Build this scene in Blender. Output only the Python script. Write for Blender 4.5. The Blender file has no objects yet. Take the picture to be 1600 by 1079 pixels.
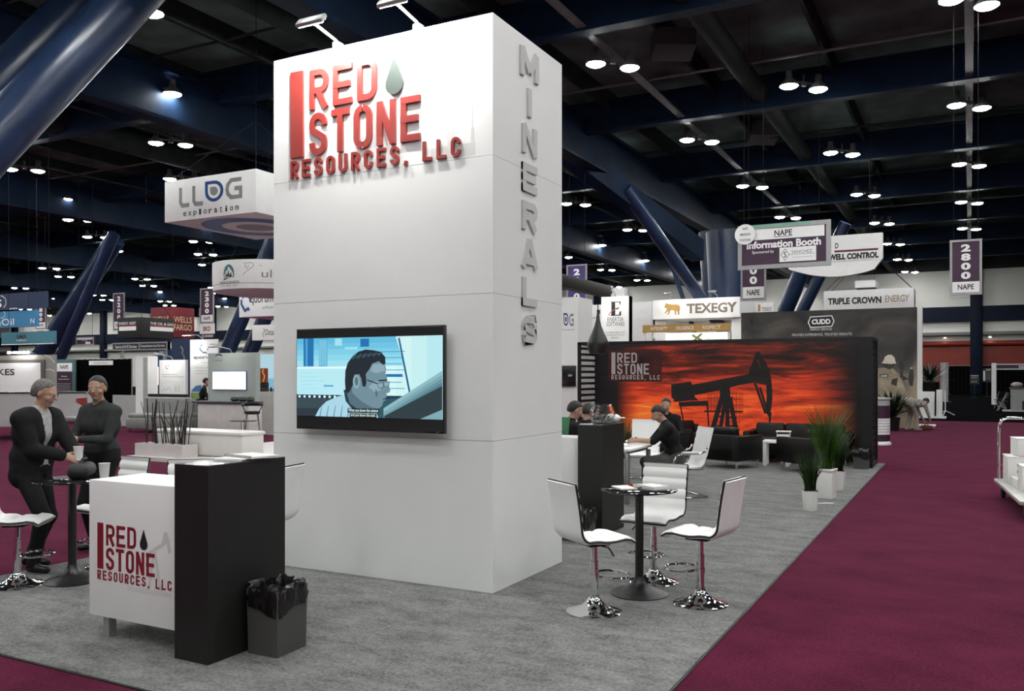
import bpy, bmesh, math, random
import numpy as np
from mathutils import Vector, Matrix

random.seed(7)
SC = bpy.context.scene
COL = SC.collection
R = math.radians
PI = math.pi

# ---------------------------------------------------------------- camera
F, YH, CX = 1355.0, 585.0, 800.0      # focal length in pixels, horizon row, centre column (1600x1079 frame)
H = 1.75                              # eye height, m
TH = R(27.8)                          # the hall's aisle runs 27.8 degrees right of the view
CT, ST = math.cos(TH), math.sin(TH)
cam_d = bpy.data.cameras.new('camera')
cam = bpy.data.objects.new('camera', cam_d)
COL.objects.link(cam)
cam.location = (0, 0, H)
cam.rotation_euler = (R(90), 0, TH)
cam_d.sensor_width = 36.0
cam_d.sensor_fit = 'HORIZONTAL'
cam_d.lens = F / 1600.0 * 36.0
cam_d.shift_y = (YH - 539.5) / 1600.0
cam_d.clip_end = 500
SC.camera = cam

# ---------------------------------------------------------------- world, exposure
w = bpy.data.worlds.new('hall_air')
SC.world = w
w.use_nodes = True
w.node_tree.nodes['Background'].inputs[0].default_value = (0.75, 0.85, 1.0, 1)
w.node_tree.nodes['Background'].inputs[1].default_value = 0.0
SC.view_settings.view_transform = 'Standard'
SC.view_settings.look = 'None'
SC.view_settings.exposure = 0.0
SC.view_settings.gamma = 1.0
SC.view_settings.use_curve_mapping = False
SC.cycles.use_denoising = True
SC.cycles.max_bounces = 8
SC.cycles.diffuse_bounces = 4
SC.cycles.glossy_bounces = 4
SC.cycles.transmission_bounces = 8
SC.cycles.sample_clamp_indirect = 6.0
LAMP_W = 150.0           # radiance of the hall floodlights
ARM_W = 750.0           # radiance of the display arm lights

# ---------------------------------------------------------------- where a photo point lies in the hall
def _dir(px, py):
    xc = (px - CX) / F
    zc = (YH - py) / F
    return Vector((xc * CT - ST, CT + xc * ST, zc))
def P(px, py, Z):
    d = _dir(px, py) * Z
    return Vector((d.x, d.y, H + d.z))
def G(px, py, z=0.0):
    return P(px, py, (H - z) * F / (py - YH))
def AX(px, py, x):
    d = _dir(px, py)
    return P(px, py, x / d.x)
def AY(px, py, y):
    d = _dir(px, py)
    return P(px, py, y / d.y)
def proj(p):
    X = p[0] * CT + p[1] * ST
    Z = -p[0] * ST + p[1] * CT
    if Z < 0.1:
        return None
    return (CX + F * X / Z, YH - F * (p[2] - H) / Z, Z)

# ---------------------------------------------------------------- materials
def lin(hexs):
    hexs = hexs.lstrip('#')
    o = []
    for i in (0, 2, 4):
        c = int(hexs[i:i + 2], 16) / 255.0
        o.append(c / 12.92 if c <= 0.04045 else ((c + 0.055) / 1.055) ** 2.4)
    return tuple(o)
MATS = {}
def mat(name, col, rough=0.5, metal=0.0, var=0.06, scale=6.0, bump=0.0, bscale=150.0, emit=0.0,
        spec=0.5, coat=0.0, stretch=(1, 1, 1)):
    if name in MATS:
        return MATS[name]
    if isinstance(col, str):
        col = lin(col)
    m = bpy.data.materials.new(name)
    m.use_nodes = True
    nt = m.node_tree
    b = nt.nodes['Principled BSDF']
    b.inputs['Roughness'].default_value = rough
    b.inputs['Metallic'].default_value = metal
    b.inputs['Specular IOR Level'].default_value = spec
    b.inputs['Coat Weight'].default_value = coat
    tc = nt.nodes.new('ShaderNodeTexCoord')
    mp = nt.nodes.new('ShaderNodeMapping')
    mp.inputs['Scale'].default_value = stretch
    nt.links.new(tc.outputs['Object'], mp.inputs['Vector'])
    nz = nt.nodes.new('ShaderNodeTexNoise')
    nz.inputs['Scale'].default_value = scale
    nz.inputs['Detail'].default_value = 5
    nt.links.new(mp.outputs[0], nz.inputs['Vector'])
    rp = nt.nodes.new('ShaderNodeValToRGB')
    rp.color_ramp.elements[0].position = 0.3
    rp.color_ramp.elements[1].position = 0.7
    rp.color_ramp.elements[0].color = tuple(c * (1 - var) for c in col) + (1,)
    rp.color_ramp.elements[1].color = tuple(min(1, c * (1 + var)) for c in col) + (1,)
    nt.links.new(nz.outputs[0], rp.inputs[0])
    nt.links.new(rp.outputs[0], b.inputs['Base Color'])
    if emit:
        nt.links.new(rp.outputs[0], b.inputs['Emission Color'])
        b.inputs['Emission Strength'].default_value = emit
    if bump:
        n2 = nt.nodes.new('ShaderNodeTexNoise')
        n2.inputs['Scale'].default_value = bscale
        n2.inputs['Detail'].default_value = 4
        nt.links.new(mp.outputs[0], n2.inputs['Vector'])
        bp = nt.nodes.new('ShaderNodeBump')
        bp.inputs['Strength'].default_value = bump
        bp.inputs['Distance'].default_value = 0.01
        nt.links.new(n2.outputs[0], bp.inputs['Height'])
        nt.links.new(bp.outputs[0], b.inputs['Normal'])
    MATS[name] = m
    return m
def glow(name, col, strength):
    """a surface that gives off light (screen, lamp lens)"""
    if name in MATS:
        return MATS[name]
    if isinstance(col, str):
        col = lin(col)
    m = bpy.data.materials.new(name)
    m.use_nodes = True
    nt = m.node_tree
    b = nt.nodes['Principled BSDF']
    b.inputs['Base Color'].default_value = (0.02, 0.02, 0.02, 1)
    b.inputs['Roughness'].default_value = 0.3
    b.inputs['Emission Color'].default_value = tuple(col) + (1,)
    b.inputs['Emission Strength'].default_value = strength
    MATS[name] = m
    return m
def glass(name, col=(1, 1, 1), rough=0.0):
    if name in MATS:
        return MATS[name]
    m = bpy.data.materials.new(name)
    m.use_nodes = True
    b = m.node_tree.nodes['Principled BSDF']
    b.inputs['Base Color'].default_value = tuple(col) + (1,)
    b.inputs['Roughness'].default_value = rough
    b.inputs['Transmission Weight'].default_value = 1.0
    b.inputs['IOR'].default_value = 1.45
    MATS[name] = m
    return m

WHITE = mat('white_laminate', (0.85, 0.85, 0.84), 0.42, var=0.02, scale=2)
TOWERW = mat('white_tower_panel', (0.80, 0.805, 0.795), 0.5, var=0.03, scale=1.3)
BLACK = mat('black_laminate', (0.0085, 0.008, 0.0075), 0.5, var=0.25, scale=40, stretch=(1, 1, 0.1))
BLACKM = mat('black_metal', (0.010, 0.010, 0.010), 0.35, var=0.15, scale=20)
BLACKS = mat('black_plastic', (0.012, 0.012, 0.013), 0.25, var=0.1)
CHROME = mat('chrome', (0.78, 0.78, 0.78), 0.06, 1.0, var=0.02)
STEEL = mat('brushed_steel', (0.45, 0.45, 0.45), 0.3, 1.0, var=0.1, scale=30)
ALU = mat('aluminium', (0.42, 0.43, 0.43), 0.4, 0.6, var=0.06, scale=20)
LEATHW = mat('white_leatherette', (0.86, 0.855, 0.84), 0.4, var=0.03, bump=0.15, bscale=120)
LEATHB = mat('black_leather', (0.0045, 0.004, 0.004), 0.45, spec=0.3, var=0.2, bump=0.25, bscale=90)
PAPER = mat('paper', (0.82, 0.81, 0.78), 0.7, var=0.03)
REDL = mat('red_letter_paint', (0.27, 0.026, 0.020), 0.30, var=0.04, spec=0.9)
REDF = mat('red_logo_print', (0.22, 0.008, 0.018), 0.5, var=0.08)
GREYL = mat('grey_letter_foam', (0.56, 0.56, 0.55), 0.6, var=0.04)
PALEP = mat('pale_grey_print', (0.66, 0.65, 0.63), 0.5, var=0.03)
INK = mat('black_ink', (0.012, 0.012, 0.014), 0.5, var=0.05)
GREYINK = mat('grey_ink', (0.16, 0.155, 0.15), 0.5, var=0.05)
NAVY = mat('navy_paint', (0.004, 0.008, 0.022), 0.55, spec=0.15, var=0.2, scale=3)
NAVYL = mat('blue_steel_paint', (0.012, 0.026, 0.064), 0.30, var=0.25, scale=1.5)
PURPLE = mat('purple_print', (0.045, 0.014, 0.042), 0.5, var=0.06)
PURPB = mat('violet_print', (0.06, 0.035, 0.17), 0.5, var=0.06)
SILVER = mat('silver_frame', (0.36, 0.36, 0.36), 0.4, 0.3, var=0.08, scale=20)
SIGNW = mat('white_sign_fabric', (0.87, 0.865, 0.85), 0.6, var=0.02)
WHITEP = mat('white_print', (0.90, 0.90, 0.89), 0.6, var=0.01)
DARKC = mat('dark_ceiling_steel', (0.022, 0.028, 0.027), 0.7, spec=0.05, var=0.3, scale=2)

# ---------------------------------------------------------------- mesh building
WM = {}                       # world matrix of each thing / part, by object name
class MB:
    def __init__(s):
        s.v, s.f, s.m = [], [], []
    def add(s, vs, fs, mi=0, M=None):
        o = len(s.v)
        if M is not None:
            s.v.extend([tuple(M @ Vector(p)) for p in vs])
        else:
            s.v.extend([tuple(p) for p in vs])
        s.f.extend([tuple(i + o for i in f) for f in fs])
        if isinstance(mi, int):
            s.m.extend([mi] * len(fs))
        else:
            s.m.extend(list(mi))
        return s
    def box(s, c, d, rz=0.0, mi=0, b=0.0, M=None, seg=2):
        x, y, z = d[0] / 2, d[1] / 2, d[2] / 2
        T = Matrix.Translation(c) @ Matrix.Rotation(rz, 4, 'Z')
        if M is not None:
            T = M @ T
        if b <= 0:
            vs = [(sx * x, sy * y, sz * z) for sz in (-1, 1) for sy in (-1, 1) for sx in (-1, 1)]
            fs = [(0, 2, 3, 1), (4, 5, 7, 6), (0, 1, 5, 4), (2, 6, 7, 3), (0, 4, 6, 2), (1, 3, 7, 5)]
            return s.add(vs, fs, mi, T)
        bm = bmesh.new()
        bmesh.ops.create_cube(bm, size=1.0)
        for v in bm.verts:
            v.co = Vector((v.co.x * d[0], v.co.y * d[1], v.co.z * d[2]))
        bmesh.ops.bevel(bm, geom=list(bm.edges), offset=min(b, 0.49 * min(d)), segments=seg, profile=0.5, affect='EDGES')
        bm.verts.index_update()
        s.add([v.co.copy() for v in bm.verts], [[v.index for v in f.verts] for f in bm.faces], mi, T)
        bm.free()
        return s
    def span(s, a, b_, mi=0, b=0.0):
        """axis-aligned box between two corners"""
        c = [(a[i] + b_[i]) / 2 for i in range(3)]
        d = [abs(b_[i] - a[i]) for i in range(3)]
        return s.box(c, d, 0, mi, b)
    def cyl(s, p0, p1, r0, r1=None, n=16, mi=0, cap=True):
        return s.tube([p0, p1], [r0, r0 if r1 is None else r1], n, mi, cap=cap)
    def tube(s, pts, r, n=8, mi=0, closed=False, cap=True):
        pts = [Vector(p) for p in pts]
        k = len(pts)
        rs = r if isinstance(r, (list, tuple)) else [r] * k
        tang = []
        for i in range(k):
            if closed:
                t = pts[(i + 1) % k] - pts[i - 1]
            else:
                t = pts[min(i + 1, k - 1)] - pts[max(i - 1, 0)]
            tang.append(t.normalized())
        t0 = tang[0]
        u = t0.orthogonal().normalized()
        vs, fs = [], []
        for i in range(k):
            t = tang[i]
            u = (u - t * u.dot(t))
            u = u.normalized() if u.length > 1e-6 else t.orthogonal().normalized()
            w_ = t.cross(u)
            for j in range(n):
                a = 2 * PI * j / n
                vs.append(pts[i] + (u * math.cos(a) + w_ * math.sin(a)) * rs[i])
        for i in range(k if closed else k - 1):
            i2 = (i + 1) % k
            for j in range(n):
                j2 = (j + 1) % n
                fs.append((i * n + j, i * n + j2, i2 * n + j2, i2 * n + j))
        if cap and not closed:
            fs.append(tuple(reversed(range(n))))
            fs.append(tuple((k - 1) * n + j for j in range(n)))
        return s.add(vs, fs, mi)
    def lathe(s, prof, c=(0, 0, 0), n=24, mi=0, M=None):
        vs, fs = [], []
        k = len(prof)
        for (r_, z) in prof:
            for j in range(n):
                a = 2 * PI * j / n
                vs.append((c[0] + r_ * math.cos(a), c[1] + r_ * math.sin(a), c[2] + z))
        for i in range(k - 1):
            for j in range(n):
                j2 = (j + 1) % n
                fs.append((i * n + j, i * n + j2, (i + 1) * n + j2, (i + 1) * n + j))
        if prof[0][0] > 1e-4:
            fs.append(tuple(reversed(range(n))))
        if prof[-1][0] > 1e-4:
            fs.append(tuple((k - 1) * n + j for j in range(n)))
        return s.add(vs, fs, mi, M)
    def prism(s, poly, M=None, t=0.01, mi=0, z0=0.0):
        """polygon in the local XY plane, from z0 to z0+t (t=0: one face)"""
        a = sum(poly[i][0] * poly[(i + 1) % len(poly)][1] - poly[(i + 1) % len(poly)][0] * poly[i][1] for i in range(len(poly)))
        if a < 0:
            poly = poly[::-1]
        n = len(poly)
        if t == 0:
            return s.add([(p[0], p[1], z0) for p in poly], [tuple(range(n))], mi, M)
        vs = [(p[0], p[1], z0) for p in poly] + [(p[0], p[1], z0 + t) for p in poly]
        fs = [tuple(reversed(range(n))), tuple(range(n, 2 * n))]
        for i in range(n):
            j = (i + 1) % n
            fs.append((i, j, n + j, n + i))
        return s.add(vs, fs, mi, M)
    def ring(s, outer, inner, M=None, t=0.01, mi=0, z0=0.0):
        n = len(outer)
        vs, fs = [], []
        for z in (z0, z0 + t):
            vs += [(p[0], p[1], z) for p in outer] + [(p[0], p[1], z) for p in inner]
        for i in range(n):
            j = (i + 1) % n
            fs.append((2 * n + i, 2 * n + j, 3 * n + j, 3 * n + i))
            fs.append((i, n + i, n + j, j))
            fs.append((i, j, 2 * n + j, 2 * n + i))
            fs.append((n + i, 3 * n + i, 3 * n + j, n + j))
        return s.add(vs, fs, mi, M)
    def ball(s, c, r, sc=(1, 1, 1), n=16, mi=0, M=None):
        prof = [(max(1e-5, math.sin(PI * i / (n // 2 + 1))) if 0 < i < n // 2 + 1 else 1e-5, -math.cos(PI * i / (n // 2 + 1))) for i in range(n // 2 + 2)]
        t = MB().lathe([(p[0] * r, p[1] * r) for p in prof], (0, 0, 0), n)
        T = Matrix.Translation(c) @ Matrix.Diagonal((sc[0], sc[1], sc[2], 1))
        if M is not None:
            T = M @ T
        return s.add(t.v, t.f, mi, T)
    def build(s, name, mats, parent=None, world=False, flat=False, angle=38):
        if not isinstance(mats, (list, tuple)):
            mats = [mats]
        me = bpy.data.meshes.new(name)
        vs = s.v
        if parent is not None and world:
            I = WM[parent.name].inverted()
            vs = [tuple(I @ Vector(p)) for p in vs]
        me.from_pydata(vs, [], s.f)
        for m in mats:
            me.materials.append(m)
        me.polygons.foreach_set('material_index', s.m)
        if not flat:
            me.polygons.foreach_set('use_smooth', [True] * len(me.polygons))
            me.set_sharp_from_angle(angle=R(angle))
        me.update()
        o = bpy.data.objects.new(name, me)
        COL.objects.link(o)
        if parent is not None:
            o.parent = parent
            WM[o.name] = WM[parent.name]
        else:
            WM[o.name] = Matrix.Identity(4)
        return o

def tag(o, label=None, cat=None, group=None, kind=None):
    if label: o['label'] = label
    if cat: o['category'] = cat
    if group: o['group'] = group
    if kind: o['kind'] = kind
    return o
def thing(name, label, cat, loc=(0, 0, 0), rz=0.0, group=None):
    o = bpy.data.objects.new(name, None)
    o.empty_display_size = 0.2
    COL.objects.link(o)
    o.location = loc
    o.rotation_euler = (0, 0, rz)
    WM[o.name] = Matrix.Translation(loc) @ Matrix.Rotation(rz, 4, 'Z')
    return tag(o, label, cat, group)
def struct(mb, name, m):
    o = mb.build(name, m)
    o['kind'] = 'structure'
    return o
CHILD = {}
def kids(o):
    return [c for c in COL.objects if c.parent == o]
def copy_tree(o, loc=None, rz=None, label=None, group=None, parent=None):
    c = o.copy()
    COL.objects.link(c)
    if parent is not None:
        c.parent = parent
        WM[c.name] = WM[parent.name]
    else:
        if loc is not None: c.location = loc
        if rz is not None: c.rotation_euler = (0, 0, rz)
        WM[c.name] = Matrix.Translation(c.location) @ Matrix.Rotation(c.rotation_euler.z, 4, 'Z')
    if label: c['label'] = label
    if group: c['group'] = group
    for k in kids(o):
        copy_tree(k, parent=c)
    return c
def frame(c, xdir=(1, 0, 0), ydir=(0, 0, 1)):
    """local X along xdir, local Y along ydir, local Z out of the face"""
    x = Vector(xdir).normalized()
    y = Vector(ydir).normalized()
    z = x.cross(y)
    M = Matrix.Identity(4)
    for i in range(3):
        M[i][0], M[i][1], M[i][2], M[i][3] = x[i], y[i], z[i], c[i]
    return M

# ---------------------------------------------------------------- lettering
_TX = {}
def text_geo(body, bold=0.0):
    key = (body, bold)
    if key not in _TX:
        cu = bpy.data.curves.new('t', 'FONT')
        cu.body = body
        cu.align_x = 'CENTER'
        cu.resolution_u = 3
        cu.offset = bold
        cu.fill_mode = 'FRONT'
        ob = bpy.data.objects.new('t', cu)
        COL.objects.link(ob)
        dg = bpy.context.evaluated_depsgraph_get()
        me = bpy.data.meshes.new_from_object(ob.evaluated_get(dg))
        vs = [v.co.copy() for v in me.vertices]
        fs = [tuple(p.vertices) for p in me.polygons]
        COL.objects.unlink(ob)
        bpy.data.objects.remove(ob)
        bpy.data.curves.remove(cu)
        bpy.data.meshes.remove(me)
        x0, x1 = min(v.x for v in vs), max(v.x for v in vs)
        y0, y1 = min(v.y for v in vs), max(v.y for v in vs)
        vs = [((v.x - x0) / (x1 - x0) - 0.5, (v.y - y0) / (y1 - y0) - 0.5) for v in vs]
        _TX[key] = (vs, fs)
    return _TX[key]
def text(mb, body, M, cx, cy, w_, h_, z=0.003, mi=0, bold=0.012, shear=0.0):
    """lettering filling a w x h box centred at (cx, cy) of the face M"""
    vs, fs = text_geo(body, bold)
    mb.add([(cx + v[0] * w_ + shear * v[1] * h_, cy + v[1] * h_, z) for v in vs], fs, mi, M)

# condensed block capitals drawn as strokes, cell height 1
def _arc(cx, cy, r, a0, a1, n=5):
    return [(cx + r * math.cos(R(a0 + (a1 - a0) * i / n)), cy + r * math.sin(R(a0 + (a1 - a0) * i / n))) for i in range(n + 1)]
def stroke(mb, path, t, M, th, mi=0, z0=0.0, closed=False):
    k = len(path)
    L, Rr = [], []
    for i in range(k):
        p = Vector(path[i])
        if closed:
            a, b = Vector(path[i - 1]), Vector(path[(i + 1) % k])
        else:
            a, b = Vector(path[max(i - 1, 0)]), Vector(path[min(i + 1, k - 1)])
        d1 = (p - a).normalized() if (p - a).length > 1e-9 else (b - p).normalized()
        d2 = (b - p).normalized() if (b - p).length > 1e-9 else d1
        n1 = Vector((-d1.y, d1.x)); n2 = Vector((-d2.y, d2.x))
        n = (n1 + n2)
        n = n.normalized() if n.length > 1e-6 else n1
        s_ = t / 2 / max(0.35, n.dot(n1))
        L.append(p + n * s_)
        Rr.append(p - n * s_)
    if closed:
        mb.ring(L, Rr, M, th, mi, z0) if _area(L) > _area(Rr) else mb.ring(Rr, L, M, th, mi, z0)
    else:
        mb.prism([tuple(q) for q in L] + [tuple(q) for q in reversed(Rr)], M, th, mi, z0)
def _area(p):
    return abs(sum(p[i][0] * p[(i + 1) % len(p)][1] - p[(i + 1) % len(p)][0] * p[i][1] for i in range(len(p))))
def glyph(ch, wd, t):
    """list of (path, closed); origin bottom-left, height 1, width wd, stroke t"""
    a, b, lo, hi = t / 2, wd - t / 2, t / 2, 1 - t / 2
    r_ = min(0.2, (wd - t) / 2)
    m = 0.5
    def ln(*p): return (list(p), False)
    if ch == 'I': return [ln((wd / 2, 0), (wd / 2, 1))]
    if ch == 'L': return [ln((a, 1), (a, 0)), ln((0, lo), (wd, lo))]
    if ch == 'E': return [ln((a, 0), (a, 1)), ln((0, lo), (wd, lo)), ln((0, hi), (wd, hi)), ln((0, m), (wd * 0.9, m))]
    if ch == 'T': return [ln((0, hi), (wd, hi)), ln((wd / 2, 0), (wd / 2, 1))]
    if ch == 'N': return [ln((a, 0), (a, 1)), ln((b, 0), (b, 1)), ln((a, 0.98), (b, 0.02))]
    if ch == 'M': return [ln((a, 0), (a, 1)), ln((b, 0), (b, 1)), ln((a, 0.97), (wd / 2, 0.25)), ln((b, 0.97), (wd / 2, 0.25))]
    if ch == 'A': return [ln((t * 0.4, 0), (wd / 2 - t * 0.05, 1)), ln((wd - t * 0.4, 0), (wd / 2 + t * 0.05, 1)), ln((wd * 0.2, 0.26), (wd * 0.8, 0.26))]
    if ch == 'D': return [(([(a, lo)] + [(b - r_, lo)] + _arc(b - r_, lo + r_, r_, -90, 0) + _arc(b - r_, hi - r_, r_, 0, 90) + [(a, hi)]), True)]
    if ch == 'O': return [((_arc(b - r_, lo + r_, r_, -90, 0) + _arc(b - r_, hi - r_, r_, 0, 90) + _arc(a + r_, hi - r_, r_, 90, 180) + _arc(a + r_, lo + r_, r_, 180, 270)), True)]
    if ch == 'U': return [([(a, 1)] + _arc(a + r_, lo + r_, r_, 180, 270) + _arc(b - r_, lo + r_, r_, 270, 360) + [(b, 1)], False)]
    if ch == 'C': return [([(b, 0.66)] + _arc(b - r_, hi - r_, r_, 0, 90) + _arc(a + r_, hi - r_, r_, 90, 180) + _arc(a + r_, lo + r_, r_, 180, 270) + _arc(b - r_, lo + r_, r_, 270, 360) + [(b, 0.34)], False)]
    if ch == 'R':
        rr = min(0.18, (wd - t) / 2)
        return [ln((a, 0), (a, 1)), ([(a, m - 0.03)] + [(b - rr, m - 0.03)] + _arc(b - rr, m - 0.03 + rr, rr, -90, 0) + _arc(b - rr, hi - rr, rr, 0, 90) + [(a, hi)], False),
                ln((wd * 0.42, m), (b + t * 0.05, 0))]
    if ch == 'S':
        rr = r_
        return [([(b, 0.70)] + _arc(b - rr, hi - rr, rr, 0, 90) + _arc(a + rr, hi - rr, rr, 90, 180) + [(a, 0.66), (a + 0.02, 0.60), (b - 0.02, 0.40), (b, 0.34)]
                 + _arc(b - rr, lo + rr, rr, 0, -90) + _arc(a + rr, lo + rr, rr, -90, -180) + [(a, 0.30)], False)]
    if ch == ',': return [ln((wd / 2, 0.14), (wd / 2, 0.0)), ln((wd / 2, 0.03), (wd * 0.25, -0.12))]
    return []
def letters(body, x0, x1, y0, y1, gap=0.12, wide={}, t=0.2):
    """cells for a line of block capitals fitted to a box: list of (char, x, y, cell width, height)"""
    ws = [{'I': 0.5, ',': 0.5, 'M': 1.3, ' ': 0.55, 'A': 1.1}.get(c, 1.0) for c in body]
    tot = sum(ws) + gap * (len(body) - 1)
    u = (x1 - x0) / tot
    out = []
    x = x0
    for c, k in zip(body, ws):
        out.append((c, x, y0, k * u, y1 - y0))
        x += (k + gap) * u
    return out
def put_letter(mb, cell, M, th, t=0.17, mi=0, z0=0.0):
    c, x, y, wd, h_ = cell
    S = M @ Matrix.Translation((x, y, 0)) @ Matrix.Diagonal((h_, h_, 1, 1))
    for i, (path, closed) in enumerate(glyph(c, wd / h_, t)):
        stroke(mb, path, t, S, th + 0.0007 * i, mi, z0, closed)
def drop_poly(cx, cy, w_, h_, n=14):
    pts = [(cx, cy + h_ / 2)]
    r_ = w_ / 2
    yc = cy - h_ / 2 + r_
    for i in range(n + 1):
        a = R(25 - (230 * i / n))
        pts.append((cx + r_ * math.cos(a), yc + r_ * math.sin(a)))
    return pts
# ================================================================ THE HALL
TWX0, TWX1, TWY0, TWY1, TWH = -5.655, -3.352, 6.03, 7.352, 4.63    # the display tower
WALLY = 86.5                                                        # far wall of the hall
CEIL = 12.4
LZ = 10.65                                                          # height of the floodlights

def carpet(name, c0, c1, scale, rough, fine, st=(0.55, 1.7), sheen=0.0, tint=(1, 1, 1)):
    m = bpy.data.materials.new(name)
    m.use_nodes = True
    nt = m.node_tree
    b = nt.nodes['Principled BSDF']
    b.inputs['Roughness'].default_value = rough
    b.inputs['Specular IOR Level'].default_value = 0.0
    tc = nt.nodes.new('ShaderNodeTexCoord')
    mp = nt.nodes.new('ShaderNodeMapping')
    mp.inputs['Scale'].default_value = (st[0], st[1], 1)
    mp.inputs['Rotation'].default_value = (0, 0, R(20))
    nt.links.new(tc.outputs['Object'], mp.inputs['Vector'])
    big = nt.nodes.new('ShaderNodeTexNoise')
    big.inputs['Scale'].default_value = scale
    big.inputs['Detail'].default_value = 6
    big.inputs['Roughness'].default_value = 0.65
    nt.links.new(mp.outputs[0], big.inputs['Vector'])
    sm = nt.nodes.new('ShaderNodeTexNoise')
    sm.inputs['Scale'].default_value = fine
    sm.inputs['Detail'].default_value = 3
    nt.links.new(tc.outputs['Object'], sm.inputs['Vector'])
    mx = nt.nodes.new('ShaderNodeMath')
    mx.operation = 'MULTIPLY_ADD'
    mx.inputs[1].default_value = 0.52
    nt.links.new(sm.outputs[0], mx.inputs[0])
    mul = nt.nodes.new('ShaderNodeMath')
    mul.operation = 'MULTIPLY'
    mul.inputs[1].default_value = 0.56
    nt.links.new(big.outputs[0], mul.inputs[0])
    nt.links.new(mul.outputs[0], mx.inputs[2])
    rp = nt.nodes.new('ShaderNodeValToRGB')
    rp.color_ramp.elements[0].position = 0.36
    rp.color_ramp.elements[1].position = 0.68
    rp.color_ramp.elements[0].color = c0 + (1,)
    rp.color_ramp.elements[1].color = c1 + (1,)
    nt.links.new(mx.outputs[0], rp.inputs[0])
    nt.links.new(rp.outputs[0], b.inputs['Base Color'])
    b.inputs['Sheen Weight'].default_value = sheen
    b.inputs['Sheen Roughness'].default_value = 0.35
    b.inputs['Sheen Tint'].default_value = tint + (1,)
    bp = nt.nodes.new('ShaderNodeBump')
    bp.inputs['Strength'].default_value = 0.35
    bp.inputs['Distance'].default_value = 0.006
    nt.links.new(sm.outputs[0], bp.inputs['Height'])
    nt.links.new(bp.outputs[0], b.inputs['Normal'])
    return m
MAROON = carpet('maroon_carpet', (0.040, 0.0045, 0.0145), (0.100, 0.0150, 0.0375), 1.6, 0.95, 48, (1.0, 1.3), 0.16, (0.85, 0.45, 0.62))
GREYC = carpet('grey_carpet', (0.070, 0.071, 0.070), (0.235, 0.235, 0.228), 2.7, 0.95, 55, (1.0, 2.1), 0.12)
BLACKC = carpet('black_carpet', (0.003, 0.003, 0.0035), (0.008, 0.008, 0.009), 2.0, 0.95, 60)

mb = MB(); mb.span((-190, -16, -0.3), (70, 36.6, 0.0)); struct(mb, 'floor', MAROON)
mb = MB(); mb.span((-190, 36.6, -0.3), (70, WALLY, 0.001)); struct(mb, 'floor', BLACKC)
BX0, BX1, BY0, BY1 = -7.42, -1.463, 3.30, 18.46
mb = MB(); mb.span((BX0, BY0, 0.0), (BX1, BY1, 0.011)); struct(mb, 'floor', GREYC)
TAPE = mat('dark_carpet_tape', (0.012, 0.010, 0.010), 0.5, var=0.3, scale=10)
mb = MB()
mb.span((BX1, BY0, 0.0), (BX1 + 0.014, BY1, 0.006))
mb.span((BX0, BY0 - 0.012, 0.0), (BX1 + 0.014, BY0, 0.006))
struct(mb, 'trim_1', TAPE)

CEILM = mat('ceiling_dark', (0.10, 0.135, 0.127), 0.9, spec=0.0, var=0.35, scale=0.7)
mb = MB(); mb.span((-190, -16, CEIL), (70, WALLY + 1, CEIL + 0.3)); struct(mb, 'ceiling', CEILM)
WALLM = mat('wall_warm_white', (0.76, 0.745, 0.70), 0.8, var=0.03, scale=0.3)
WALLD = mat('wall_upper_dark', (0.035, 0.036, 0.036), 0.9, var=0.2, scale=0.5)
mb = MB()
mb.span((-190, WALLY, 5.5), (70, WALLY + 0.5, 11.0))
mb.span((-190, WALLY + 0.15, 0.0), (-7.6, WALLY + 0.5, 5.5)); mb.span((9.0, WALLY + 0.05, 0.0), (70, WALLY + 0.5, 5.5))
struct(mb, 'wall_back', WALLM)
mb = MB(); mb.span((-190, WALLY - 0.05, 11.0), (70, WALLY + 0.5, CEIL)); struct(mb, 'wall_back', WALLD)
mb = MB(); mb.span((70, -16, 0), (70.3, WALLY, CEIL)); struct(mb, 'wall_right', WALLD)
mb = MB(); mb.span((-190.3, -16, 0), (-190, WALLY, CEIL)); struct(mb, 'wall_left', WALLD)
mb = MB(); mb.span((-190, -16.3, 0), (70, -16, CEIL)); struct(mb, 'wall_front', WALLD)
mb = MB(); mb.span((-190, WALLY - 0.45, 6.45), (70, WALLY + 0.02, 7.75)); struct(mb, 'trim_2', NAVY)
for x in (-176, -156, -136, -114.5, -92, -70, -50, -35, -22, .55, 21.5, 43):
    mb = MB(); mb.span((x - 0.48, WALLY - 0.60, 0), (x + 0.48, WALLY + 0.02, 12.0), 0, 0.03); struct(mb, 'trim_3', NAVY)
mb = MB(); mb.span((-190, WALLY - 0.5, 5.25), (9.0, WALLY + 0.02, 5.5)); struct(mb, 'trim_4', mat('ledge_grey', (0.20, 0.20, 0.19), 0.7))

# red roll-up shutters at the far right, each a corrugated curtain under a hood
SHUT = mat('red_shutter', (0.24, 0.020, 0.008), 0.45, var=0.12, scale=2)
def shutter(x0, x1):
    mb = MB()
    z = 0.0
    while z < 4.3:
        mb.span((x0, WALLY + 0.30, z), (x1, WALLY + 0.34, z + 0.13)); mb.span((x0, WALLY + 0.32, z + 0.13), (x1, WALLY + 0.35, z + 0.15))
        z += 0.15
    o = mb.build('door_1' if x0 < -0.5 else 'door_2', SHUT)
    o['kind'] = 'structure'
    m2 = MB(); m2.tube([(x0, WALLY + 0.2, 4.5), (x1, WALLY + 0.2, 4.5)], 0.24, 18)
    m2.build('shutter_hood', SHUT, o)
shutter(-6.1, 0.07)
shutter(1.03, 7.0)
mb = MB(); mb.span((-6.6, WALLY - 0.05, 0), (-6.1, WALLY + 0.5, 5.25)); mb.span((7.0, WALLY - 0.05, 0), (7.4, WALLY + 0.5, 5.25)); struct(mb, 'trim_5', ALU)
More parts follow.
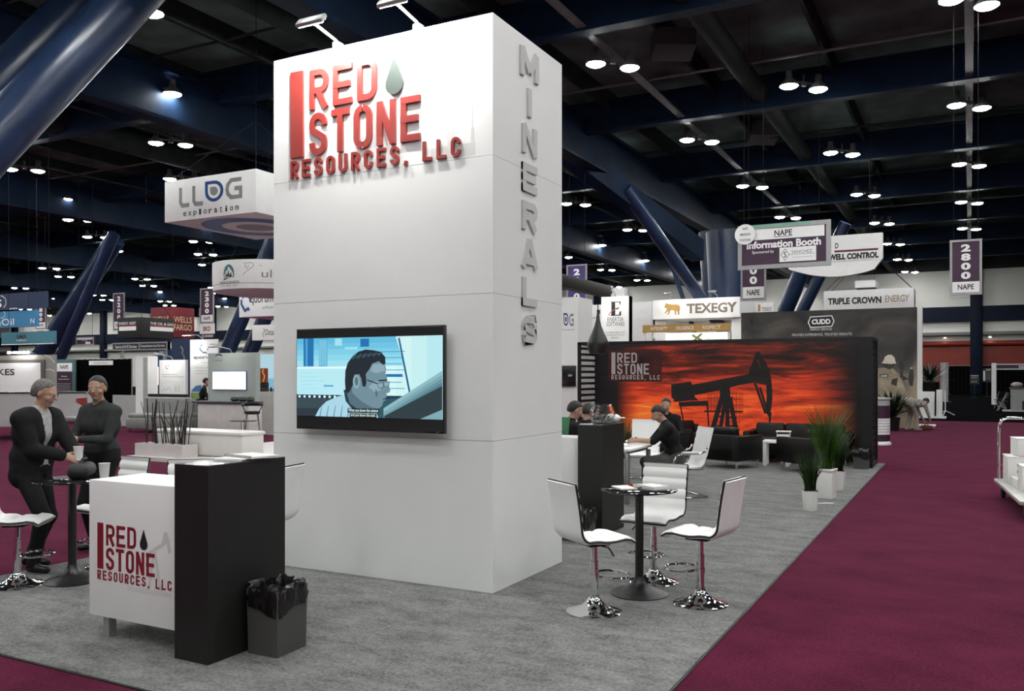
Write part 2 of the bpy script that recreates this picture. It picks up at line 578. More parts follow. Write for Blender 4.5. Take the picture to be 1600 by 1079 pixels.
mb = MB(); mb.span((-7.6, WALLY + 0.4, 0), (9.0, WALLY + 0.6, 5.3)); struct(mb, 'wall_back', WALLM)
# warm downlights under the ledge in front of the shutters
for i, x in enumerate((-5.2, -1.9, 1.6, 5.4)):
    t = thing('ledge_spotlight', f'{["first", "second", "third", "fourth"][i]} small spotlight from the left above the red shutters', 'spotlight', (x, WALLY - .25, 5.25), 0, 'spotlights above the red shutters')
    mb = MB(); mb.lathe([(.12, -.22), (.14, -.12), (.08, 0.0), (.0001, 0.0)], n=14); mb.build('housing', ALU, t)
    mb = MB(); mb.lathe([(.0001, -.26), (.08, -.245), (.115, -.215)], n=12); mb.build('lens', glow('warm_spot_glow', (1.0, .86, .68), 24.0), t)

# ---------------------------------------------------------------- ceiling steelwork
GIRD = mat('girder_navy', (0.006, 0.014, 0.032), 0.5, spec=0.06, var=0.3, scale=1)
TRAY = mat('cable_tray_grey', (0.10, 0.10, 0.10), 0.5, var=0.15, scale=4)
for x in (-95, -77, -58.5, -40.5, -22.6, -13.0, 13.6, 31.5):
    mb = MB()
    mb.span((x - 0.30, -14, 9.75), (x + 0.30, WALLY, 9.85)); mb.span((x - 0.30, -14, 11.3), (x + 0.30, WALLY, 11.42))
    mb.span((x - 0.05, -14, 9.85), (x + 0.05, WALLY, 11.3))
    struct(mb, 'trim_6', GIRD)
for y in (12.5, 21.5, 30.6, 39.8, 48.8, 57.9, 67, 76.1):
    mb = MB()
    mb.span((-190, y - 0.22, 10.9), (45, y + 0.22, 11.0)); mb.span((-190, y - 0.22, 11.95), (45, y + 0.22, 12.05))
    mb.span((-190, y - 0.04, 11.0), (45, y + 0.04, 11.95))
    struct(mb, 'trim_7', GIRD)
for k in range(34):
    mb = MB(); x = -92 + 4.0 * k
    mb.span((x - 0.06, -10, 11.75), (x + 0.06, WALLY, 12.4)); struct(mb, 'trim_8', DARKC)
for x in (-9.15, 0.0):      # light grey cable trays that carry the nearest lamp rows
    mb = MB(); mb.span((x - 0.11, 8, 10.98), (x + 0.11, WALLY, 11.06)); struct(mb, 'trim_9', TRAY)
for x in (-27.4, -18.3, -36.5):
    mb = MB(); mb.span((x - 0.06, 10, 10.98), (x + 0.06, WALLY, 11.04)); struct(mb, 'trim_9', DARKC)
for (x, r_) in ((-6.4, 0.32), (6.2, 0.42), (-31.0, 0.5), (-16.6, 0.28)):
    mb = MB(); mb.tube([(x, 9, 11.45), (x, WALLY, 11.45)], r_, 14); struct(mb, 'trim_10', DARKC)
for k in range(15):          # thin sprinkler pipes across the bays
    mb = MB(); y = 14 + 4.55 * k
    mb.tube([(-100, y, 11.55), (30, y, 11.55)], 0.045, 6); struct(mb, 'trim_11', TRAY if k % 3 == 0 else DARKC)

def ceiling_speaker(px, py, Z, label, rz):
    c = P(px, py, Z)
    t = thing('ceiling_speaker', label, 'ceiling speaker', (c.x, c.y, c.z), R(rz), 'wedge speakers under the ceiling')
    mb = MB(); mb.add([(-.6, -.35, 0), (.6, -.35, 0), (.6, .35, -.25), (-.6, .35, -.25), (-.6, -.35, .5), (.6, -.35, .5), (.6, .35, .5), (-.6, .35, .5)],
                      [(0, 3, 2, 1), (4, 5, 6, 7), (0, 1, 5, 4), (1, 2, 6, 5), (2, 3, 7, 6), (3, 0, 4, 7)]); mb.build('speaker_box', mat('speaker_grey', (.07, .075, .075), .7, spec=.1), t)
    for sx in (-.5, .5):
        mb = MB(); mb.tube([(sx, 0, .5), (sx, 0, CEIL - c.z)], .012, 5); mb.build('hanging_rod', DARKC, t)
ceiling_speaker(1052, 76, 25.5, 'grey wedge speaker under the dark ceiling, nearest right of the tower top', 30)
ceiling_speaker(1192, 214, 36.0, 'grey wedge speaker under the dark ceiling, farther one above the information sign', 30)
ceiling_speaker(412, 192, 40.0, 'pale grey wedge speaker under the ceiling above the white hanging box sign', -20)
def strut(name, p0, p1, r_, m=NAVYL, n=28):
    mb = MB(); mb.tube([p0, p1], r_, n); return struct(mb, name, m)
# two big blue tube struts crossing the top left corner
a0 = P(-360, 500, 17.5); a1 = P(200, -70, 21.0)
b0 = P(-275, 500, 16.0); b1 = P(268, -70, 19.5)
for p0, p1 in ((a0, a1), (b0, b1)):
    d = p1 - p0
    strut('trim_12', p0 - d * (p0.z / d.z), p1 + d * max(0, (12.2 - p1.z) / d.z), 0.52)
# struts and columns seen between the hanging signs
for (x0, y0, Z0, x1, y1, Z1, r_) in ((30, 610, 52, 114, 478, 50, 0.52), (72, 610, 50, 130, 476, 48, 0.30), (318, 640, 48, 388, 470, 47, 0.42), (352, 640, 50, 425, 470, 49, 0.42),
                                     (1205, 540, 47, 1256, 415, 45, 0.42), (1217, 560, 46, 1290, 412, 44, 0.30), (1105, 480, 38, 1015, 350, 36, 0.27), (1072, 480, 39, 1040, 385, 38, 0.10)):
    p0, p1 = P(x0, y0, Z0), P(x1, y1, Z1)
    d = (p1 - p0)
    strut('trim_13', p0 - d * (p0.z / d.z), p1 + d * max(0, (9.3 - p1.z) / d.z), r_)
mb = MB(); mb.tube([P(1146, 643, 40.5), P(1136, 362, 40.5)], [0.85, 0.98], 28); struct(mb, 'trim_14', NAVYL)
mb = MB(); mb.tube([P(1128, 642, 41.5), P(1112, 362, 41.5)], [0.55, 0.62], 28); struct(mb, 'trim_14', NAVYL)
for (q0, q1, wd) in ((P(860, 216, 33), P(1090, 392, 38.5), 0.7),):
    mb = MB()
    q0 = Vector(q0); q1 = Vector(q1)
    d = (q1 - q0); side = d.cross(Vector((0, 0, 1))).normalized() * 0.35; up = Vector((0, 0, wd / 2 + 0.1))
    vs = [q + s_ * side + u_ * up for q in (q0, q1) for s_ in (-1, 1) for u_ in (-1, 1)]
    mb.add(vs, [(0, 1, 3, 2), (4, 6, 7, 5), (0, 4, 5, 1), (2, 3, 7, 6), (0, 2, 6, 4), (1, 5, 7, 3)])
    struct(mb, 'trim_15', GIRD)
# ================================================================ CEILING FLOODLIGHTS (pairs on a diagonal grid)
LENS = glow('floodlight_lens', (0.98, 1.0, 0.985), LAMP_W)
UPL = glow('floodlight_upper_glow', (0.95, 1.0, 0.98), LAMP_W * 0.20)
HOUS = mat('lamp_housing_grey', (0.10, 0.10, 0.10), 0.4, 0.4, var=0.1)
def make_flood(label):
    t = thing('ceiling_floodlight', label, 'ceiling light', (0, 0, 0), 0, 'twin ceiling floodlights')
    m = MB()
    m.tube([(-0.40, 0, 0.16), (0.40, 0, 0.16)], 0.035, 8)
    m.box((0, 0, 0.12), (0.16, 0.10, 0.14), 0, 0, 0.01)
    m.tube([(0, 0, 0.18), (0, 0, 0.42)], 0.03, 8)
    m.build('mounting_bar', HOUS, t)
    for sx in (-1, 1):
        h_ = MB().lathe([(0.285, 0.0), (0.27, 0.06), (0.17, 0.17), (0.10, 0.26), (0.10, 0.45), (0.093, 0.45), (0.093, 0.35), (0.0001, 0.35)], (sx * 0.53, 0, 0), 18)
        ho = h_.build('lamp_head', HOUS, t)
        l_ = MB().lathe([(.0001, -.085), (.10, -.076), (.20, -.050), (.268, -.012), (.282, .004)], (sx * 0.53, 0, 0), 12)
        l_.build('lens', LENS, ho)
        u_ = MB()           # glowing disc added inside the collar to brighten the ceiling
        u_.add([(sx * 0.53 + .085 * math.cos(2 * PI * j / 8), .085 * math.sin(2 * PI * j / 8), .356) for j in range(8)], [tuple(range(8))])
        u_.build('added_uplight', UPL, ho)
    return t
ORD = ['zeroth', 'first', 'second', 'third', 'fourth', 'fifth', 'sixth', 'seventh', 'eighth', 'ninth', 'tenth', 'eleventh', 'twelfth', 'thirteenth',
       'fourteenth', 'fifteenth', 'sixteenth', 'seventeenth', 'eighteenth', 'nineteenth', 'twentieth', 'twenty-first', 'twenty-second', 'twenty-third', 'twenty-fourth', 'twenty-fifth', 'twenty-sixth', 'twenty-seventh', 'twenty-eighth', 'twenty-ninth', 'thirtieth', 'thirty-first']
spots = []
for row in range(-31, 8):                       # rows run along the aisle, 4.55 m apart, row 0 over the aisle
    x = 4.55 * row
    for k in range(-5, 9):
        y = 23.5 + 9.1 * k - (4.55 if row % 2 else 0)
        if y < 84 and y > -14.5:
            q = proj((x, y, LZ))
            vis = q is not None and -10 < q[0] < 1610 and -10 < q[1] < 1079
            near = (abs(row) <= 5 and y < 24 and (y > -6 or abs(row) <= 4)) or (-16 <= row < -5 and -5 < y < 24)
            if vis or near:
                spots.append((row, y, x, vis, q))
flood0 = None
cnt = {}
for (row, y, x, vis, q) in sorted(spots, key=lambda s_: (-s_[0], s_[1])):
    if vis:
        cnt[row] = cnt.get(row, 0) + 1
        if row == 0:
            lab = f'twin floodlight hanging on the row right above the maroon aisle, {ORD[cnt[row]]} from front'
        elif row < 0:
            lab = f'twin floodlight on ceiling, {ORD[-row]} row left of the aisle, {ORD[cnt[row]]} from front'
        else:
            lab = f'twin floodlight on ceiling, {ORD[row]} row right of the aisle, {ORD[cnt[row]]} from front'
    else:
        lab = 'twin floodlight on the dark ceiling in front of the display tower, beyond the frame'
    if flood0 is None:
        flood0 = make_flood(lab)
        f_ = flood0
        f_.location = (x, y, LZ); f_.rotation_euler = (0, 0, R(45))
    else:
        f_ = copy_tree(flood0, (x, y, LZ), R(45), lab)
# ================================================================ DISPLAY TOWER
tw = thing('display_tower', 'tall white exhibition tower with red raised lettering on its front', 'display tower', ((TWX0 + TWX1) / 2, (TWY0 + TWY1) / 2, 0))
mb = MB()
zs = [0.011, 1.22, 2.40, 3.50, TWH]
mb.span((TWX0 + 0.012, TWY0 + 0.012, 0.011), (TWX1 - 0.012, TWY1 - 0.012, TWH - 0.01))
for a, b in zip(zs[:-1], zs[1:]):
    mb.span((TWX0, TWY0, a + (0.0015 if a > 0.1 else 0)), (TWX1, TWY1, b - (0.0015 if b < TWH else 0)))
mb.build('tower_body', TOWERW, tw, world=True)

def brand_logo(parent, M, W, t, mred, mdrop, mtext=None, z0=0.0, drop=True, world=True, bar_m=None):
    """bar, two stacked words and a wide line of small capitals; lower left corner at M's origin, W wide"""
    S = W
    parts = []
    m = MB(); m.prism([(0, .104 * S), (.082 * S, .104 * S), (.082 * S, .537 * S), (0, .537 * S)], M, t, 0, z0)
    parts.append(m.build('logo_bar', bar_m or mred, parent, world=world))
    for body, x0, x1, y0, y1 in (('RED', .123, .535, .33, .527), ('STONE', .123, .782, .101, .311)):
        for cell in letters(body, x0 * S, x1 * S, y0 * S, y1 * S, 0.27):
            m = MB(); put_letter(m, cell, M, t, 0.152, 0, z0)
            parts.append(m.build('letter', mred, parent, world=world))
    for cell in letters('RESOURCES, LLC', 0, S, 0, .089 * S, 0.55):
        if cell[0] == ' ': continue
        m = MB(); put_letter(m, cell, M, t, 0.165, 0, z0)
        parts.append(m.build('letter', mtext or mred, parent, world=world))
    if drop:
        m = MB(); m.prism(drop_poly(.637 * S, .425 * S, .10 * S, .185 * S), M, t, 0, z0)
        parts.append(m.build('logo_drop', mdrop, parent, world=world))
    return parts

DROPG = mat('grey_green_drop', (0.060, 0.075, 0.068), 0.3, var=0.05)
brand_logo(tw, frame((-5.437, TWY0, 3.519)), 1.793, 0.022, REDL, DROPG)
# faint grey rig print beside the small capitals
mb = MB(); Mf = frame((-5.437, TWY0 - 0.001, 3.519))
for poly in ([(1.50, .0), (1.92, .0), (1.92, .10), (1.50, .10)], [(1.66, .1), (1.72, .1), (1.72, .25), (1.66, .25)], [(1.885, .1), (1.91, .1), (1.91, .22), (1.885, .22)], [(1.893, .22), (1.900, .22), (1.900, .42), (1.893, .42)]):
    mb.prism(poly, Mf, 0)
mb.build('grey_rig_print', PALEP, tw, world=True)
MS = frame((TWX1, 0, 0), (0, 1, 0))
for i, ch in enumerate('MINERALS'):
    zc = 4.405 - i * 0.3245
    wd = {'M': .345, 'I': .09, 'A': .30}.get(ch, .275)
    m = MB(); put_letter(m, (ch, 6.660 - wd / 2, zc - .121, wd, .242), MS, 0.018, 0.27 if ch != 'M' else 0.30)
    m.build('raised_letter', GREYL, tw, world=True)
# overhead arm of the tower that carries the pendant lamp
mb = MB(); mb.span((-4.17, TWY1 - 0.02, 2.74), (-4.03, 10.35, 2.88), 0, 0.006)
mb.build('overhead_arm', BLACK, tw, world=True)

# ---------------------------------------------------------------- the two arm lights on top
ARML = glow('arm_light_led', (1.0, 1.0, 0.97), ARM_W)
def arm_light(px, py, label):
    base = AY(px, py, TWY0 + 0.02)
    t = thing('arm_light', label, 'arm light', (base.x, TWY0 + 0.05, TWH), 0, 'arm lights on the display tower')
    m = MB(); m.box((0, 0, 0.03), (0.07, 0.09, 0.06), 0, 0, 0.012); m.build('clamp', ALU, t)
    m = MB(); m.tube([(0, 0, 0.05), (0.0, -0.03, 0.07), (0.0, -0.31, 0.115)], 0.014, 10); m.build('arm', ALU, t)
    m = MB(); m.box((0, 0, 0), (0.30, 0.10, 0.045), 0, 0, 0.02, Matrix.Translation((0, -0.36, 0.125)) @ Matrix.Rotation(R(50), 4, 'X'))
    h_ = m.build('lamp_head', ALU, t)
    m = MB(); m.add([(-.13, -.035, -.024), (.13, -.035, -.024), (.13, .035, -.024), (-.13, .035, -.024)], [(0, 3, 2, 1)], 0, Matrix.Translation((0, -0.36, 0.125)) @ Matrix.Rotation(R(50), 4, 'X'))
    m.build('led_strip', ARML, h_)
arm_light(525, 74, 'left one of two small arm lights leaning out from the tower top')
arm_light(651, 46, 'right one of two small arm lights leaning out from the tower top')
# ================================================================ TELEVISION
TVY = TWY0 - 0.115
tvx0, tvx1, tvz0, tvz1 = -5.282, -3.737, 1.272, 2.152
tvt = thing('television', 'large flat television on the white tower, playing a subtitled video', 'television', ((tvx0 + tvx1) / 2, TWY0, tvz0))
mb = MB()
mb.span((tvx0, TVY, tvz0), (tvx1, TVY + 0.045, tvz1), 0, 0.006)
mb.span((tvx0 + .35, TVY + .045, tvz0 + .2), (tvx1 - .35, TVY + .075, tvz1 - .25), 0, 0.006)
mb.build('bezel', BLACKS, tvt, world=True)
mb = MB(); mb.span((-4.7, TVY + .07, 1.55), (-4.3, TWY0 - 0.0005, 1.9)); mb.build('wall_bracket', BLACKM, tvt, world=True)
# the picture on the screen: one mesh, its colours given off by the display
SW, SH = tvx1 - tvx0 - 0.02, tvz1 - tvz0 - 0.03
TVM = frame((tvx0 + 0.01, TVY - 0.0006, tvz1 - 0.012), (1, 0, 0), (0, 0, 1))
SCR = MB(); SMAT = []
def sm_(name, hexs, k=1.0):
    m = glow('screen_' + name, hexs, k)
    if m not in SMAT: SMAT.append(m)
    return SMAT.index(m)
_sz = [0.0]
def spoly(pts, mi):
    """pts in picture units: u 0..1 left to right, v 0..1 top to bottom of the video frame"""
    _sz[0] += 0.00012
    q = [(u * SW, -(0.085 + min(v, 1.0) * 0.80) * SH) for u, v in pts]
    SCR.prism(q, TVM, 0, mi, _sz[0])
def srect(u0, v0, u1, v1, mi): spoly([(u0, v0), (u1, v0), (u1, v1), (u0, v1)], mi)
def sell(cu, cv, ru, rv, mi, n=18, a0=0):
    spoly([(cu + ru * math.cos(2 * PI * i / n), cv + rv * math.sin(2 * PI * i / n)) for i in range(n)], mi)
blk = sm_('black', '#040608')
SCR.prism([(0, 0), (SW, 0), (SW, -SH), (0, -SH)], TVM, 0, blk, 0)
bgs = ['#a9dfee', '#b4e6f2', '#bfecf5', '#c9f2f8', '#d2f6f9', '#d8f8f8', '#d6f7f5', '#cff3f2', '#c4eef1', '#b7e8ef']
for i in range(20):
    srect(i / 20, 0, (i + 1) / 20, 1, sm_('sky%d' % (i // 2), bgs[i // 2]))
for i in range(10):   # soft panel of the monitor behind
    srect(0, i * 0.036, 0.70 + i * 0.006, (i + 1) * 0.036, sm_('pan%d' % (i // 2), ['#5fb9dc', '#6cc3e2', '#7bcde6', '#8bd6ea', '#9ddfee'][i // 2]))
cb, c2, c3 = sm_('deepblue', '#1b6fae'), sm_('midblue', '#4aa3d0'), sm_('paleblue', '#9fe0f0')
srect(.05, .0, .125, .36, cb); srect(.065, .0, .08, .36, c2); srect(.165, .01, .225, .36, c2)
for i in range(4): srect(.17 + i * .014, .02, .176 + i * .014, .35, c3)
srect(.28, .01, .33, .10, c3); srect(.46, .02, .52, .12, cb); srect(.35, .12, .44, .15, c3)
srect(.0, .37, .37, .72, sm_('sheet', '#b7e9f2')); srect(.0, .37, .37, .39, sm_('white', '#e6fbfb'))
for i in range(5): srect(.03, .44 + i * .05, .12 + .04 * (i % 3), .452 + i * .05, c3)
srect(.20, .60, .27, .62, c2)
for i in range(7): srect(.60, .18 + i * .075, .76 - .01 * (i % 3), .19 + i * .075, c2)
srect(.635, .46, .745, .495, cb)
spoly([(.715, .02), (.727, .02), (.80, .70), (.787, .70)], sm_('edge', '#13618f'))
dk = sm_('dark', '#23323c'); dk2 = sm_('dark2', '#33474f')
srect(0, .725, .80, .775, sm_('bar', '#16374a'))
for i in range(8): srect(.015 + i * .037, .735, .03 + i * .037, .763, sm_('white', '#e6fbfb'))
srect(0, .775, .80, 1, dk2); srect(0, .90, .3, 1, dk)
spoly([(.55, .78), (.80, .74), (.80, 1), (.55, 1)], sm_('tealgrey', '#2a5663'))
for i, c in enumerate(['#8fb9c2', '#7ba7b2', '#66939f', '#54808c']):
    o_ = i * .045
    spoly([(.62, .88 + o_), (1, .42 + o_), (1, .475 + o_), (.62, .935 + o_)], sm_('blur%d' % i, c))
spoly([(.64, 1), (.62, .98), (1, .60), (1, 1)], sm_('dark3', '#26393f'))
spoly([(.86, 1), (1, .88), (1, 1)], sm_('blur1', '#7ba7b2'))
# the man in the video, in profile
sh, sh2, sk, sk2, sk3, hr, hr2 = (sm_('shirt', '#a9d5e6'), sm_('shirt2', '#5f94ae'), sm_('skin', '#6f8d9b'), sm_('skin2', '#8ba9b5'), sm_('skin3', '#536e7b'),
                                  sm_('hair', '#16222b'), sm_('hair2', '#35505e'))
spoly([(.14, 1), (.17, .90), (.22, .81), (.30, .745), (.35, .72), (.42, .80), (.52, .87), (.565, .90), (.585, 1)], sh)
for i in range(8): spoly([(.17 + i * .05, 1), (.185 + i * .05, .88 - .02 * i + .004 * i * i), (.19 + i * .05, .88 - .02 * i + .004 * i * i), (.178 + i * .05, 1)], sh2)
spoly([(.345, .66), (.36, .655), (.40, .83), (.46, .93), (.43, .95), (.36, .80)], sm_('collar', '#16384a'))
spoly([(.36, .66), (.39, .83), (.47, .93), (.58, .90), (.60, .78), (.52, .62), (.40, .60)], sk3)
spoly([(.40, .42), (.44, .34), (.54, .28), (.625, .30), (.638, .40), (.634, .46), (.645, .51), (.650, .58), (.668, .66), (.655, .69), (.640, .695), (.645, .73), (.634, .755), (.636, .78),
       (.618, .80), (.612, .85), (.59, .885), (.54, .87), (.47, .80), (.41, .70), (.385, .55)], sk)
spoly([(.55, .34), (.62, .33), (.632, .42), (.57, .45), (.53, .42)], sk2)
spoly([(.56, .55), (.60, .56), (.60, .66), (.56, .68), (.52, .62)], sk2)
spoly([(.36, .68), (.355, .55), (.358, .42), (.375, .32), (.41, .235), (.45, .18), (.50, .155), (.55, .165), (.60, .185), (.632, .25), (.634, .335), (.615, .345), (.59, .30), (.545, .33),
       (.525, .40), (.50, .46), (.505, .56), (.498, .62), (.478, .61), (.47, .52), (.455, .46), (.42, .47), (.415, .58), (.395, .66), (.375, .705)], hr)
for i in range(6): spoly([(.40 + i * .035, .26 - .01 * i), (.43 + i * .035, .21 - .004 * i), (.44 + i * .035, .215 - .004 * i), (.415 + i * .035, .28 - .008 * i)], hr2)
sell(.435, .555, .024, .085, sk2); sell(.437, .55, .012, .055, sk3)
spoly([(.51, .525), (.60, .585), (.60, .598), (.51, .54)], hr)
spoly([(.585, .535), (.64, .525), (.645, .54), (.59, .55)], hr)
for (u, v) in ((.603, .60), (.643, .585)):
    spoly([(u - .024, v - .03), (u + .02, v - .035), (u + .016, v + .03), (u - .016, v + .035)], hr2)
    spoly([(u - .020, v - .024), (u + .016, v - .029), (u + .013, v + .024), (u - .013, v + .029)], sk2)
spoly([(.618, .765), (.637, .757), (.637, .768), (.618, .776)], hr)
spoly([(.57, .64), (.585, .70), (.575, .76), (.565, .70)], sk3)
srect(.375, .888, .592, .945, sm_('subtitle', '#0b1216')); srect(.39, .952, .575, 1.0, sm_('subtitle', '#0b1216'))
wt = sm_('white', '#e6fbfb')
text(SCR, 'When you know the science', TVM, .483 * SW, -(0.085 + .917 * 0.80) * SH, .205 * SW, .042 * SH, _sz[0] + .0003, wt, 0.01)
text(SCR, 'and you know the tech.', TVM, .483 * SW, -(0.085 + .976 * 0.80) * SH, .172 * SW, .038 * SH, _sz[0] + .0003, wt, 0.01)
SCR.build('screen', SMAT, tvt, world=True, flat=True)
mb = MB(); text(mb, 'LG', frame((tvx1 - .06, TVY - .001, tvz0 + .014)), 0, 0, .03, .010); mb.build('maker_mark', SILVER, tvt, world=True)

# ================================================================ RECEPTION COUNTERS
def counter(ox, oy, label, logo):
    """white cabinet on steel feet with a tall black side slab; (ox, oy) is the slab's near right corner"""
    t = thing('reception_counter', label, 'counter', (ox, oy, 0.011))
    m = MB(); m.span((-.285, 0, 0), (0, .66, 1.19)); m.build('side_slab', BLACK, t)
    m = MB(); m.span((-.285, 0, 1.19), (0, .66, 1.1935)); m.build('slab_top', mat('counter_top_grey', (0.13, 0.13, 0.13), 0.18, var=0.05), t)
    m = MB(); m.span((-1.165, .06, .143), (-.287, .50, 1.040), 0, 0.004); m.build('white_cabinet', WHITE, t)
    for (lx, ly) in ((-1.05, .13), (-1.05, .43), (-.45, .43)):
        m = MB(); m.span((lx - .028, ly - .028, 0), (lx + .028, ly + .028, .143)); m.build('steel_foot', ALU, t)
    if logo:
        WM_l = frame((ox - 1.165, oy + .06, 0.011))
        x0, z0 = AY(152.6, 903, oy + .06).x, AY(152.6, 903, oy + .06).z
        x1 = AY(268.2, 915, oy + .06).x
        L = frame((x0, oy + .06, z0 - .004))
        brand_logo(t, L, x1 - x0, 0.0025, REDF, INK)
        m = MB(); k = (x1 - x0)
        pale_jack(m, frame((x0 + .60 * k, oy + .0595, z0 - .06 * k)), .60 * k)
        m.build('pumpjack_print', PALEP, t, world=True)
    return t
def pale_jack(m, M, s):
    """pumpjack outline in a box s high, clipped at s*0.66 wide"""
    P_ = lambda pts: [(min(x, .66) * s, y * s) for x, y in pts]
    m.prism(P_([(0, .50), (.03, .56), (.48, .80), (.50, .74)]), M, 0)
    m.prism(P_([(.44, .72), (.50, .95), (.56, .97), (.62, .86), (.655, .66), (.60, .64), (.56, .78)]), M, 0, 0, .0002)
    m.prism(P_([(.26, .62), (.30, .64), (.20, .05), (.14, .05)]), M, 0, 0, .0004)
    m.prism(P_([(.28, .64), (.33, .66), (.46, .05), (.40, .05)]), M, 0, 0, .0006)
    m.prism(P_([(-.3, 0), (.66, 0), (.66, .06), (-.3, .06)]), M, 0, 0, .0008)
ct1 = counter(-4.029, 3.742, 'reception counter with white logo cabinet and black side slab, nearest the camera', True)
ct2 = counter(-3.49, 8.70, 'black slabbed counter carrying the glass bowl, behind the tower', False)

# papers on the near counter
def paper_stack(name, label, cat, c, w_, d_, h_, rz, n=5, group=None, m=PAPER):
    t = MB()
    rr = random.Random(hash(label) % 1000)
    for i in range(n):
        t.box((rr.uniform(-.012, .012), rr.uniform(-.012, .012), h_ * (i + .5) / n), (w_, d_, h_ / n * .96), rr.uniform(-.07, .07))
    o = t.build(name, m)
    o.location = c; o.rotation_euler = (0, 0, rz)
    return tag(o, label, cat, group)
paper_stack('paper_stack', 'loose stack of white papers on the near black counter slab', 'papers', (-4.19, 4.15, 1.2055), .21, .29, .012, R(12), 4)
m = MB()
for i in range(13): m.tube([(-.10, -.14 + i * .0225, 0.010), (-.112, -.14 + i * .0225, .018), (-.124, -.14 + i * .0225, .010), (-.112, -.14 + i * .0225, .004)], .0022, 5, 0, True)
m.span((-.115, -.145, 0.0), (.10, .145, .012), 1)
o = m.build('spiral_notebook', [BLACKM, PAPER]); o.location = (-4.13, 4.21, 1.2175); o.rotation_euler = (0, 0, R(80)); tag(o, 'white spiral-bound notebook lying on the papers of the near counter', 'notebook')

# ================================================================ WASTE BINS
BINM = mat('dark_grey_bin', (0.062, 0.060, 0.057), 0.6, var=0.12, scale=60)
BAGM = mat('black_bin_bag', (0.008, 0.008, 0.008), 0.22, var=0.2, bump=0.9, bscale=14)
def waste_bin(loc, rz, label, w_=.245, d_=.285, h_=.40, bag=True):
    t = thing('waste_bin', label, 'bin', loc, rz)
    m = MB(); a, b, k = w_ / 2, d_ / 2, .95
    vs = [(sx * a * k, sy * b * k, 0) for sx, sy in ((-1, -1), (1, -1), (1, 1), (-1, 1))] + [(sx * a, sy * b, h_) for sx, sy in ((-1, -1), (1, -1), (1, 1), (-1, 1))]
    vs += [(v[0] * .94, v[1] * .94, h_) for v in vs[4:8]] + [(v[0] * .92, v[1] * .92, .02) for v in vs[0:4]]
    fs = [(3, 2, 1, 0)] + [(i, (i + 1) % 4, 4 + (i + 1) % 4, 4 + i) for i in range(4)] + [(4 + i, 4 + (i + 1) % 4, 8 + (i + 1) % 4, 8 + i) for i in range(4)]
    fs += [(8 + i, 8 + (i + 1) % 4, 12 + (i + 1) % 4, 12 + i) for i in range(4)] + [(12, 13, 14, 15)]
    m.add(vs, fs); m.build('bin_body', BINM, t)
    if bag:
        m = MB(); rr = random.Random(3); n = 48
        rings = [(-.135, 1.03, .006), (-.11, 1.06, .010), (-.06, 1.07, .013), (-.02, 1.06, .012), (.015, 1.0, .016), (.028, .95, .02), (.01, .86, .014), (-.08, .80, .012), (-.20, .74, .01)]
        vs, fs = [], []
        for ri, (dz, k, j) in enumerate(rings):
            for i in range(n):
                an = 2 * PI * i / n
                c_, s_ = math.cos(an), math.sin(an)
                q = 1.0 / max(abs(c_), abs(s_))
                q = min(q, 1.30)
                wob = rr.uniform(-j, j)
                drop_ = (.014 * math.sin(an * 3 + 1) + .018 * math.sin(an * 2)) if ri == 0 else (.012 * math.sin(an * 4) if ri > 3 else 0)
                vs.append((a * k * c_ * q + wob, b * k * s_ * q + wob * .8, h_ + dz + drop_ + rr.uniform(-j, j) * .6))
        for ri in range(len(rings) - 1):
            for i in range(n):
                fs.append((ri * n + i, ri * n + (i + 1) % n, (ri + 1) * n + (i + 1) % n, (ri + 1) * n + i))
        m.add(vs, fs); m.build('bin_bag', BAGM, t, angle=60)
    return t
waste_bin((-3.875, 4.165, 0.011), R(2), 'dark bin lined with a black bag beside the near counter', h_=.405)
waste_bin((-3.66, 8.42, 0.011), R(0), 'low black bin lined with black plastic at the foot of the far counter', .32, .26, .30)
waste_bin((AY(1346, 730, 17.25).x, 17.25, 0.011), 0, 'small dark grey bin in the corner at the right end of the mural', .27, .24, .33)

# ================================================================ BAR STOOLS AND ROUND TABLES
def sheet(mb, prof, w_, th, mi=0, grooves=(), nx=7, crown=0.0):
    """padded sheet following a profile of (y, z) points; grooves: profile indices stitched in on the inner side"""
    k = len(prof)
    nor = []
    for i in range(k):
        a, b = Vector(prof[max(i - 1, 0)]), Vector(prof[min(i + 1, k - 1)])
        d = (b - a).normalized()
        nor.append(Vector((-d.y, d.x)))
    vs, fs = [], []
    for side in (1, -1):
        for i in range(k):
            for j in range(nx):
                u = j / (nx - 1) * 2 - 1
                h_ = th / 2 * (0.22 if i in grooves and side == -1 else 1.0)
                if abs(u) > .99: h_ *= .55
                p = Vector(prof[i]) + nor[i] * (side * h_)
                vs.append((u * w_ / 2, p.x, p.y + crown * (1 - u * u)))
    def ix(s_, i, j): return s_ * k * nx + i * nx + j
    for i in range(k - 1):
        for j in range(nx - 1):
            fs.append((ix(0, i, j), ix(0, i, j + 1), ix(0, i + 1, j + 1), ix(0, i + 1, j)))
            fs.append((ix(1, i, j), ix(1, i + 1, j), ix(1, i + 1, j + 1), ix(1, i, j + 1)))
        fs.append((ix(0, i, 0), ix(0, i + 1, 0), ix(1, i + 1, 0), ix(1, i, 0)))
        fs.append((ix(0, i, nx - 1), ix(1, i, nx - 1), ix(1, i + 1, nx - 1), ix(0, i + 1, nx - 1)))
    for j in range(nx - 1):
        fs.append((ix(0, 0, j), ix(1, 0, j), ix(1, 0, j + 1), ix(0, 0, j + 1)))
        fs.append((ix(0, k - 1, j), ix(0, k - 1, j + 1), ix(1, k - 1, j + 1), ix(1, k - 1, j)))
    return mb.add(vs, fs, mi)
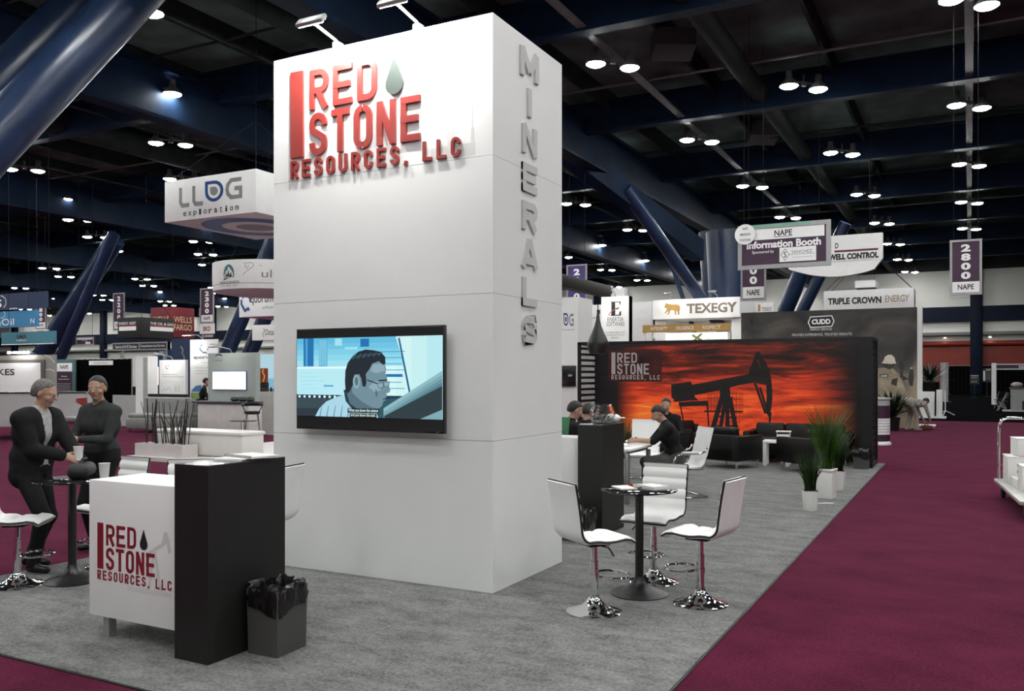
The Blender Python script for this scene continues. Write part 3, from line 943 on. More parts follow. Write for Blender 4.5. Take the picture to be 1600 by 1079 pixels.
def stool_profile():
    p = []
    for i in range(9): p.append((.225 - i * .0425, -.018 if i == 0 else (.0 + .006 * math.sin(i))))
    p[0] = (.225, -.022); p[1] = (.19, -.002)
    for a in range(1, 6): p.append((-.135 - .085 * math.sin(R(15 * a * 1.1)), .085 - .085 * math.cos(R(15 * a * 1.1)) ))
    y, z = p[-1]
    for i in range(1, 13): p.append((y - .003 * i - .00012 * i * i, z + .0288 * i))
    return p
PIPE = mat('black_piping', (0.012, 0.012, 0.012), 0.35)
def bar_stool(loc, rz, label, sh=.545):
    t = thing('bar_stool', label, 'bar stool', loc, rz, 'white bar stools')
    m = MB().lathe([(.205, 0), (.207, .006), (.195, .014), (.15, .024), (.095, .046), (.06, .078), (.044, .10), (.040, .112), (.0001, .112)], n=36); m.build('base', CHROME, t)
    m = MB(); m.tube([(0, 0, .11), (0, 0, .125)], .036, 20); m.tube([(0, 0, .12), (0, 0, sh - .17)], .0295, 20); m.tube([(0, 0, sh - .18), (0, 0, sh - .05)], .024, 16); m.build('post', CHROME, t)
    m = MB(); m.tube([(0, 0, .235), (0, 0, .275)], .034, 18)
    m.tube([(.115 * math.cos(2 * PI * i / 28) * 1.25, .155 + .125 * math.sin(2 * PI * i / 28), .255) for i in range(28)], .0095, 8, 0, True); m.build('footrest', CHROME, t)
    m = MB(); m.box((0, 0, sh - .045), (.17, .17, .014)); m.tube([(.03, .02, sh - .055), (.12, .05, sh - .06), (.165, .065, sh - .115)], .006, 8); m.build('lever', BLACKM, t)
    pr = [(y, z + sh) for y, z in stool_profile()]
    m = MB(); sheet(m, pr, .40, .046, 0, (3, 6, 15, 18, 21, 24), 9); s_ = m.build('seat_shell', LEATHW, t)
    m = MB()
    for sx in (-1, 1): m.tube([(sx * .2005, y, z) for y, z in pr], .0085, 8)
    m.tube([(-.2, pr[-1][0], pr[-1][1]), (.2, pr[-1][0], pr[-1][1])], .0085, 8); m.tube([(-.2, pr[0][0], pr[0][1]), (.2, pr[0][0], pr[0][1])], .0085, 8)
    m.build('piping', PIPE, s_)
    return t
def face(deg):
    """rotation so that local +Y points deg degrees clockwise from straight away from the camera"""
    return TH - R(deg)
GZ = 0.011
def gp(px, py): return Vector((G(px, py, GZ).x, G(px, py, GZ).y, GZ))
bar_stool(gp(928.5, 955), face(64), 'white bar stool on the left side of the right-hand round table')
bar_stool(gp(1021, 908), face(212), 'white bar stool facing the camera behind the right-hand round table')
bar_stool(gp(1094.5, 943), face(-54), 'white bar stool on the right side of the round table, nearest the aisle')
bar_stool(gp(27, 914), face(80), 'white bar stool at the left edge below the man in the dark blazer')
bar_stool(gp(171, 884), face(210), 'white bar stool mostly hidden behind the logo cabinet and round table')
bar_stool(Vector((-4.86, 5.02, GZ)), face(-72), 'white bar stool between the black counter slab and the tower', .62)
bar_stool(Vector((-5.62, 5.0, GZ)), face(170), 'white stool tucked behind the near counter, only its top showing', .60)

GLASSD = mat('smoked_glass', (0.012, 0.012, 0.013), 0.06, var=0.05, coat=0.3)
def round_table(loc, hgt, label, r_=.30):
    t = thing('round_table', label, 'table', loc)
    m = MB().lathe([(.0001, 0), (.225, 0), (.228, .008), (.20, .022), (.12, .05), (.06, .085), (.040, .125), (.036, .14)], n=40); m.build('base', BLACKM, t)
    m = MB(); m.tube([(0, 0, .13), (0, 0, hgt - .03)], .034, 20); m.box((0, 0, hgt - .024), (.22, .22, .012)); m.build('post', BLACKM, t)
    m = MB().lathe([(.0001, hgt - .018), (r_ - .01, hgt - .018), (r_, hgt - .012), (r_, hgt - .004), (r_ - .006, hgt), (.0001, hgt)], n=56); m.build('tabletop', GLASSD, t)
    return t
rt = gp(999, 927)
round_table(rt, .835, 'round black bar table with white leaflets, right of the tower')
lt = gp(113, 907)
round_table(lt, .86, 'round black bar table where two men stand, left of the counter', .31)
def leaflet(c, w_, d_, rz, label, h_=.006, name='leaflet'):
    m = MB(); m.box((0, 0, h_ / 2), (w_, d_, h_)); m.prism([(-w_ / 2, -d_ / 2), (w_ / 2, -d_ / 2), (w_ / 2, d_ / 2 - .02), (-w_ / 2, d_ / 2)], None, .0012, 0, h_ + .0006)
    o = m.build(name, PAPER); o.location = c; o.rotation_euler = (0, 0, rz)
    return tag(o, label, 'leaflet', 'leaflets on the round table')
leaflet((rt.x - .115, rt.y - .03, GZ + .836), .21, .14, face(75), 'flat white leaflet on left half of the right-hand round table')
leaflet((rt.x + .085, rt.y + .07, GZ + .836), .15, .21, face(-30), 'thick white brochure on the right half of the round tabletop', .022, 'brochure')
m = MB(); m.tube([(-.06, 0, .005), (.06, 0, .005)], .0045, 8); o = m.build('ballpoint_pen', BLACKS); o.location = (rt.x - .005, rt.y - .015, GZ + .836); o.rotation_euler = (0, 0, R(70)); tag(o, 'dark pen lying between two leaflets on the round table', 'pen')
CUPW = mat('white_paper_cup', (0.80, 0.79, 0.76), 0.6)
def paper_cup(c, label, h_=.115, r_=.042):
    t = thing('paper_cup', label, 'cup', c)
    m = MB().lathe([(.0001, 0), (r_ * .72, 0), (r_, h_), (r_ * 1.05, h_ + .004), (r_ * .95, h_ + .004), (r_ * .68, .006), (.0001, .006)], n=24); m.build('cup_wall', CUPW, t)
    return t
paper_cup(G(163, 748, .872), 'white paper cup standing on the left round bar table', .13, .045)
# dark bag on the left table
m = MB(); m.box((0, 0, .065), (.36, .17, .13), 0, 0, .06, seg=4); m.tube([(-.08, 0, .12), (-.06, .02, .16), (.06, .02, .165), (.08, 0, .12)], .010, 8)
o = m.build('bag', mat('black_nylon', (0.012, 0.012, 0.013), 0.6, var=0.2)); q = G(128, 746, .872); o.location = (q.x, q.y, GZ + .8605); o.rotation_euler = (0, 0, face(78)); tag(o, 'soft black bag lying on the left round bar table', 'bag')

# glass bowl and cap on the far counter
bw = thing('glass_bowl', 'round clear glass bowl of wrapped sweets on the far black counter', 'bowl', (-3.60, 8.98, 1.2055))
m = MB().lathe([(.0001, 0), (.07, 0), (.115, .035), (.142, .10), (.135, .16), (.105, .205), (.108, .213), (.102, .215), (.098, .205), (.128, .158), (.135, .10), (.108, .04), (.066, .008), (.0001, .008)], n=36)
m.build('bowl_glass', glass('clear_glass'), bw)
CAND = [mat('sweet_silver', (0.6, 0.6, 0.6), 0.2, 0.8), mat('sweet_dark', (0.25, 0.25, 0.25), 0.3, 0.5), mat('sweet_cream', (0.7, 0.66, 0.6), 0.4)]
m = MB(); rr = random.Random(5)
for i in range(30):
    a = rr.uniform(0, 2 * PI); z = rr.uniform(.02, .10); q = rr.uniform(0, .092 if z > .05 else .06)
    m.box((q * math.cos(a), q * math.sin(a), z), (.035, .022, .018), a * 3, i % 3, .005)
o = m.build('wrapped_sweets', CAND); o.location = (-3.60, 8.98, 1.2055); tag(o, 'wrapped sweets heaped inside the round glass bowl', 'sweets', None, 'stuff')
m = MB().ball((0, 0, 0), .085, (1.05, .9, .6), 16); m.box((.09, 0, .005), (.09, .12, .008), 0, 0, .003)
o = m.build('cap', PAPER); o.location = (-3.575, 9.24, 1.2565); o.rotation_euler = (0, 0, R(30)); tag(o, 'white cap beside the glass bowl on the far counter', 'cap')
leaflet((-3.72, 8.80, 1.2055), .14, .10, R(20), 'small white card in front of the glass bowl on the far counter', .004, 'card')
# green folder and dark tablet on the white cabinet of the far counter
m = MB(); m.box((0, 0, .11), (.30, .012, .20), 0, 0, .003, Matrix.Rotation(R(-14), 4, 'X')); o = m.build('folder', mat('green_folder', (0.03, 0.16, 0.07), 0.5)); o.location = (-4.22, 9.1, 1.056); tag(o, 'green folder propped on the white cabinet behind the tower', 'folder')
# ================================================================ MURAL WALL
MY, MF = 18.35, 17.40       # print plane, front of the side returns
MX0, MX1, MH = -7.55, -1.59, 2.455
def ramp(nt, stops):
    rp = nt.nodes.new('ShaderNodeValToRGB')
    el = rp.color_ramp.elements
    while len(el) < len(stops): el.new(0.5)
    for e, (p, c) in zip(el, stops):
        e.position = p; e.color = tuple(c) + (1,)
    return rp
def sunset_mat():
    m = bpy.data.materials.new('sunset_print')
    m.use_nodes = True
    nt = m.node_tree; N = nt.nodes; L = nt.links
    b = N['Principled BSDF']; b.inputs['Roughness'].default_value = 0.55
    tc = N.new('ShaderNodeTexCoord')
    sx = N.new('ShaderNodeSeparateXYZ'); L.new(tc.outputs['Object'], sx.inputs[0])
    mp = N.new('ShaderNodeMapping'); mp.inputs['Scale'].default_value = (0.55, 1, 3.6); L.new(tc.outputs['Object'], mp.inputs['Vector'])
    n1 = N.new('ShaderNodeTexNoise'); n1.inputs['Scale'].default_value = 1.5; n1.inputs['Detail'].default_value = 9; n1.inputs['Roughness'].default_value = .62; n1.inputs['Distortion'].default_value = .7
    L.new(mp.outputs[0], n1.inputs['Vector'])
    mp2 = N.new('ShaderNodeMapping'); mp2.inputs['Scale'].default_value = (0.9, 1, 11); L.new(tc.outputs['Object'], mp2.inputs['Vector'])
    n2 = N.new('ShaderNodeTexNoise'); n2.inputs['Scale'].default_value = 1.2; n2.inputs['Detail'].default_value = 6; L.new(mp2.outputs[0], n2.inputs['Vector'])
    def math_(op, a, b_, c=None):
        q = N.new('ShaderNodeMath'); q.operation = op
        for i, v in enumerate((a, b_, c)):
            if v is None: continue
            if isinstance(v, (int, float)): q.inputs[i].default_value = v
            else: L.new(v, q.inputs[i])
        return q.outputs[0]
    def smooth(v, a, b_):
        q = N.new('ShaderNodeMapRange'); q.interpolation_type = 'SMOOTHSTEP'
        q.inputs['From Min'].default_value = a; q.inputs['From Max'].default_value = b_
        L.new(v, q.inputs['Value']); return q.outputs[0]
    base = math_('MULTIPLY_ADD', n1.outputs[0], 0.95, math_('MULTIPLY', n2.outputs[0], 0.42))
    hz = math_('MULTIPLY', smooth(sx.outputs['Z'], 1.0, 2.45), -0.36)
    val = math_('ADD', base, hz)
    # bright sun bank low on the left
    dx = math_('MULTIPLY', math_('SUBTRACT', sx.outputs['X'], 0.95), 0.75)
    dz = math_('MULTIPLY', math_('SUBTRACT', sx.outputs['Z'], 0.85), 1.5)
    d2 = math_('ADD', math_('MULTIPLY', dx, dx), math_('MULTIPLY', dz, dz))
    sun = math_('MULTIPLY', math_('POWER', 2.718, math_('MULTIPLY', d2, -3.0)), 0.17)
    val = math_('ADD', val, sun)
    rp = ramp(nt, [(0.30, (.012, .002, .001)), (0.46, (.13, .010, .003)), (0.58, (.42, .028, .007)), (0.72, (.72, .062, .010)), (0.84, (.80, .16, .016)), (0.97, (.80, .42, .05))])
    L.new(val, rp.inputs[0])
    mask = math_('MULTIPLY', smooth(sx.outputs['X'], 0.45, 1.05), smooth(sx.outputs['X'], 5.60, 4.55))
    mk = N.new('ShaderNodeMix'); mk.data_type = 'RGBA'
    mk.inputs['A'].default_value = (.004, .003, .003, 1)
    L.new(mask, mk.inputs['Factor']); L.new(rp.outputs[0], mk.inputs['B'])
    L.new(mk.outputs['Result'], b.inputs['Base Color']); L.new(mk.outputs['Result'], b.inputs['Emission Color'])
    b.inputs['Emission Strength'].default_value = 0.35
    return m
MURB = mat('mural_black_frame', (0.006, 0.006, 0.006), 0.4, var=0.1)
mw = thing('mural_wall', 'black framed wall with backlit red sunset print and oil pump silhouette', 'mural wall', (-7.5, MY, 0.011))
mb = MB(); mb.span((MX0, MY + .012, .011), (MX1, MY + .10, MH)); mb.build('wall_core', MURB, mw, world=True)
mb = MB()
mb.span((MX0, MF - .02, .011), (MX0 + .06, MF + .06, MH)); mb.span((-1.80, MF - .02, .011), (MX1, MF + .05, MH))
mb.span((MX0, MF - .02, MH - .065), (MX1, MF + .04, MH + .002)); mb.span((MX0, MF, MH - .065), (MX0 + .06, MY, MH)); mb.span((MX1 - .06, MF, MH - .065), (MX1, MY, MH))
mb.span((MX0, MF, .011), (MX0 + .06, MY, .09)); mb.span((MX1 - .06, MF, .011), (MX1, MY, .09))
mb.build('frame', MURB, mw, world=True)
for X in (MX0 + .02, MX1 - .04):      # open slotted side returns
    mb = MB()
    z = .12
    while z < MH - .12:
        mb.span((X, MF + .05, z), (X + .005, MY, z + .055)); z += .128
    y = MF + .06
    while y < MY:
        mb.span((X + .001, y, .08), (X + .004, y + .022, MH - .06)); y += .062
    mb.build('slotted_screen', MURB, mw, world=True)
mb = MB(); mb.add([(-7.5, MY, .09), (MX1 - .04, MY, .09), (MX1 - .04, MY, MH - .01), (-7.5, MY, MH - .01)], [(0, 1, 2, 3)])
mb.build('sunset_print', sunset_mat(), mw, world=True)
# pump silhouette printed on it (traced at the wall's own distance)
JX = mat('silhouette_print', (0.010, 0.007, 0.006), 0.5, var=0.3)
JM = frame((0, MY, 0))
_jz = [0.0012]
def jp(mb, pts, t=None):
    q = [AY(900 + x * 0.3, 530 + y * 0.3, MY) for x, y in pts]
    _jz[0] += .0003
    if t is None:
        mb.prism([(p.x, p.z) for p in q], JM, 0, 0, _jz[0])
    else:
        stroke(mb, [(p.x, p.z) for p in q], t, JM, .0001, 0, _jz[0])
mb = MB()
jp(mb, [(936, 64), (952, 62), (968, 84), (990, 118), (1008, 165), (1018, 215), (1023, 265), (1021, 330), (1012, 388), (985, 386), (990, 350), (994, 290), (990, 240), (978, 195), (962, 150), (950, 110)])
jp(mb, [(936, 64), (950, 100), (930, 150), (915, 178), (898, 178), (912, 135), (928, 95)])
jp(mb, [(605, 236), (900, 180), (905, 165), (930, 150), (975, 165), (988, 238), (930, 224), (850, 238), (760, 262), (620, 290)])
jp(mb, [(935, 90), (950, 120), (965, 170), (905, 180), (925, 130)])
jp(mb, [(496, 234), (598, 219), (612, 250), (622, 312), (560, 322), (512, 326), (508, 308), (498, 306)])
jp(mb, [(535, 326), (686, 318), (690, 344), (545, 350), (535, 344)])
jp(mb, [(590, 318), (620, 300), (640, 318)])
jp(mb, [(750, 262), (802, 250), (805, 300), (812, 330), (780, 340), (748, 330)])
for a in (([(748, 300), (770, 310), (722, 480), (694, 480)]), ([(766, 320), (790, 320), (776, 480), (748, 480)][:2] + [(758, 480), (740, 480)]), ([(790, 300), (812, 300), (852, 500), (826, 500)]), ([(780, 320), (800, 320), (800, 500), (776, 500)])):
    jp(mb, a)
for a in (([(720, 400), (760, 400)]), ([(708, 450), (750, 450)]), ([(795, 405), (835, 405)]), ([(800, 450), (845, 450)]), ([(668, 374), (870, 376)])): jp(mb, a, .035)
for a in (([(545, 348), (562, 440)]), ([(684, 344), (694, 480)])): jp(mb, a, .032)
for a in (([(932, 226), (988, 386)]), ([(958, 250), (1002, 388)]), ([(1018, 300), (1006, 388)])): jp(mb, a, .05)
jp(mb, [(990, 380), (1020, 380), (1018, 400), (1013, 434), (1005, 434), (1003, 402)])
for x in (690, 705, 722, 738, 815, 835, 855, 868): jp(mb, [(x, 278 if x > 800 else 290), (x, 374)], .007)
for y in (280, 310, 342): jp(mb, [(812, y), (868, y)], .007); jp(mb, [(686, y + 8), (742, y + 8)], .007)
for x in (836, 852): jp(mb, [(x, 376), (x, 480)], .008)
jp(mb, [(560, 436), (640, 440), (648, 470), (700, 475), (700, 500), (540, 500), (540, 470)])
mb.build('pump_silhouette', JX, mw, world=True)
mb = MB(); A = AY(950, 547, MY); B = AY(1034, 596, MY)
mb.add([(A.x, MY - .002, B.z), (B.x, MY - .002, B.z), (B.x, MY - .002, A.z), (A.x, MY - .002, A.z)], [(0, 1, 2, 3)])
mb.build('logo_panel', mat('dark_red_panel', (0.055, 0.007, 0.006), 0.5, var=.4, scale=3), mw, world=True)
A = AY(955.5, 592.5, MY); B = AY(1031, 592.5, MY)
PALEL = mat('pale_print', (0.50, 0.46, 0.45), 0.5, var=.05)
brand_logo(mw, frame((A.x, MY - .0035, A.z)), B.x - A.x, .0008, PALEL, JX)

# ---------------------------------------------------------------- pendant lamp
pl = AX(938, 461, -4.10)
pd = thing('pendant_lamp', 'black teardrop pendant lamp hanging from the tower arm above the table', 'pendant lamp', (-4.10, pl.y - .08, 0))
q = (-4.10, pl.y - .08)
zb = P(925, 552, (-q[0] * ST + q[1] * CT)).z; hh = (552 - 487) * (-q[0] * ST + q[1] * CT) / F
m = MB().lathe([(.105, 0), (.118, .03), (.132, .09), (.130, .14), (.108, .20), (.075, .265), (.045, .34), (.024, .42), (.012, hh), (.0001, hh)], (0, 0, zb), 36); sh_ = m.build('lamp_shade', mat('black_lamp_enamel', (0.016, 0.016, 0.015), 0.35, var=.15), pd)
m = MB().lathe([(.10, .004), (.0001, .004)], (0, 0, zb), 24); m.build('bulb_glow', glow('pendant_glow', (1.0, .86, .66), 4.0), sh_)
m = MB(); m.tube([(0, 0, zb + hh - .01), (0, 0, 2.74)], .006, 8); m.build('cord', BLACKS, pd)

# ================================================================ SOFA, ARMCHAIRS, SIDE TABLE
def seat_unit(name, label, cat, loc, rz, n, w_, arm=.14, dep=.84, bh=.80, group=None):
    t = thing(name, label, cat, loc, rz, group)
    W = n * w_ + 2 * arm
    m = MB(); m.box((0, -.02, .27), (W - .02, dep - .06, .24), 0, 0, .02); m.box((0, -dep / 2 + .08, .385), (W - .04, .14, .48), 0, 0, .03); m.build('frame', LEATHB, t)
    for sx in (-1, 1):
        m = MB(); m.box((sx * (W / 2 - arm / 2), 0, .38), (arm, dep, .46), 0, 0, .03); m.build('armrest', LEATHB, t)
        for sy in (-1, 1):
            m = MB(); m.tube([(sx * (W / 2 - .08), sy * (dep / 2 - .08), 0), (sx * (W / 2 - .08), sy * (dep / 2 - .08), .155)], [.018, .026], 12); m.build('leg', CHROME, t)
    for i in range(n):
        x = (i - (n - 1) / 2) * w_
        m = MB(); m.box((x, .07, .435), (w_ - .008, dep - .22, .15), 0, 0, .045, seg=3); m.build('seat_cushion', LEATHB, t)
        m = MB(); m.box((0, 0, 0), (w_ - .008, .17, .34), 0, 0, .05, Matrix.Translation((x, -dep / 2 + .22, .59)) @ Matrix.Rotation(R(10), 4, 'X'), seg=3); m.build('back_cushion', LEATHB, t)
    return t
s0 = AY(1166, 690, 17.8); s1 = AY(1331, 690, 17.8)
wS = (s1.x - s0.x)
seat_unit('sofa', 'black leather three-seat sofa standing against the sunset mural', 'sofa', ((s0.x + s1.x) / 2, 17.88, GZ), PI, 3, (wS - .28) / 3)
a1 = gp(1143, 729)
seat_unit('armchair', 'black leather armchair seen from behind, left of the white side table', 'armchair', (a1.x, a1.y, GZ), face(48), 1, .56, group='black armchairs')
a2 = gp(1266, 735)
seat_unit('armchair', 'black leather armchair partly hidden by the tall potted grass', 'armchair', (a2.x, a2.y, GZ), face(-25), 1, .58, group='black armchairs')
a3 = gp(1078, 713)
seat_unit('armchair', 'black leather armchair in front of the mural, behind the white office chair', 'armchair', (a3.x, a3.y + .05, GZ), face(150), 1, .56, group='black armchairs')
st_ = gp(1214, 726)
tb = thing('side_table', 'small square white side table between the armchairs and sofa', 'side table', (st_.x, st_.y, GZ), R(6))
m = MB(); m.box((0, 0, .455), (.50, .50, .04), 0, 0, .004); m.build('tabletop', WHITE, tb)
for sx in (-1, 1):
    for sy in (-1, 1):
        m = MB(); m.box((sx * .205, sy * .205, .2175), (.072, .072, .435)); m.build('leg', WHITE, tb)
bx_ = thing('brochure_box', 'white open brochure box on the small white side table', 'box', (st_.x + .12, st_.y + .03, GZ + .476), R(6))
m = MB(); m.box((0, 0, .008), (.24, .22, .016)); m.box((0, .105, .085), (.24, .01, .16)); m.box((-.115, 0, .085), (.01, .22, .16)); m.box((.115, 0, .085), (.01, .22, .16)); m.box((0, -.105, .06), (.24, .01, .12)); m.build('box_body', WHITE, bx_)
m = MB(); m.box((0, .0, .172), (.27, .25, .014)); m.build('lid', WHITE, bx_)

# ================================================================ POTTED GRASSES
POTW = mat('white_ceramic_pot', (0.74, 0.73, 0.70), 0.4, var=.04, scale=5)
SOIL = mat('dark_soil', (0.012, 0.010, 0.008), 0.9)
GRS = mat('grass_green', (0.055, 0.125, 0.016), 0.5, var=.5, scale=14)
GRD = mat('grass_dark', (0.012, 0.028, 0.008), 0.5, var=.5, scale=14)
def grass(loc, label, ph, pw, gh, n, spread, seed, dark=.4, rz=0.0, octo=False):
    t = thing('potted_grass', label, 'plant', loc, rz, 'potted grasses')
    m = MB(); a = pw / 2
    if octo:
        m.lathe([(a * .80, 0), (a * .84, .01), (a * 1.02, ph * .92), (a * 1.02, ph), (a * .92, ph), (a * .90, ph - .03), (.0001, ph - .03)], (0, 0, 0), 8)
    else:
        m.box((0, 0, ph / 2), (pw * .94, pw * .94, ph - .002), 0, 0, .012); m.box((0, 0, ph - .016), (pw * 1.06, pw * 1.06, .032), 0, 0, .006)
    m.build('pot', POTW, t)
    m = MB(); m.box((0, 0, ph + .001), (pw * .82, pw * .82, .006)); m.build('soil', SOIL, t)
    m = MB(); rr = random.Random(seed)
    for i in range(n):
        a0 = rr.uniform(0, 2 * PI); r0 = a * .62 * math.sqrt(rr.random())
        b0 = Vector((r0 * math.cos(a0), r0 * math.sin(a0), ph))
        an = a0 + rr.uniform(-.6, .6); L = gh * rr.uniform(.45, 1.05); ln = spread * rr.uniform(.15, 1.0)
        wd = rr.uniform(.0035, .0065)
        side = Vector((-math.sin(an + 1), math.cos(an + 1), 0))
        vs, fs = [], []
        K = 5
        for k in range(K + 1):
            s_ = k / K
            p = b0 + Vector((math.cos(an) * ln * s_ ** 1.9, math.sin(an) * ln * s_ ** 1.9, L * (s_ - .10 * s_ ** 3 * ln / max(.1, spread))))
            w2 = wd * (1 - s_ ** 2.2) + .0004
            vs += [p - side * w2, p + side * w2]
        for k in range(K): fs.append((2 * k, 2 * k + 1, 2 * k + 3, 2 * k + 2))
        m.add(vs, fs, 0 if rr.random() > dark else 1)
    m.build('foliage', [GRS, GRD], t, angle=180)
    return t
g = gp(1266, 797); grass(g, 'shortest grass in small white pot, nearest of three by the aisle', .255, .205, .56, 260, .17, 1, .75, R(20), True)
g = gp(1291, 778); grass(g, 'tallest bright green grass in a square white pot by the aisle', .42, .235, .98, 420, .34, 2, .2, R(-8))
g = gp(1309, 765); grass(g, 'dark grass in the rearmost white pot beside the aisle edge', .29, .22, .66, 260, .24, 3, .85, R(12), True)
g = gp(974, 742); grass(g, 'dark potted grass behind the meeting table, against the mural', .30, .26, .72, 240, .30, 4, .85, R(12), True)
# round table-lamp-like ring of light cable on the floor by the bin
m = MB(); q = gp(1323, 722); m.tube([(.10 * math.cos(2 * PI * i / 24), 0, .105 + .10 * math.sin(2 * PI * i / 24)) for i in range(24)], .011, 8, 0, True)
o = m.build('white_cable_coil', WHITE); o.location = (q.x, q.y + .1, GZ); o.rotation_euler = (0, 0, face(90)); tag(o, 'white coiled cable ring near the floor at the right end of the sofa', 'cable')
# cable tail and a carpet scrap by the pots
m = MB(); q = gp(1290, 787)
m.tube([(-.10, 0, .008), (-.03, -.01, .012), (.05, .01, .010), (.11, 0, .008)], .008, 6); o = m.build('power_cable', WHITE); o.location = (q.x, q.y, GZ); o.rotation_euler = (0, 0, TH); tag(o, 'short white cable end on the carpet between the grass pots', 'cable')

# ================================================================ MEETING TABLE AND OFFICE CHAIRS
mt_c = gp(936, 781)
MTZ = .745
mtb = thing('meeting_table', 'white topped meeting table with square steel legs behind the far counter', 'table', (mt_c.x, mt_c.y + .25, GZ), 0)
m = MB(); m.box((0, 0, MTZ - .018), (1.05, .95, .036), 0, 0, .006); m.build('tabletop', WHITE, mtb)
m = MB(); m.box((0, 0, MTZ - .055), (.95, .85, .04)); m.build('apron', STEEL, mtb)
for sx in (-1, 1):
    for sy in (-1, 1):
        m = MB(); m.box((sx * .48, sy * .43, (MTZ - .07) / 2), (.055, .055, MTZ - .07), 0, 0, .006); m.build('leg', STEEL, mtb)
def office_chair(loc, rz, label):
    t = thing('office_chair', label, 'office chair', loc, rz, 'white cantilever office chairs')
    m = MB()
    for sx in (-1, 1):
        m.tube([(sx * .27, -.26, .014), (sx * .27, .16, .014), (sx * .27, .24, .05), (sx * .27, .265, .14), (sx * .27, .255, .52), (sx * .27, .22, .60), (sx * .27, .15, .63), (sx * .27, -.15, .63), (sx * .26, -.24, .66), (sx * .235, -.27, .72)], .0135, 10)
        m.tube([(sx * .25, .20, .405), (sx * .25, -.20, .405)], .0115, 8)
        m.tube([(sx * .27, .255, .42), (sx * .24, .22, .41)], .0115, 8)
    m.tube([(-.27, -.26, .014), (.27, -.26, .014)], .0135, 10); m.tube([(-.25, .20, .405), (.25, .20, .405)], .0115, 8); m.tube([(-.25, -.18, .405), (.25, -.18, .405)], .0115, 8)
    m.build('tube_frame', CHROME, t)
    pr = [(.23, .425), (.20, .445), (.10, .440), (0, .432), (-.10, .430), (-.18, .445), (-.225, .49), (-.245, .56)]
    pr += [(-.255 - .0125 * i, .56 + .0475 * i) for i in range(1, 10)]
    m = MB(); sheet(m, pr, .47, .035, 0, (1, 3, 5, 7, 9, 11, 13, 15), 7); m.build('sling_seat', LEATHW, t)
    for sx in (-1, 1):
        m = MB(); m.box((sx * .27, .0, .648), (.045, .26, .026), 0, 0, .01); m.build('arm_pad', LEATHW, t)
    return t
oc = gp(1066, 775)
office_chair((oc.x, oc.y, GZ), face(-104), 'white ribbed cantilever chair under the man in the black shirt')
oc2 = gp(1003, 752)
office_chair((oc2.x, oc2.y + .1, GZ), face(195), 'white office chair on the far side of the meeting table')
oc3 = gp(915, 800)
office_chair((oc3.x - .55, oc3.y + .35, GZ), face(75), 'white office chair left of the meeting table, under the dark-jacketed person')
# things on the meeting table
paper_stack('paper_stack', 'white papers on meeting table in front of the seated man', 'papers', (mtb.location.x + .22, mtb.location.y - .12, GZ + MTZ + .0005), .21, .29, .012, face(60), 3)
q = (mtb.location.x + .12, mtb.location.y + .1, GZ + MTZ + .0005); paper_cup(q, 'white paper cup on the meeting table by the seated man', .10, .04)
# ================================================================ PEOPLE (bodies grown as one smooth skin around a posed skeleton)
def surfnets(f, org, h):
    """smooth surface through the zero level of a grid of distances"""
    s = f < 0
    nx, ny, nz = f.shape
    cs = [(i, j, k) for i in (0, 1) for j in (0, 1) for k in (0, 1)]
    cnt = np.zeros((nx - 1, ny - 1, nz - 1), np.int8)
    for (i, j, k) in cs: cnt += s[i:nx - 1 + i, j:ny - 1 + j, k:nz - 1 + k]
    cells = np.argwhere((cnt > 0) & (cnt < 8))
    pos = np.zeros((len(cells), 3)); num = np.zeros(len(cells))
    for a in cs:
        for ax in range(3):
            if a[ax] == 1: continue
            b = list(a); b[ax] = 1
            fa = f[cells[:, 0] + a[0], cells[:, 1] + a[1], cells[:, 2] + a[2]]
            fb = f[cells[:, 0] + b[0], cells[:, 1] + b[1], cells[:, 2] + b[2]]
            cr = (fa < 0) != (fb < 0)
            t = np.where(cr, fa / np.where(cr, fa - fb, 1), 0)
            p = np.array(a, float)[None, :].repeat(len(cells), 0); p[:, ax] += t
            pos += p * cr[:, None]; num += cr
    V = (cells + pos / num[:, None]) * h + np.array(org)
    idx = -np.ones((nx - 1, ny - 1, nz - 1), np.int64)
    idx[cells[:, 0], cells[:, 1], cells[:, 2]] = np.arange(len(cells))
    quads = []
    for ax in range(3):
        o1, o2 = [(1, 2), (2, 0), (0, 1)][ax]
        sl0 = [slice(None)] * 3; sl1 = [slice(None)] * 3
        sl0[ax] = slice(0, -1); sl1[ax] = slice(1, None)
        ch = s[tuple(sl0)] != s[tuple(sl1)]
        e = np.argwhere(ch)
        ok = (e[:, o1] > 0) & (e[:, o2] > 0) & (e[:, o1] < f.shape[o1] - 1) & (e[:, o2] < f.shape[o2] - 1)
        e = e[ok]
        def g(d1, d2):
            q = e.copy(); q[:, o1] -= d1; q[:, o2] -= d2
            return idx[q[:, 0], q[:, 1], q[:, 2]]
        Q = np.stack([g(1, 1), g(0, 1), g(0, 0), g(1, 0)], 1)
        flip = s[e[:, 0], e[:, 1], e[:, 2]]
        Q[~flip] = Q[~flip][:, ::-1]
        quads.append(Q)
    return V, np.concatenate(quads)
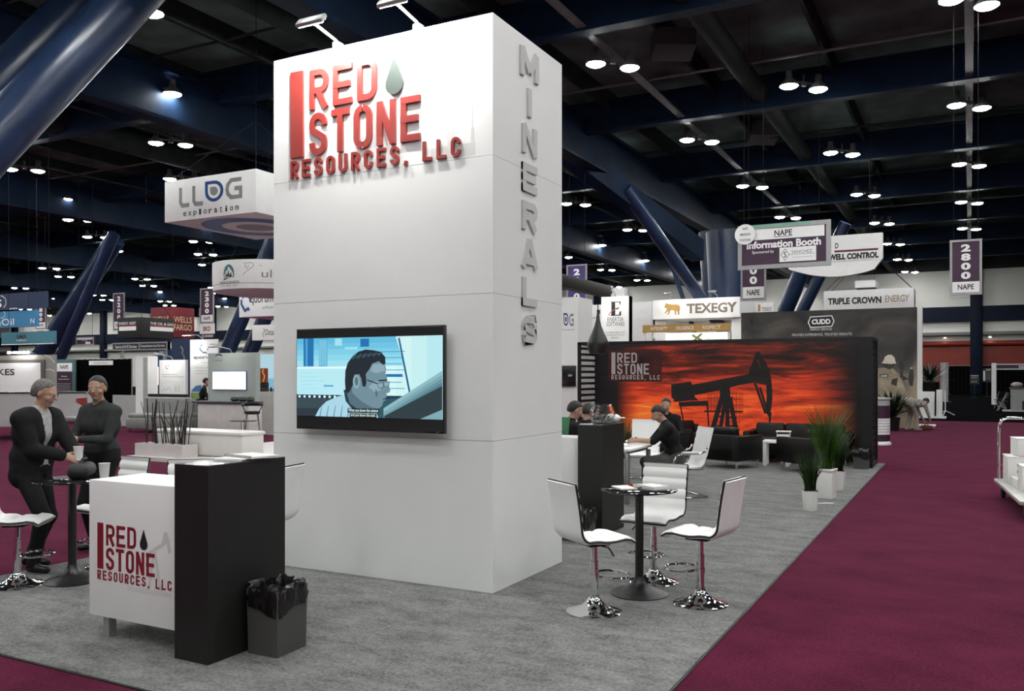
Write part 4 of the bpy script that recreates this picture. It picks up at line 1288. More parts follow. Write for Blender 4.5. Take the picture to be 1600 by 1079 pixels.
class Skin:
    def __init__(s): s.p = []
    def cap(s, a, b, r0, r1=None, m=0, k=.02): s.p.append(('c', np.array(a, float), np.array(b, float), r0, r0 if r1 is None else r1, m, k)); return s
    def ell(s, c, r, m=0, k=.02, rot=None): s.p.append(('e', np.array(c, float), np.array(r, float), rot, None, m, k)); return s
    def _d(s, q, P_):
        if q[0] == 'c':
            ab = q[2] - q[1]; t = np.clip(((P_ - q[1]) @ ab) / max(1e-9, ab @ ab), 0, 1)
            return np.linalg.norm(P_ - q[1] - t[..., None] * ab, axis=-1) - (q[3] + (q[4] - q[3]) * t)
        L = P_ - q[1]
        if q[3] is not None: L = L @ q[3]
        n = np.linalg.norm(L / q[2], axis=-1); n2 = np.linalg.norm(L / q[2] ** 2, axis=-1)
        return n * (n - 1) / np.maximum(n2, 1e-9)
    def bounds(s):
        lo = np.full(3, 1e9); hi = -lo
        for q in s.p:
            if q[0] == 'c':
                r_ = max(q[3], q[4]); lo = np.minimum(lo, np.minimum(q[1], q[2]) - r_); hi = np.maximum(hi, np.maximum(q[1], q[2]) + r_)
            else:
                r_ = q[2].max(); lo = np.minimum(lo, q[1] - r_); hi = np.maximum(hi, q[1] + r_)
        return lo - .03, hi + .03
    def field(s, lo, shp, h):
        f = np.full(shp, 1.0)
        for q in s.p:
            if q[0] == 'c': r_ = max(q[3], q[4]); a, b = np.minimum(q[1], q[2]) - r_, np.maximum(q[1], q[2]) + r_
            else: r_ = q[2].max(); a, b = q[1] - r_, q[1] + r_
            i0 = np.maximum(0, ((a - .06 - lo) / h).astype(int)); i1 = np.minimum(shp, ((b + .06 - lo) / h).astype(int) + 2)
            sl = tuple(slice(i0[i], i1[i]) for i in range(3))
            g = np.stack(np.meshgrid(*[np.arange(i0[i], i1[i]) * h + lo[i] for i in range(3)], indexing='ij'), -1)
            d = s._d(q, g); k = q[6]; o = f[sl]
            hh = np.clip(.5 + .5 * (o - d) / k, 0, 1)
            f[sl] = o * (1 - hh) + d * hh - k * hh * (1 - hh)
        return f
    def grow(s, h, cut=None):
        lo, hi = s.bounds(); shp = np.ceil((hi - lo) / h).astype(int) + 1
        f = s.field(lo, shp, h)
        if cut is not None:
            g = np.stack(np.meshgrid(*[np.arange(shp[i]) * h + lo[i] for i in range(3)], indexing='ij'), -1)
            f = np.maximum(f, cut(g))
        V, Q = surfnets(f, lo, h)
        C = V[Q].mean(1)
        best = np.full(len(C), 1e9); mi = np.zeros(len(C), int)
        for q in s.p:
            d = s._d(q, C); u = d < best; best[u] = d[u]; mi[u] = q[5]
        return V, Q, mi
    def build(s, name, mats, parent, h=.009, cut=None):
        V, Q, mi = s.grow(h, cut)
        m = MB(); m.v = [tuple(v) for v in V]; m.f = [tuple(int(i) for i in q) for q in Q]; m.m = [int(i) for i in mi]
        return m.build(name, mats, parent, angle=180)
def v3(*a): return np.array(a, float)
def unit(v): return v / max(1e-9, np.linalg.norm(v))
def ik(a, b, l1, l2, pole):
    """middle joint of a two-bone limb"""
    d = b - a; L = min(np.linalg.norm(d), (l1 + l2) * .999); u = unit(d)
    x = (l1 * l1 - l2 * l2 + L * L) / (2 * L); y = math.sqrt(max(0, l1 * l1 - x * x))
    n = pole - u * (pole @ u)
    return a + u * x + unit(n) * y, a + u * L
def hand(S, wrist, d, pn, thumb, curl, m=0):
    """palm, four jointed fingers and a thumb; d: pointing way, pn: palm side, thumb: way the thumb points"""
    d, pn = unit(d), unit(pn - unit(d) * (pn @ unit(d))); th_ = unit(np.cross(d, pn)); th_ = th_ if th_ @ thumb > 0 else -th_
    pc = wrist + d * .05
    for o in (-.024, -.008, .008, .024): S.cap(wrist + d * .012 + th_ * o * .7, wrist + d * .085 + th_ * o, .0145, .0125, m, .008)
    for o, L in ((.030, .068), (.010, .076), (-.010, .071), (-.029, .056)):
        p = wrist + d * .09 + th_ * o; a = 0.0
        dd = d
        for seg, kk in ((.45, .5), (.32, 1.0), (.23, .8)):
            a += curl * kk
            dd = d * math.cos(a) + pn * math.sin(a)
            q = p + dd * L * seg; S.cap(p, q, .0088, .0078, m, .004); p = q
    p = wrist + d * .025 + th_ * .030
    for L, aa in ((.038, .75), (.032, .45), (.022, .3)):
        dd = unit(d * math.cos(aa) + th_ * math.sin(aa) + pn * (.25 + curl * .5))
        q = p + dd * L; S.cap(p, q, .0115, .0095, m, .006); p = q
SKIN = mat('skin_light', (0.42, 0.245, 0.175), 0.5, var=.06, scale=14)
SKIN2 = mat('skin_tan', (0.33, 0.185, 0.125), 0.5, var=.06, scale=14)
EYEW = mat('eye_white', (0.6, 0.58, 0.56), 0.3); EYED = mat('eye_dark', (0.02, 0.014, 0.01), 0.2); LIP = mat('lip', (0.30, 0.11, 0.09), 0.5)
HAIRD, HAIRG, HAIRB = [mat(n_, c_, 0.55, var=.5, scale=70, bump=0.35, bscale=90, stretch=(1, 1, .35)) for n_, c_ in (('hair_dark', (0.010, 0.008, 0.007)), ('hair_grey', (0.11, 0.10, 0.095)), ('hair_brown', (0.018, 0.012, 0.009)))]
CL_BLK = mat('cloth_black', (0.010, 0.010, 0.011), 0.85, spec=.2, var=.2, scale=20); CL_DK = mat('cloth_charcoal', (0.030, 0.033, 0.032), 0.85, spec=.2, var=.2, scale=20)
CL_GRY = mat('cloth_grey_trousers', (0.085, 0.083, 0.078), 0.85, spec=.2, var=.2, scale=20); CL_SH = mat('cloth_pale_shirt', (0.36, 0.36, 0.36), 0.8, var=.2, scale=40)
CL_BEI = mat('cloth_beige', (0.32, 0.29, 0.25), 0.85, var=.2, scale=16); CL_PAT = mat('cloth_patterned', (0.30, 0.28, 0.26), 0.85, var=.75, scale=26)
SHOE = mat('shoe_black', (0.008, 0.008, 0.008), 0.4); SHOEB = mat('shoe_tan', (0.30, 0.24, 0.18), 0.6)
GLS = mat('spectacle_frame', (0.02, 0.02, 0.02), 0.3)
def person(label, loc, rz, pelvis, lean, side=0.0, head=(0, 0), handL=None, handR=None, footL=(-.10, 0), footR=(.10, 0), ankleL=.085, ankleR=.085, mats=None, hair=HAIRD, sleeves='long',
           curl=.5, jacket=None, glasses=False, scale=1.0, kneepole=(0, 1, 0), twist=0.0, poleL=(-.5, -.6, -.4), poleR=(.5, -.6, -.4), belly=0.0, h=.009, neckfwd=0.0, footyaw=0.0, hairlen=0.0, bulk=1.0):
    """local: faces +Y, right hand at +X, feet on z=0. lean: forward degrees of the trunk; head: (yaw to the right, pitch down) degrees"""
    t = thing('person', label, 'person', loc, rz)
    sk, sh, tr, so, ey, ed, lp = range(7)
    S = Skin()
    pel = v3(*pelvis); la = R(lean)
    up = v3(math.sin(side), math.sin(la), math.cos(la)); up = unit(up)
    tw_ = R(twist)
    rt_ = unit(v3(math.cos(tw_), -math.sin(tw_), 0)); fw = unit(np.cross(up, rt_)); rt_ = unit(np.cross(fw, up))
    ch = pel + up * .33; nb = pel + up * .50
    # trunk
    B_ = bulk; A_ = 1 + (bulk - 1) * .7; n_tr = len(S.p)
    S.ell(pel + up * .0, (.165, .115, .12), tr, .04); S.cap(pel - rt_ * .075 + up * .02, pel + rt_ * .075 + up * .02, .105, .105, tr, .04)
    S.cap(pel + up * .10 - rt_ * .055, pel + up * .10 + rt_ * .055, .11 + belly, .11 + belly, sh, .05)
    S.cap(ch - rt_ * .085 - up * .02, ch + rt_ * .085 - up * .02, .115, .115, sh, .06)
    S.cap(ch - rt_ * .12 + up * .09, ch + rt_ * .12 + up * .09, .085, .085, sh, .05)
    S.cap(nb - rt_ * .13 - up * .045, nb + rt_ * .13 - up * .045, .055, .055, sh, .05)
    for i in range(n_tr, len(S.p)):
        q = list(S.p[i])
        if q[0] == 'c': q[3] *= B_; q[4] *= B_
        else: q[2] = q[2] * B_
        S.p[i] = tuple(q)
    # neck and head
    hu = unit(up * .45 + v3(0, 0, 1) * .55); hf = unit(fw - hu * (fw @ hu))
    nk = nb + hu * .075 + hf * (.02 + neckfwd)
    S.cap(nb + up * .0, nk, .060, .052, sk, .02)
    S.cap(nb - rt_ * .03 + hf * .0 + up * .005, nb + rt_ * .03 + up * .005, .062, .062, sh, .02)
    yaw, pit = R(head[0]), R(head[1])
    hr_ = unit(rt_ * math.cos(yaw) - hf * math.sin(yaw)); hf2 = unit(np.cross(hu, hr_)); hd = unit(hf2 * math.cos(pit) - hu * math.sin(pit)); hu2 = unit(np.cross(hr_, hd))
    hc = nk + hu * .05 + hd * .015 + hu2 * .055
    RM = np.stack([hr_, hd, hu2], 1)
    def hp(x, y, z): return hc + hr_ * x + hd * y + hu2 * z
    S.ell(hp(0, -.010, .028), (.077, .096, .090), sk, .02, RM)
    S.ell(hp(0, .028, -.035), (.058, .066, .078), sk, .03, RM)
    S.ell(hp(0, .062, -.095), (.024, .022, .018), sk, .02, RM)
    S.cap(hp(0, .094, .012), hp(0, .112, -.026), .009, .014, sk, .008); S.cap(hp(-.013, .098, -.028), hp(.013, .098, -.028), .008, .008, sk, .006)
    S.cap(hp(-.045, .078, .022), hp(.045, .078, .022), .011, .011, sk, .012)
    for sx in (-1, 1):
        S.ell(hp(sx * .076, -.006, -.010), (.010, .019, .031), sk, .006, RM); S.ell(hp(sx * .048, .058, -.030), (.022, .022, .020), sk, .015, RM)
        S.ell(hp(sx * .031, .083, .002), (.014, .0075, .0075), ey, .002, RM); S.ell(hp(sx * .031, .0885, .002), (.006, .004, .006), ed, .001, RM)
    S.cap(hp(-.020, .089, -.060), hp(.020, .089, -.060), .0062, .0062, lp, .004)
    n_ar = len(S.p)
    # arms
    for sx, tgt, pole in ((-1, handL, poleL), (1, handR, poleR)):
        shd = nb + rt_ * sx * .185 * A_ - up * .055
        if tgt is None: tgt = (sx * .25, pel[1] + .06, pel[2] - .12)
        elb, wr = ik(shd, v3(*tgt), .285, .255, v3(*pole))
        S.cap(nb + rt_ * sx * .09 - up * .045, shd, .062, .060, sh, .035)
        S.cap(shd, elb, .058 * A_, .043 * A_, sh, .025)
        fd = unit(wr - elb)
        if sleeves == 'long': S.cap(elb, wr - fd * .02, .044 * A_, .034, sh, .02); S.cap(wr - fd * .03, wr + fd * .01, .026, .024, sk, .008)
        else: S.cap(shd + (elb - shd) * .9, elb, .040, .038, sk, .01); S.cap(elb, wr, .040, .026, sk, .02)
        inn = unit(-rt_ * sx * .8 + v3(0, 0, -.45)); hand(S, wr, fd + v3(0, 0, -.1), inn, v3(0, 0, 1) + hf * .6, curl, sk)
    # legs
    for sx, ft, ank in ((-1, footL, ankleL), (1, footR, ankleR)):
        hip = pel + rt_ * sx * .092 - v3(0, 0, .03)
        an = v3(ft[0], ft[1], ank)
        kn, an2 = ik(hip, an, .43, .42, v3(*kneepole))
        S.cap(hip, kn, .088 * A_, .062 * A_, tr, .04); S.cap(kn, an2, .062 * A_, .050 * A_, tr, .03)
        yw = R(footyaw + sx * 10); fd = v3(math.sin(yw), math.cos(yw), 0)
        b0 = v3(an2[0], an2[1], .045)
        S.cap(an2, b0, .045, .040, so, .02); S.cap(b0 - fd * .045 - v3(0, 0, .005), b0 + fd * .15 - v3(0, 0, .012), .040, .032, so, .02)
    S.build('body', mats + [EYEW, EYED, LIP], t, h, cut=lambda g: -g[..., 2] + .002)
    # hair
    if hair is not None:
        Hs = Skin(); Hs.ell(hp(0, -.014, .034), (.0805, .0985, .0925), 0, .02, RM); Hs.ell(hp(0, -.05, -.01 - hairlen), (.074, .062, .075 + hairlen), 0, .03, RM)
        def cut(g):
            L = (g - hc) @ RM
            return np.maximum(np.minimum(L[..., 1] - .072 + np.clip(-(L[..., 2] - .085), 0, 1) * .0, 9), np.maximum(-(L[..., 2] - .058) - np.clip(-(L[..., 1] - .02) * 1.6, 0, .11), L[..., 1] - .050 - .7 * (L[..., 2] - .06)))
        Hs.build('hair', hair, t, h * .8, cut)
    if glasses:
        m = MB()
        for sx in (-1, 1):
            m.tube([tuple(hp(sx * .032 + .022 * math.cos(a), .100, .002 + .016 * math.sin(a))) for a in [2 * PI * i / 16 for i in range(16)]], .0025, 6, 0, True)
            m.tube([tuple(hp(sx * .054, .100, .004)), tuple(hp(sx * .078, .02, .004))], .002, 6)
        m.tube([tuple(hp(-.01, .102, .004)), tuple(hp(.01, .102, .004))], .002, 6)
        m.build('glasses', GLS, t)
    if jacket is not None:
        J = Skin(); e = .011 + .11 * (bulk - 1)
        J.cap(pel - rt_ * .07 - up * .06, pel + rt_ * .07 - up * .06, .106 + e, .106 + e, 0, .05)
        J.cap(pel + up * .10 - rt_ * .06, pel + up * .10 + rt_ * .06, .115 + belly + e, .115 + belly + e, 0, .05)
        J.cap(ch - rt_ * .085 - up * .02, ch + rt_ * .085 - up * .02, .115 + e, .115 + e, 0, .06)
        J.cap(ch - rt_ * .12 + up * .09, ch + rt_ * .12 + up * .09, .085 + e, .085 + e, 0, .05)
        J.cap(nb - rt_ * .13 - up * .045, nb + rt_ * .13 - up * .045, .055 + e, .055 + e, 0, .05)
        for sx, tgt, pole in ((-1, handL, poleL), (1, handR, poleR)):
            shd = nb + rt_ * sx * .185 * A_ - up * .055
            if tgt is None: tgt = (sx * .25, pel[1] + .06, pel[2] - .12)
            elb, wr = ik(shd, v3(*tgt), .285, .255, v3(*pole))
            J.cap(nb + rt_ * sx * .09 - up * .045, shd, .062 + e * .8, .060 + e * .8, 0, .035); J.cap(shd, elb, .058 + e * .8, .046 + e * .7, 0, .025); J.cap(elb, wr - unit(wr - elb) * .03, .047 + e * .7, .038 + e * .6, 0, .02)
        def cutj(g):
            L = g - ch
            x = L @ rt_; y = L @ fw; z = L @ up
            opening = np.minimum(y - .03, (.030 + np.clip(z + .10, 0, .4) * .16) - np.abs(x))          # open front
            coll = z - .20 + np.abs(x) * .0
            neck = np.minimum(coll, .075 - np.hypot(x, y))
            return np.maximum(opening, neck)
        J.build('jacket', jacket, t, h * 1.05, cutj)
    return t
def at(px, py, Zadd=0.0):
    p = gp(px, py); return (p.x, p.y, GZ)

# standing man in the dark blazer, leaning on the left table with a cup in his hand
p = at(52, 888)
person('person standing at the left bar table in dark blazer, grey hair and glasses, holding cup', p, face(100), (0, -.02, .91), 8, head=(-14, 14), handL=(-.13, .40, .925), handR=(.04, .34, 1.02),
       footL=(-.12, -.12), footR=(.12, .10), mats=[SKIN, CL_SH, CL_BLK, SHOE], hair=HAIRG, jacket=CL_BLK, glasses=True, curl=.55, belly=.008, h=.0085, bulk=1.14)
paper_cup(tuple(Vector(p) + Matrix.Rotation(face(100), 3, 'Z') @ Vector((-.035, .425, .975))), 'white paper cup held by the man in the dark blazer', .12, .042)
# second man behind the table
p2 = at(160, 858)
person('person standing behind the left bar table in charcoal pullover, holding white papers', p2, face(205), (0, 0, .93), 3, head=(-28, 6), handL=(-.08, .34, 1.12), handR=(.10, .36, 1.10),
       mats=[SKIN2, CL_DK, CL_BLK, SHOE], hair=HAIRD, curl=.6, h=.0085, bulk=1.12)
m = MB(); m.box((0, 0, 0), (.20, .14, .012), 0, 0, .002); o = m.build('folded_papers', PAPER)
o.location = tuple(Vector(p2) + Matrix.Rotation(face(205), 3, 'Z') @ Vector((.0, .45, 1.135))); o.rotation_euler = (R(15), 0, face(205)); tag(o, 'white folded papers in the hands of the charcoal pullover man', 'papers')
# seated man in black shirt
oc_ = (oc.x, oc.y)
dS = Matrix.Rotation(face(-88), 3, 'Z')
ps = Vector((oc.x, oc.y, GZ)) + dS @ Vector((0, .17, 0))
person('person in black shirt seated at the meeting table, writing with bent head', tuple(ps), face(-88), (0, -.08, .555), 17, head=(-6, 34), handL=(-.10, .50, .80), handR=(.12, .46, .80), footL=(-.12, .36), footR=(.12, .22),
       mats=[SKIN, CL_BLK, CL_GRY, SHOE], hair=HAIRB, sleeves='short', curl=.6, h=.010, neckfwd=.02, bulk=1.2)
pq = Vector((oc2.x, oc2.y + .1, GZ)) + Matrix.Rotation(face(195), 3, 'Z') @ Vector((0, .08, 0))
pq = gp(1041, 742)
person('person with dark hair facing the camera behind the man in the black shirt', (pq.x, pq.y, GZ), face(192), (0, -.10, .545), 8, head=(6, 8), handL=(-.16, .30, .72), handR=(.16, .30, .72), footL=(-.12, .34), footR=(.12, .30),
       mats=[SKIN, CL_BLK, CL_BLK, SHOE], hair=HAIRD, h=.012)
pa = gp(893, 786)
person('person with black hair and dark jacket seated left, face turned right', (pa.x, pa.y, GZ), face(78), (0, -.10, .60), 10, head=(0, 18), handL=(-.14, .36, .78), handR=(.14, .36, .78), footL=(-.12, .34), footR=(.12, .30),
       mats=[SKIN, CL_BLK, CL_BLK, SHOE], hair=HAIRD, h=.011)
pb = gp(915, 776)
person('person with dark hair seen from behind the glass bowl, head bowed', (pb.x, pb.y, GZ), face(25), (0, -.10, .555), 14, head=(0, 22), handL=(-.14, .36, .76), handR=(.14, .36, .76), footL=(-.12, .34), footR=(.12, .30),
       mats=[SKIN2, CL_BLK, CL_BLK, SHOE], hair=HAIRD, h=.012)
# man bending down at the far right
pr_ = gp(1424, 672)
person('person in patterned shirt and beige trousers bending to the floor by the dark wall', (pr_.x, pr_.y, GZ), face(75), (0, -.12, .90), 100, head=(0, 30), handL=(-.14, .62, .20), handR=(.16, .60, .22), footL=(-.14, -.05), footR=(.14, .08),
       mats=[SKIN2, CL_PAT, CL_BEI, SHOEB], hair=HAIRD, h=.014, bulk=1.15, kneepole=(0, 1, .2), poleL=(-.4, -.3, .3), poleR=(.4, -.3, .3))
# figure at the pale kiosk on the left
pk = gp(317, 677)
person('person in black seated on a bar stool at the pale kiosk', (pk.x, pk.y, GZ), face(70), (0, -.05, .86), 10, head=(0, 15), handL=(-.14, .36, 1.08), handR=(.14, .36, 1.08), footL=(-.12, .30), footR=(.12, .30), ankleL=.30, ankleR=.30,
       mats=[SKIN, CL_BLK, CL_BLK, SHOE], hair=HAIRD, h=.014)
# ================================================================ HANGING SIGNS AND BOOTHS
CABLE = mat('dark_cable', (.02, .02, .02), .9, spec=0.0)
def zat(p): return -p[0] * ST + p[1] * CT
class Board:
    """upright board facing the front of the hall (-y); (px0, px1, py0, py1) is where its face shows in the photo, Z its distance"""
    def __init__(s, name, label, cat, px0, px1, py0, py1, Z, th=.08, m=SIGNW, floor=False, group=None, part='panel', cables=0, b=0.0, m_frame=None, fr=0.0, host=None, y=None):
        pm = (px0 + px1) / 2
        c = P(pm, (py0 + py1) / 2, Z)
        s.y = c.y if y is None else y
        s.x0, s.x1 = AY(px0, py0, s.y).x, AY(px1, py0, s.y).x
        s.z0, s.z1 = P(pm, py1, Z).z, P(pm, py0, Z).z
        if floor: s.z0 = 0.0
        s.w, s.h = s.x1 - s.x0, s.z1 - s.z0
        s.t = host or thing(name, label, cat, ((s.x0 + s.x1) / 2, s.y, s.z0), 0, group)
        mb = MB(); mb.span((s.x0, s.y, s.z0), (s.x1, s.y + th, s.z1), 0, b); mb.build(part, m, s.t, world=True)
        if m_frame is not None:
            mb = MB(); f = fr
            mb.span((s.x0, s.y - .02, s.z0), (s.x0 + f, s.y + th + .01, s.z1)); mb.span((s.x1 - f, s.y - .02, s.z0), (s.x1, s.y + th + .01, s.z1))
            mb.span((s.x0 + f, s.y - .02, s.z0), (s.x1 - f, s.y + th + .01, s.z0 + f)); mb.span((s.x0 + f, s.y - .02, s.z1 - f), (s.x1 - f, s.y + th + .01, s.z1))
            mb.build('frame', m_frame, s.t, world=True)
        s.F = frame((s.x0, s.y, s.z0))
        for i in range(cables):
            x = s.x0 + s.w * (.12 + .76 * i / max(1, cables - 1))
            mb = MB(); mb.tube([(x, s.y + th / 2, s.z1 - .01), (x, s.y + th / 2, CEIL)], .007, 5); mb.build('cable', CABLE, s.t, world=True)
    def rect(s, u0, v0, u1, v1, m, name='print', z=.002, t=.001):
        mb = MB(); mb.prism([(u0 * s.w, v0 * s.h), (u1 * s.w, v0 * s.h), (u1 * s.w, v1 * s.h), (u0 * s.w, v1 * s.h)], s.F, t, 0, z)
        return mb.build(name, m, s.t, world=True)
    def text(s, body, cu, cv, wu, hv, m, bold=.015, z=.006, name='lettering', shear=0.0):
        mb = MB(); text(mb, body, s.F, cu * s.w, cv * s.h, wu * s.w, hv * s.h, z, 0, bold, shear)
        return mb.build(name, m, s.t, world=True, flat=True)
    def poly(s, pts, m, name='print', z=.003, t=.001):
        mb = MB(); mb.prism([(u * s.w, v * s.h) for u, v in pts], s.F, t, 0, z)
        return mb.build(name, m, s.t, world=True)
    def polys(s, lst, m, name='print', z=.003):
        mb = MB()
        for i, pts in enumerate(lst): mb.prism([(u * s.w, v * s.h) for u, v in pts], s.F, .0008, 0, z + .0004 * i)
        return mb.build(name, m, s.t, world=True)
    def strokes(s, lst, th, m, name='print', z=.004, closed=False):
        mb = MB()
        for i, pts in enumerate(lst): stroke(mb, [(u * s.w, v * s.h) for u, v in pts], th * s.h, s.F, .0008, 0, z + .0004 * i, closed)
        return mb.build(name, m, s.t, world=True)
def arm_lamp(b, u, k=60.0, out=.55):
    """small arm light clamped on top of a board, shining down on its face"""
    x = b.x0 + u * b.w
    mb = MB(); mb.tube([(x, b.y + .03, b.z1 - .01), (x, b.y - .05, b.z1 + .10), (x, b.y - out, b.z1 + .18)], .014, 6); o = mb.build('arm_lamp', ALU, b.t, world=True)
    T = Matrix.Translation((x, b.y - out - .06, b.z1 + .17)) @ Matrix.Rotation(R(45), 4, 'X')
    mb = MB(); mb.box((0, 0, .012), (.34, .12, .04), 0, 0, .01, T); mb.build('lamp_head', ALU, o, world=True)
    mb = MB(); mb.add([(-.15, -.045, -.012), (.15, -.045, -.012), (.15, .045, -.012), (-.15, .045, -.012)], [(0, 3, 2, 1)], 0, T); mb.build('led_strip', glow('booth_led_%d' % k, (1, .99, .95), k), o, world=True)
def circ(cu, cv, ru, rv, n=24, a0=0, a1=360): return [(cu + ru * math.cos(R(a0 + (a1 - a0) * i / n)), cv + rv * math.sin(R(a0 + (a1 - a0) * i / n))) for i in range(n + (0 if a1 - a0 == 360 else 1))]

# ---- aisle number banners
def aisle(num, px0, px1, py0, py1, Z, label, m=PURPLE, foot=True, band=.19, rows=None):
    b = Board('aisle_banner', label, 'aisle sign', px0, px1, py0, py1, Z, .03, m, group='hanging aisle number banners', cables=2, m_frame=SILVER, fr=.055)
    n = len(num); top, bot = .93, (.05 + band + .03)
    step = (top - bot) / n
    for i, c in enumerate(num):
        b.text(c, .5, top - step * (i + .5), .30, step * .80, WHITEP, .05)
    b.rect(.08, .045, .92, .05 + band, WHITEP)
    b.text('NAPE', .5, .05 + band / 2, .5, band * .5, INK, .02)
    return b
aisle('2800', 1484, 1534.5, 374, 460.5, 21.5, 'purple hanging aisle banner reading 2800 above the right-hand aisle')
aisle('2700', 1157.5, 1197, 378, 470, 28.0, 'purple hanging banner ending in 700, partly behind the information sign')
aisle('2600', 885.5, 917, 413, 490, 34.0, 'violet hanging aisle banner reading 2600 beside the tower', PURPB)
n23 = aisle('2300', 313, 334, 450, 505, 46.0, 'narrow hanging aisle banner reading 2300 right of the red cube sign', PURPLE)
aisle('2200', 177, 194.5, 457.5, 516, 52.0, 'narrow hanging aisle banner reading 2200 behind the dark cube sign', PURPLE)
n21 = aisle('2100', 56, 72, 470, 514, 46.0, 'narrow hanging aisle banner reading 2100 over the light blue sign', PURPLE)
b = Board('sponsor_plate', 'pale plate with a reddish logo hanging under the 2300 banner', 'sign', 312, 335, 505, 521, 45.8, .03, SIGNW, host=n23.t, part='sponsor_plate', y=n23.y); b.text('BKD', .5, .5, .5, .45, mat('rust_print', (.28, .06, .03), .5), .03)
b = Board('number_plate', 'dark number strip hanging below the pale plate under 2300', 'sign', 313, 335, 521.5, 527.5, 45.8, .03, INK, host=n23.t, part='number_plate', y=n23.y); b.text('2300', .5, .5, .8, .6, WHITEP, .02)
b = Board('sponsor_plate', 'white plate with orange red square hanging under the 2100 banner', 'sign', 51.5, 76, 514.5, 528.5, 45.8, .03, SIGNW, host=n21.t, part='sponsor_plate', y=n21.y); b.rect(.3, .12, .68, .88, mat('orange_red_print', (.42, .07, .025), .5)); b.text('MIND', .49, .5, .3, .2, WHITEP)
b = Board('number_plate', 'dark number strip below the plate under the 2100 banner', 'sign', 52.5, 75.5, 528.8, 534.5, 45.8, .03, INK, host=n21.t, part='number_plate', y=n21.y); b.text('2100', .5, .5, .72, .6, WHITEP, .02)

# ---- information booth sign
b = Board('information_sign', 'large purple hanging information booth sign in a silver frame', 'sign', 1153, 1298, 348, 418, 25.0, .06, PURPLE, cables=2, m_frame=SILVER, fr=.12)
b.rect(.0, .93, .8, .995, mat('mint_print', (.20, .42, .32), .5), z=.025)
b.rect(.085, .655, .935, .90, WHITEP)
b.text('NAPE', .50, .785, .19, .13, INK, .02); b.strokes([[(.40, .70), (.60, .70)]], .012, INK)
b.text('Information Booth', .50, .545, .80, .17, WHITEP, .04)
b.text('Sponsored by', .28, .375, .24, .085, WHITEP, .004)
b.rect(.46, .13, .85, .45, WHITEP, z=.003)
b.text('SANCHEZ', .70, .34, .22, .07, GREYINK, 0); b.strokes([[(.56, .285), (.83, .285)]], .008, GREYINK); b.strokes([[(.60, .22), (.82, .22)]], .006, GREYINK)
b.strokes([[(.52, .42), (.565, .29), (.52, .16), (.475, .29)]], .012, GREYINK, closed=True); b.text('S', .52, .29, .03, .13, INK, .01)
mb = MB(); mb.prism([(.085 * b.w + .30 * math.cos(2 * PI * i / 28), .80 * b.h + .30 * math.sin(2 * PI * i / 28)) for i in range(28)], b.F, .02, 0, .04); mb.build('round_badge', WHITEP, b.t, world=True)
for q, tx in ((.93, 'NAPE'), (.80, 'AMBASSADOR'), (.67, 'STATION')): b.text(tx, .085, q, .12 if tx != 'NAPE' else .06, .055, INK, .01, .064)

# ---- well control sign, a curved hull below a long fascia
b = Board('well_control_sign', 'white hanging sign with black capitals and a dark red stripe', 'sign', 1232, 1379, 368, 408, 33.0, .3, SIGNW, cables=2)
mb = MB()
hull = [(-.02 * b.w, .02)] + [(b.w * i / 12, .02 - .62 * b.h * math.sin(PI * min(1, i / 12 * .72 + .12)) * (1 if i < 12 else 0)) for i in range(13)]
mb.prism(hull, frame((b.x0, b.y + .02, b.z0)), -.0 + .001, 0, 0); mb.prism(hull, frame((b.x0, b.y + .3, b.z0)), .28, 0, 0); mb.build('curved_hull', SIGNW, b.t, world=True)
b.text('D', .525, .60, .035, .21, INK, .03); b.rect(.50, .34, .955, .42, mat('dark_red_print', (.12, .012, .02), .5)); b.text('WELL CONTROL', .70, .165, .52, .24, INK, .06)

# ---- white box sign with dark and tan capitals, and the booth fascia under it
def boxsign(name, label, cat, px, py0, py1, Z, wx, wy, m=SIGNW, cables=True, th=None):
    """square hanging box whose near vertical edge shows at column px"""
    c = P(px, (py0 + py1) / 2, Z)
    z0, z1 = P(px, py1, Z).z, P(px, py0, Z).z
    t = thing(name, label, cat, (c.x, c.y, z0))
    mb = MB(); mb.span((c.x - wx, c.y, z0), (c.x, c.y + wy, z1), 0, .01); mb.build('box_body', m, t, world=True)
    if cables:
        for (dx, dy) in ((.05, .05), (wx - .05, .05), (.05, wy - .05), (wx - .05, wy - .05)):
            mb = MB(); mb.tube([(c.x - dx, c.y + dy, z1 - .01), (c.x - wx / 2, c.y + wy / 2, min(11.0, z1 + 1.7)), (c.x - wx / 2, c.y + wy / 2, CEIL)], .010, 5); mb.build('cable', CABLE, t, world=True)
    return t, frame((c.x - wx, c.y, z0)), frame((c.x, c.y, z0), (0, 1, 0)), z1 - z0
def btext(t, F_, body, cx, cy, w_, h_, m, bold=.015, z=.004):
    mb = MB(); text(mb, body, F_, cx, cy, w_, h_, z, 0, bold); return mb.build('lettering', m, t, world=True, flat=True)
TANP = mat('tan_print', (.42, .30, .22), .5)
wT = AY(1428, 466, P(1428, 466, 34).y).x - AY(1287, 466, P(1428, 466, 34).y).x
t, Ff, Fs, hh_ = boxsign('box_sign', 'long white hanging box sign with black and tan capitals', 'sign', 1428, 449, 481, 34.0, wT, 1.3)
btext(t, Ff, 'TRiPLE CROWN', wT * .35, hh_ * .47, wT * .60, hh_ * .34, INK, .045); btext(t, Ff, 'ENERGY', wT * .82, hh_ * .50, wT * .26, hh_ * .34, TANP, .02); btext(t, Fs, 'TRiPLE', .65, hh_ * .45, .8, hh_ * .32, GREYINK, .02)
b = Board('booth_fascia', 'white booth fascia with black capitals behind the grey wall', 'booth', 1289, 1441, 480, 505, 38.0, .5, SIGNW, floor=False); b.text('TRiPLE CROWN', .46, .76, .52, .34, INK, .02)
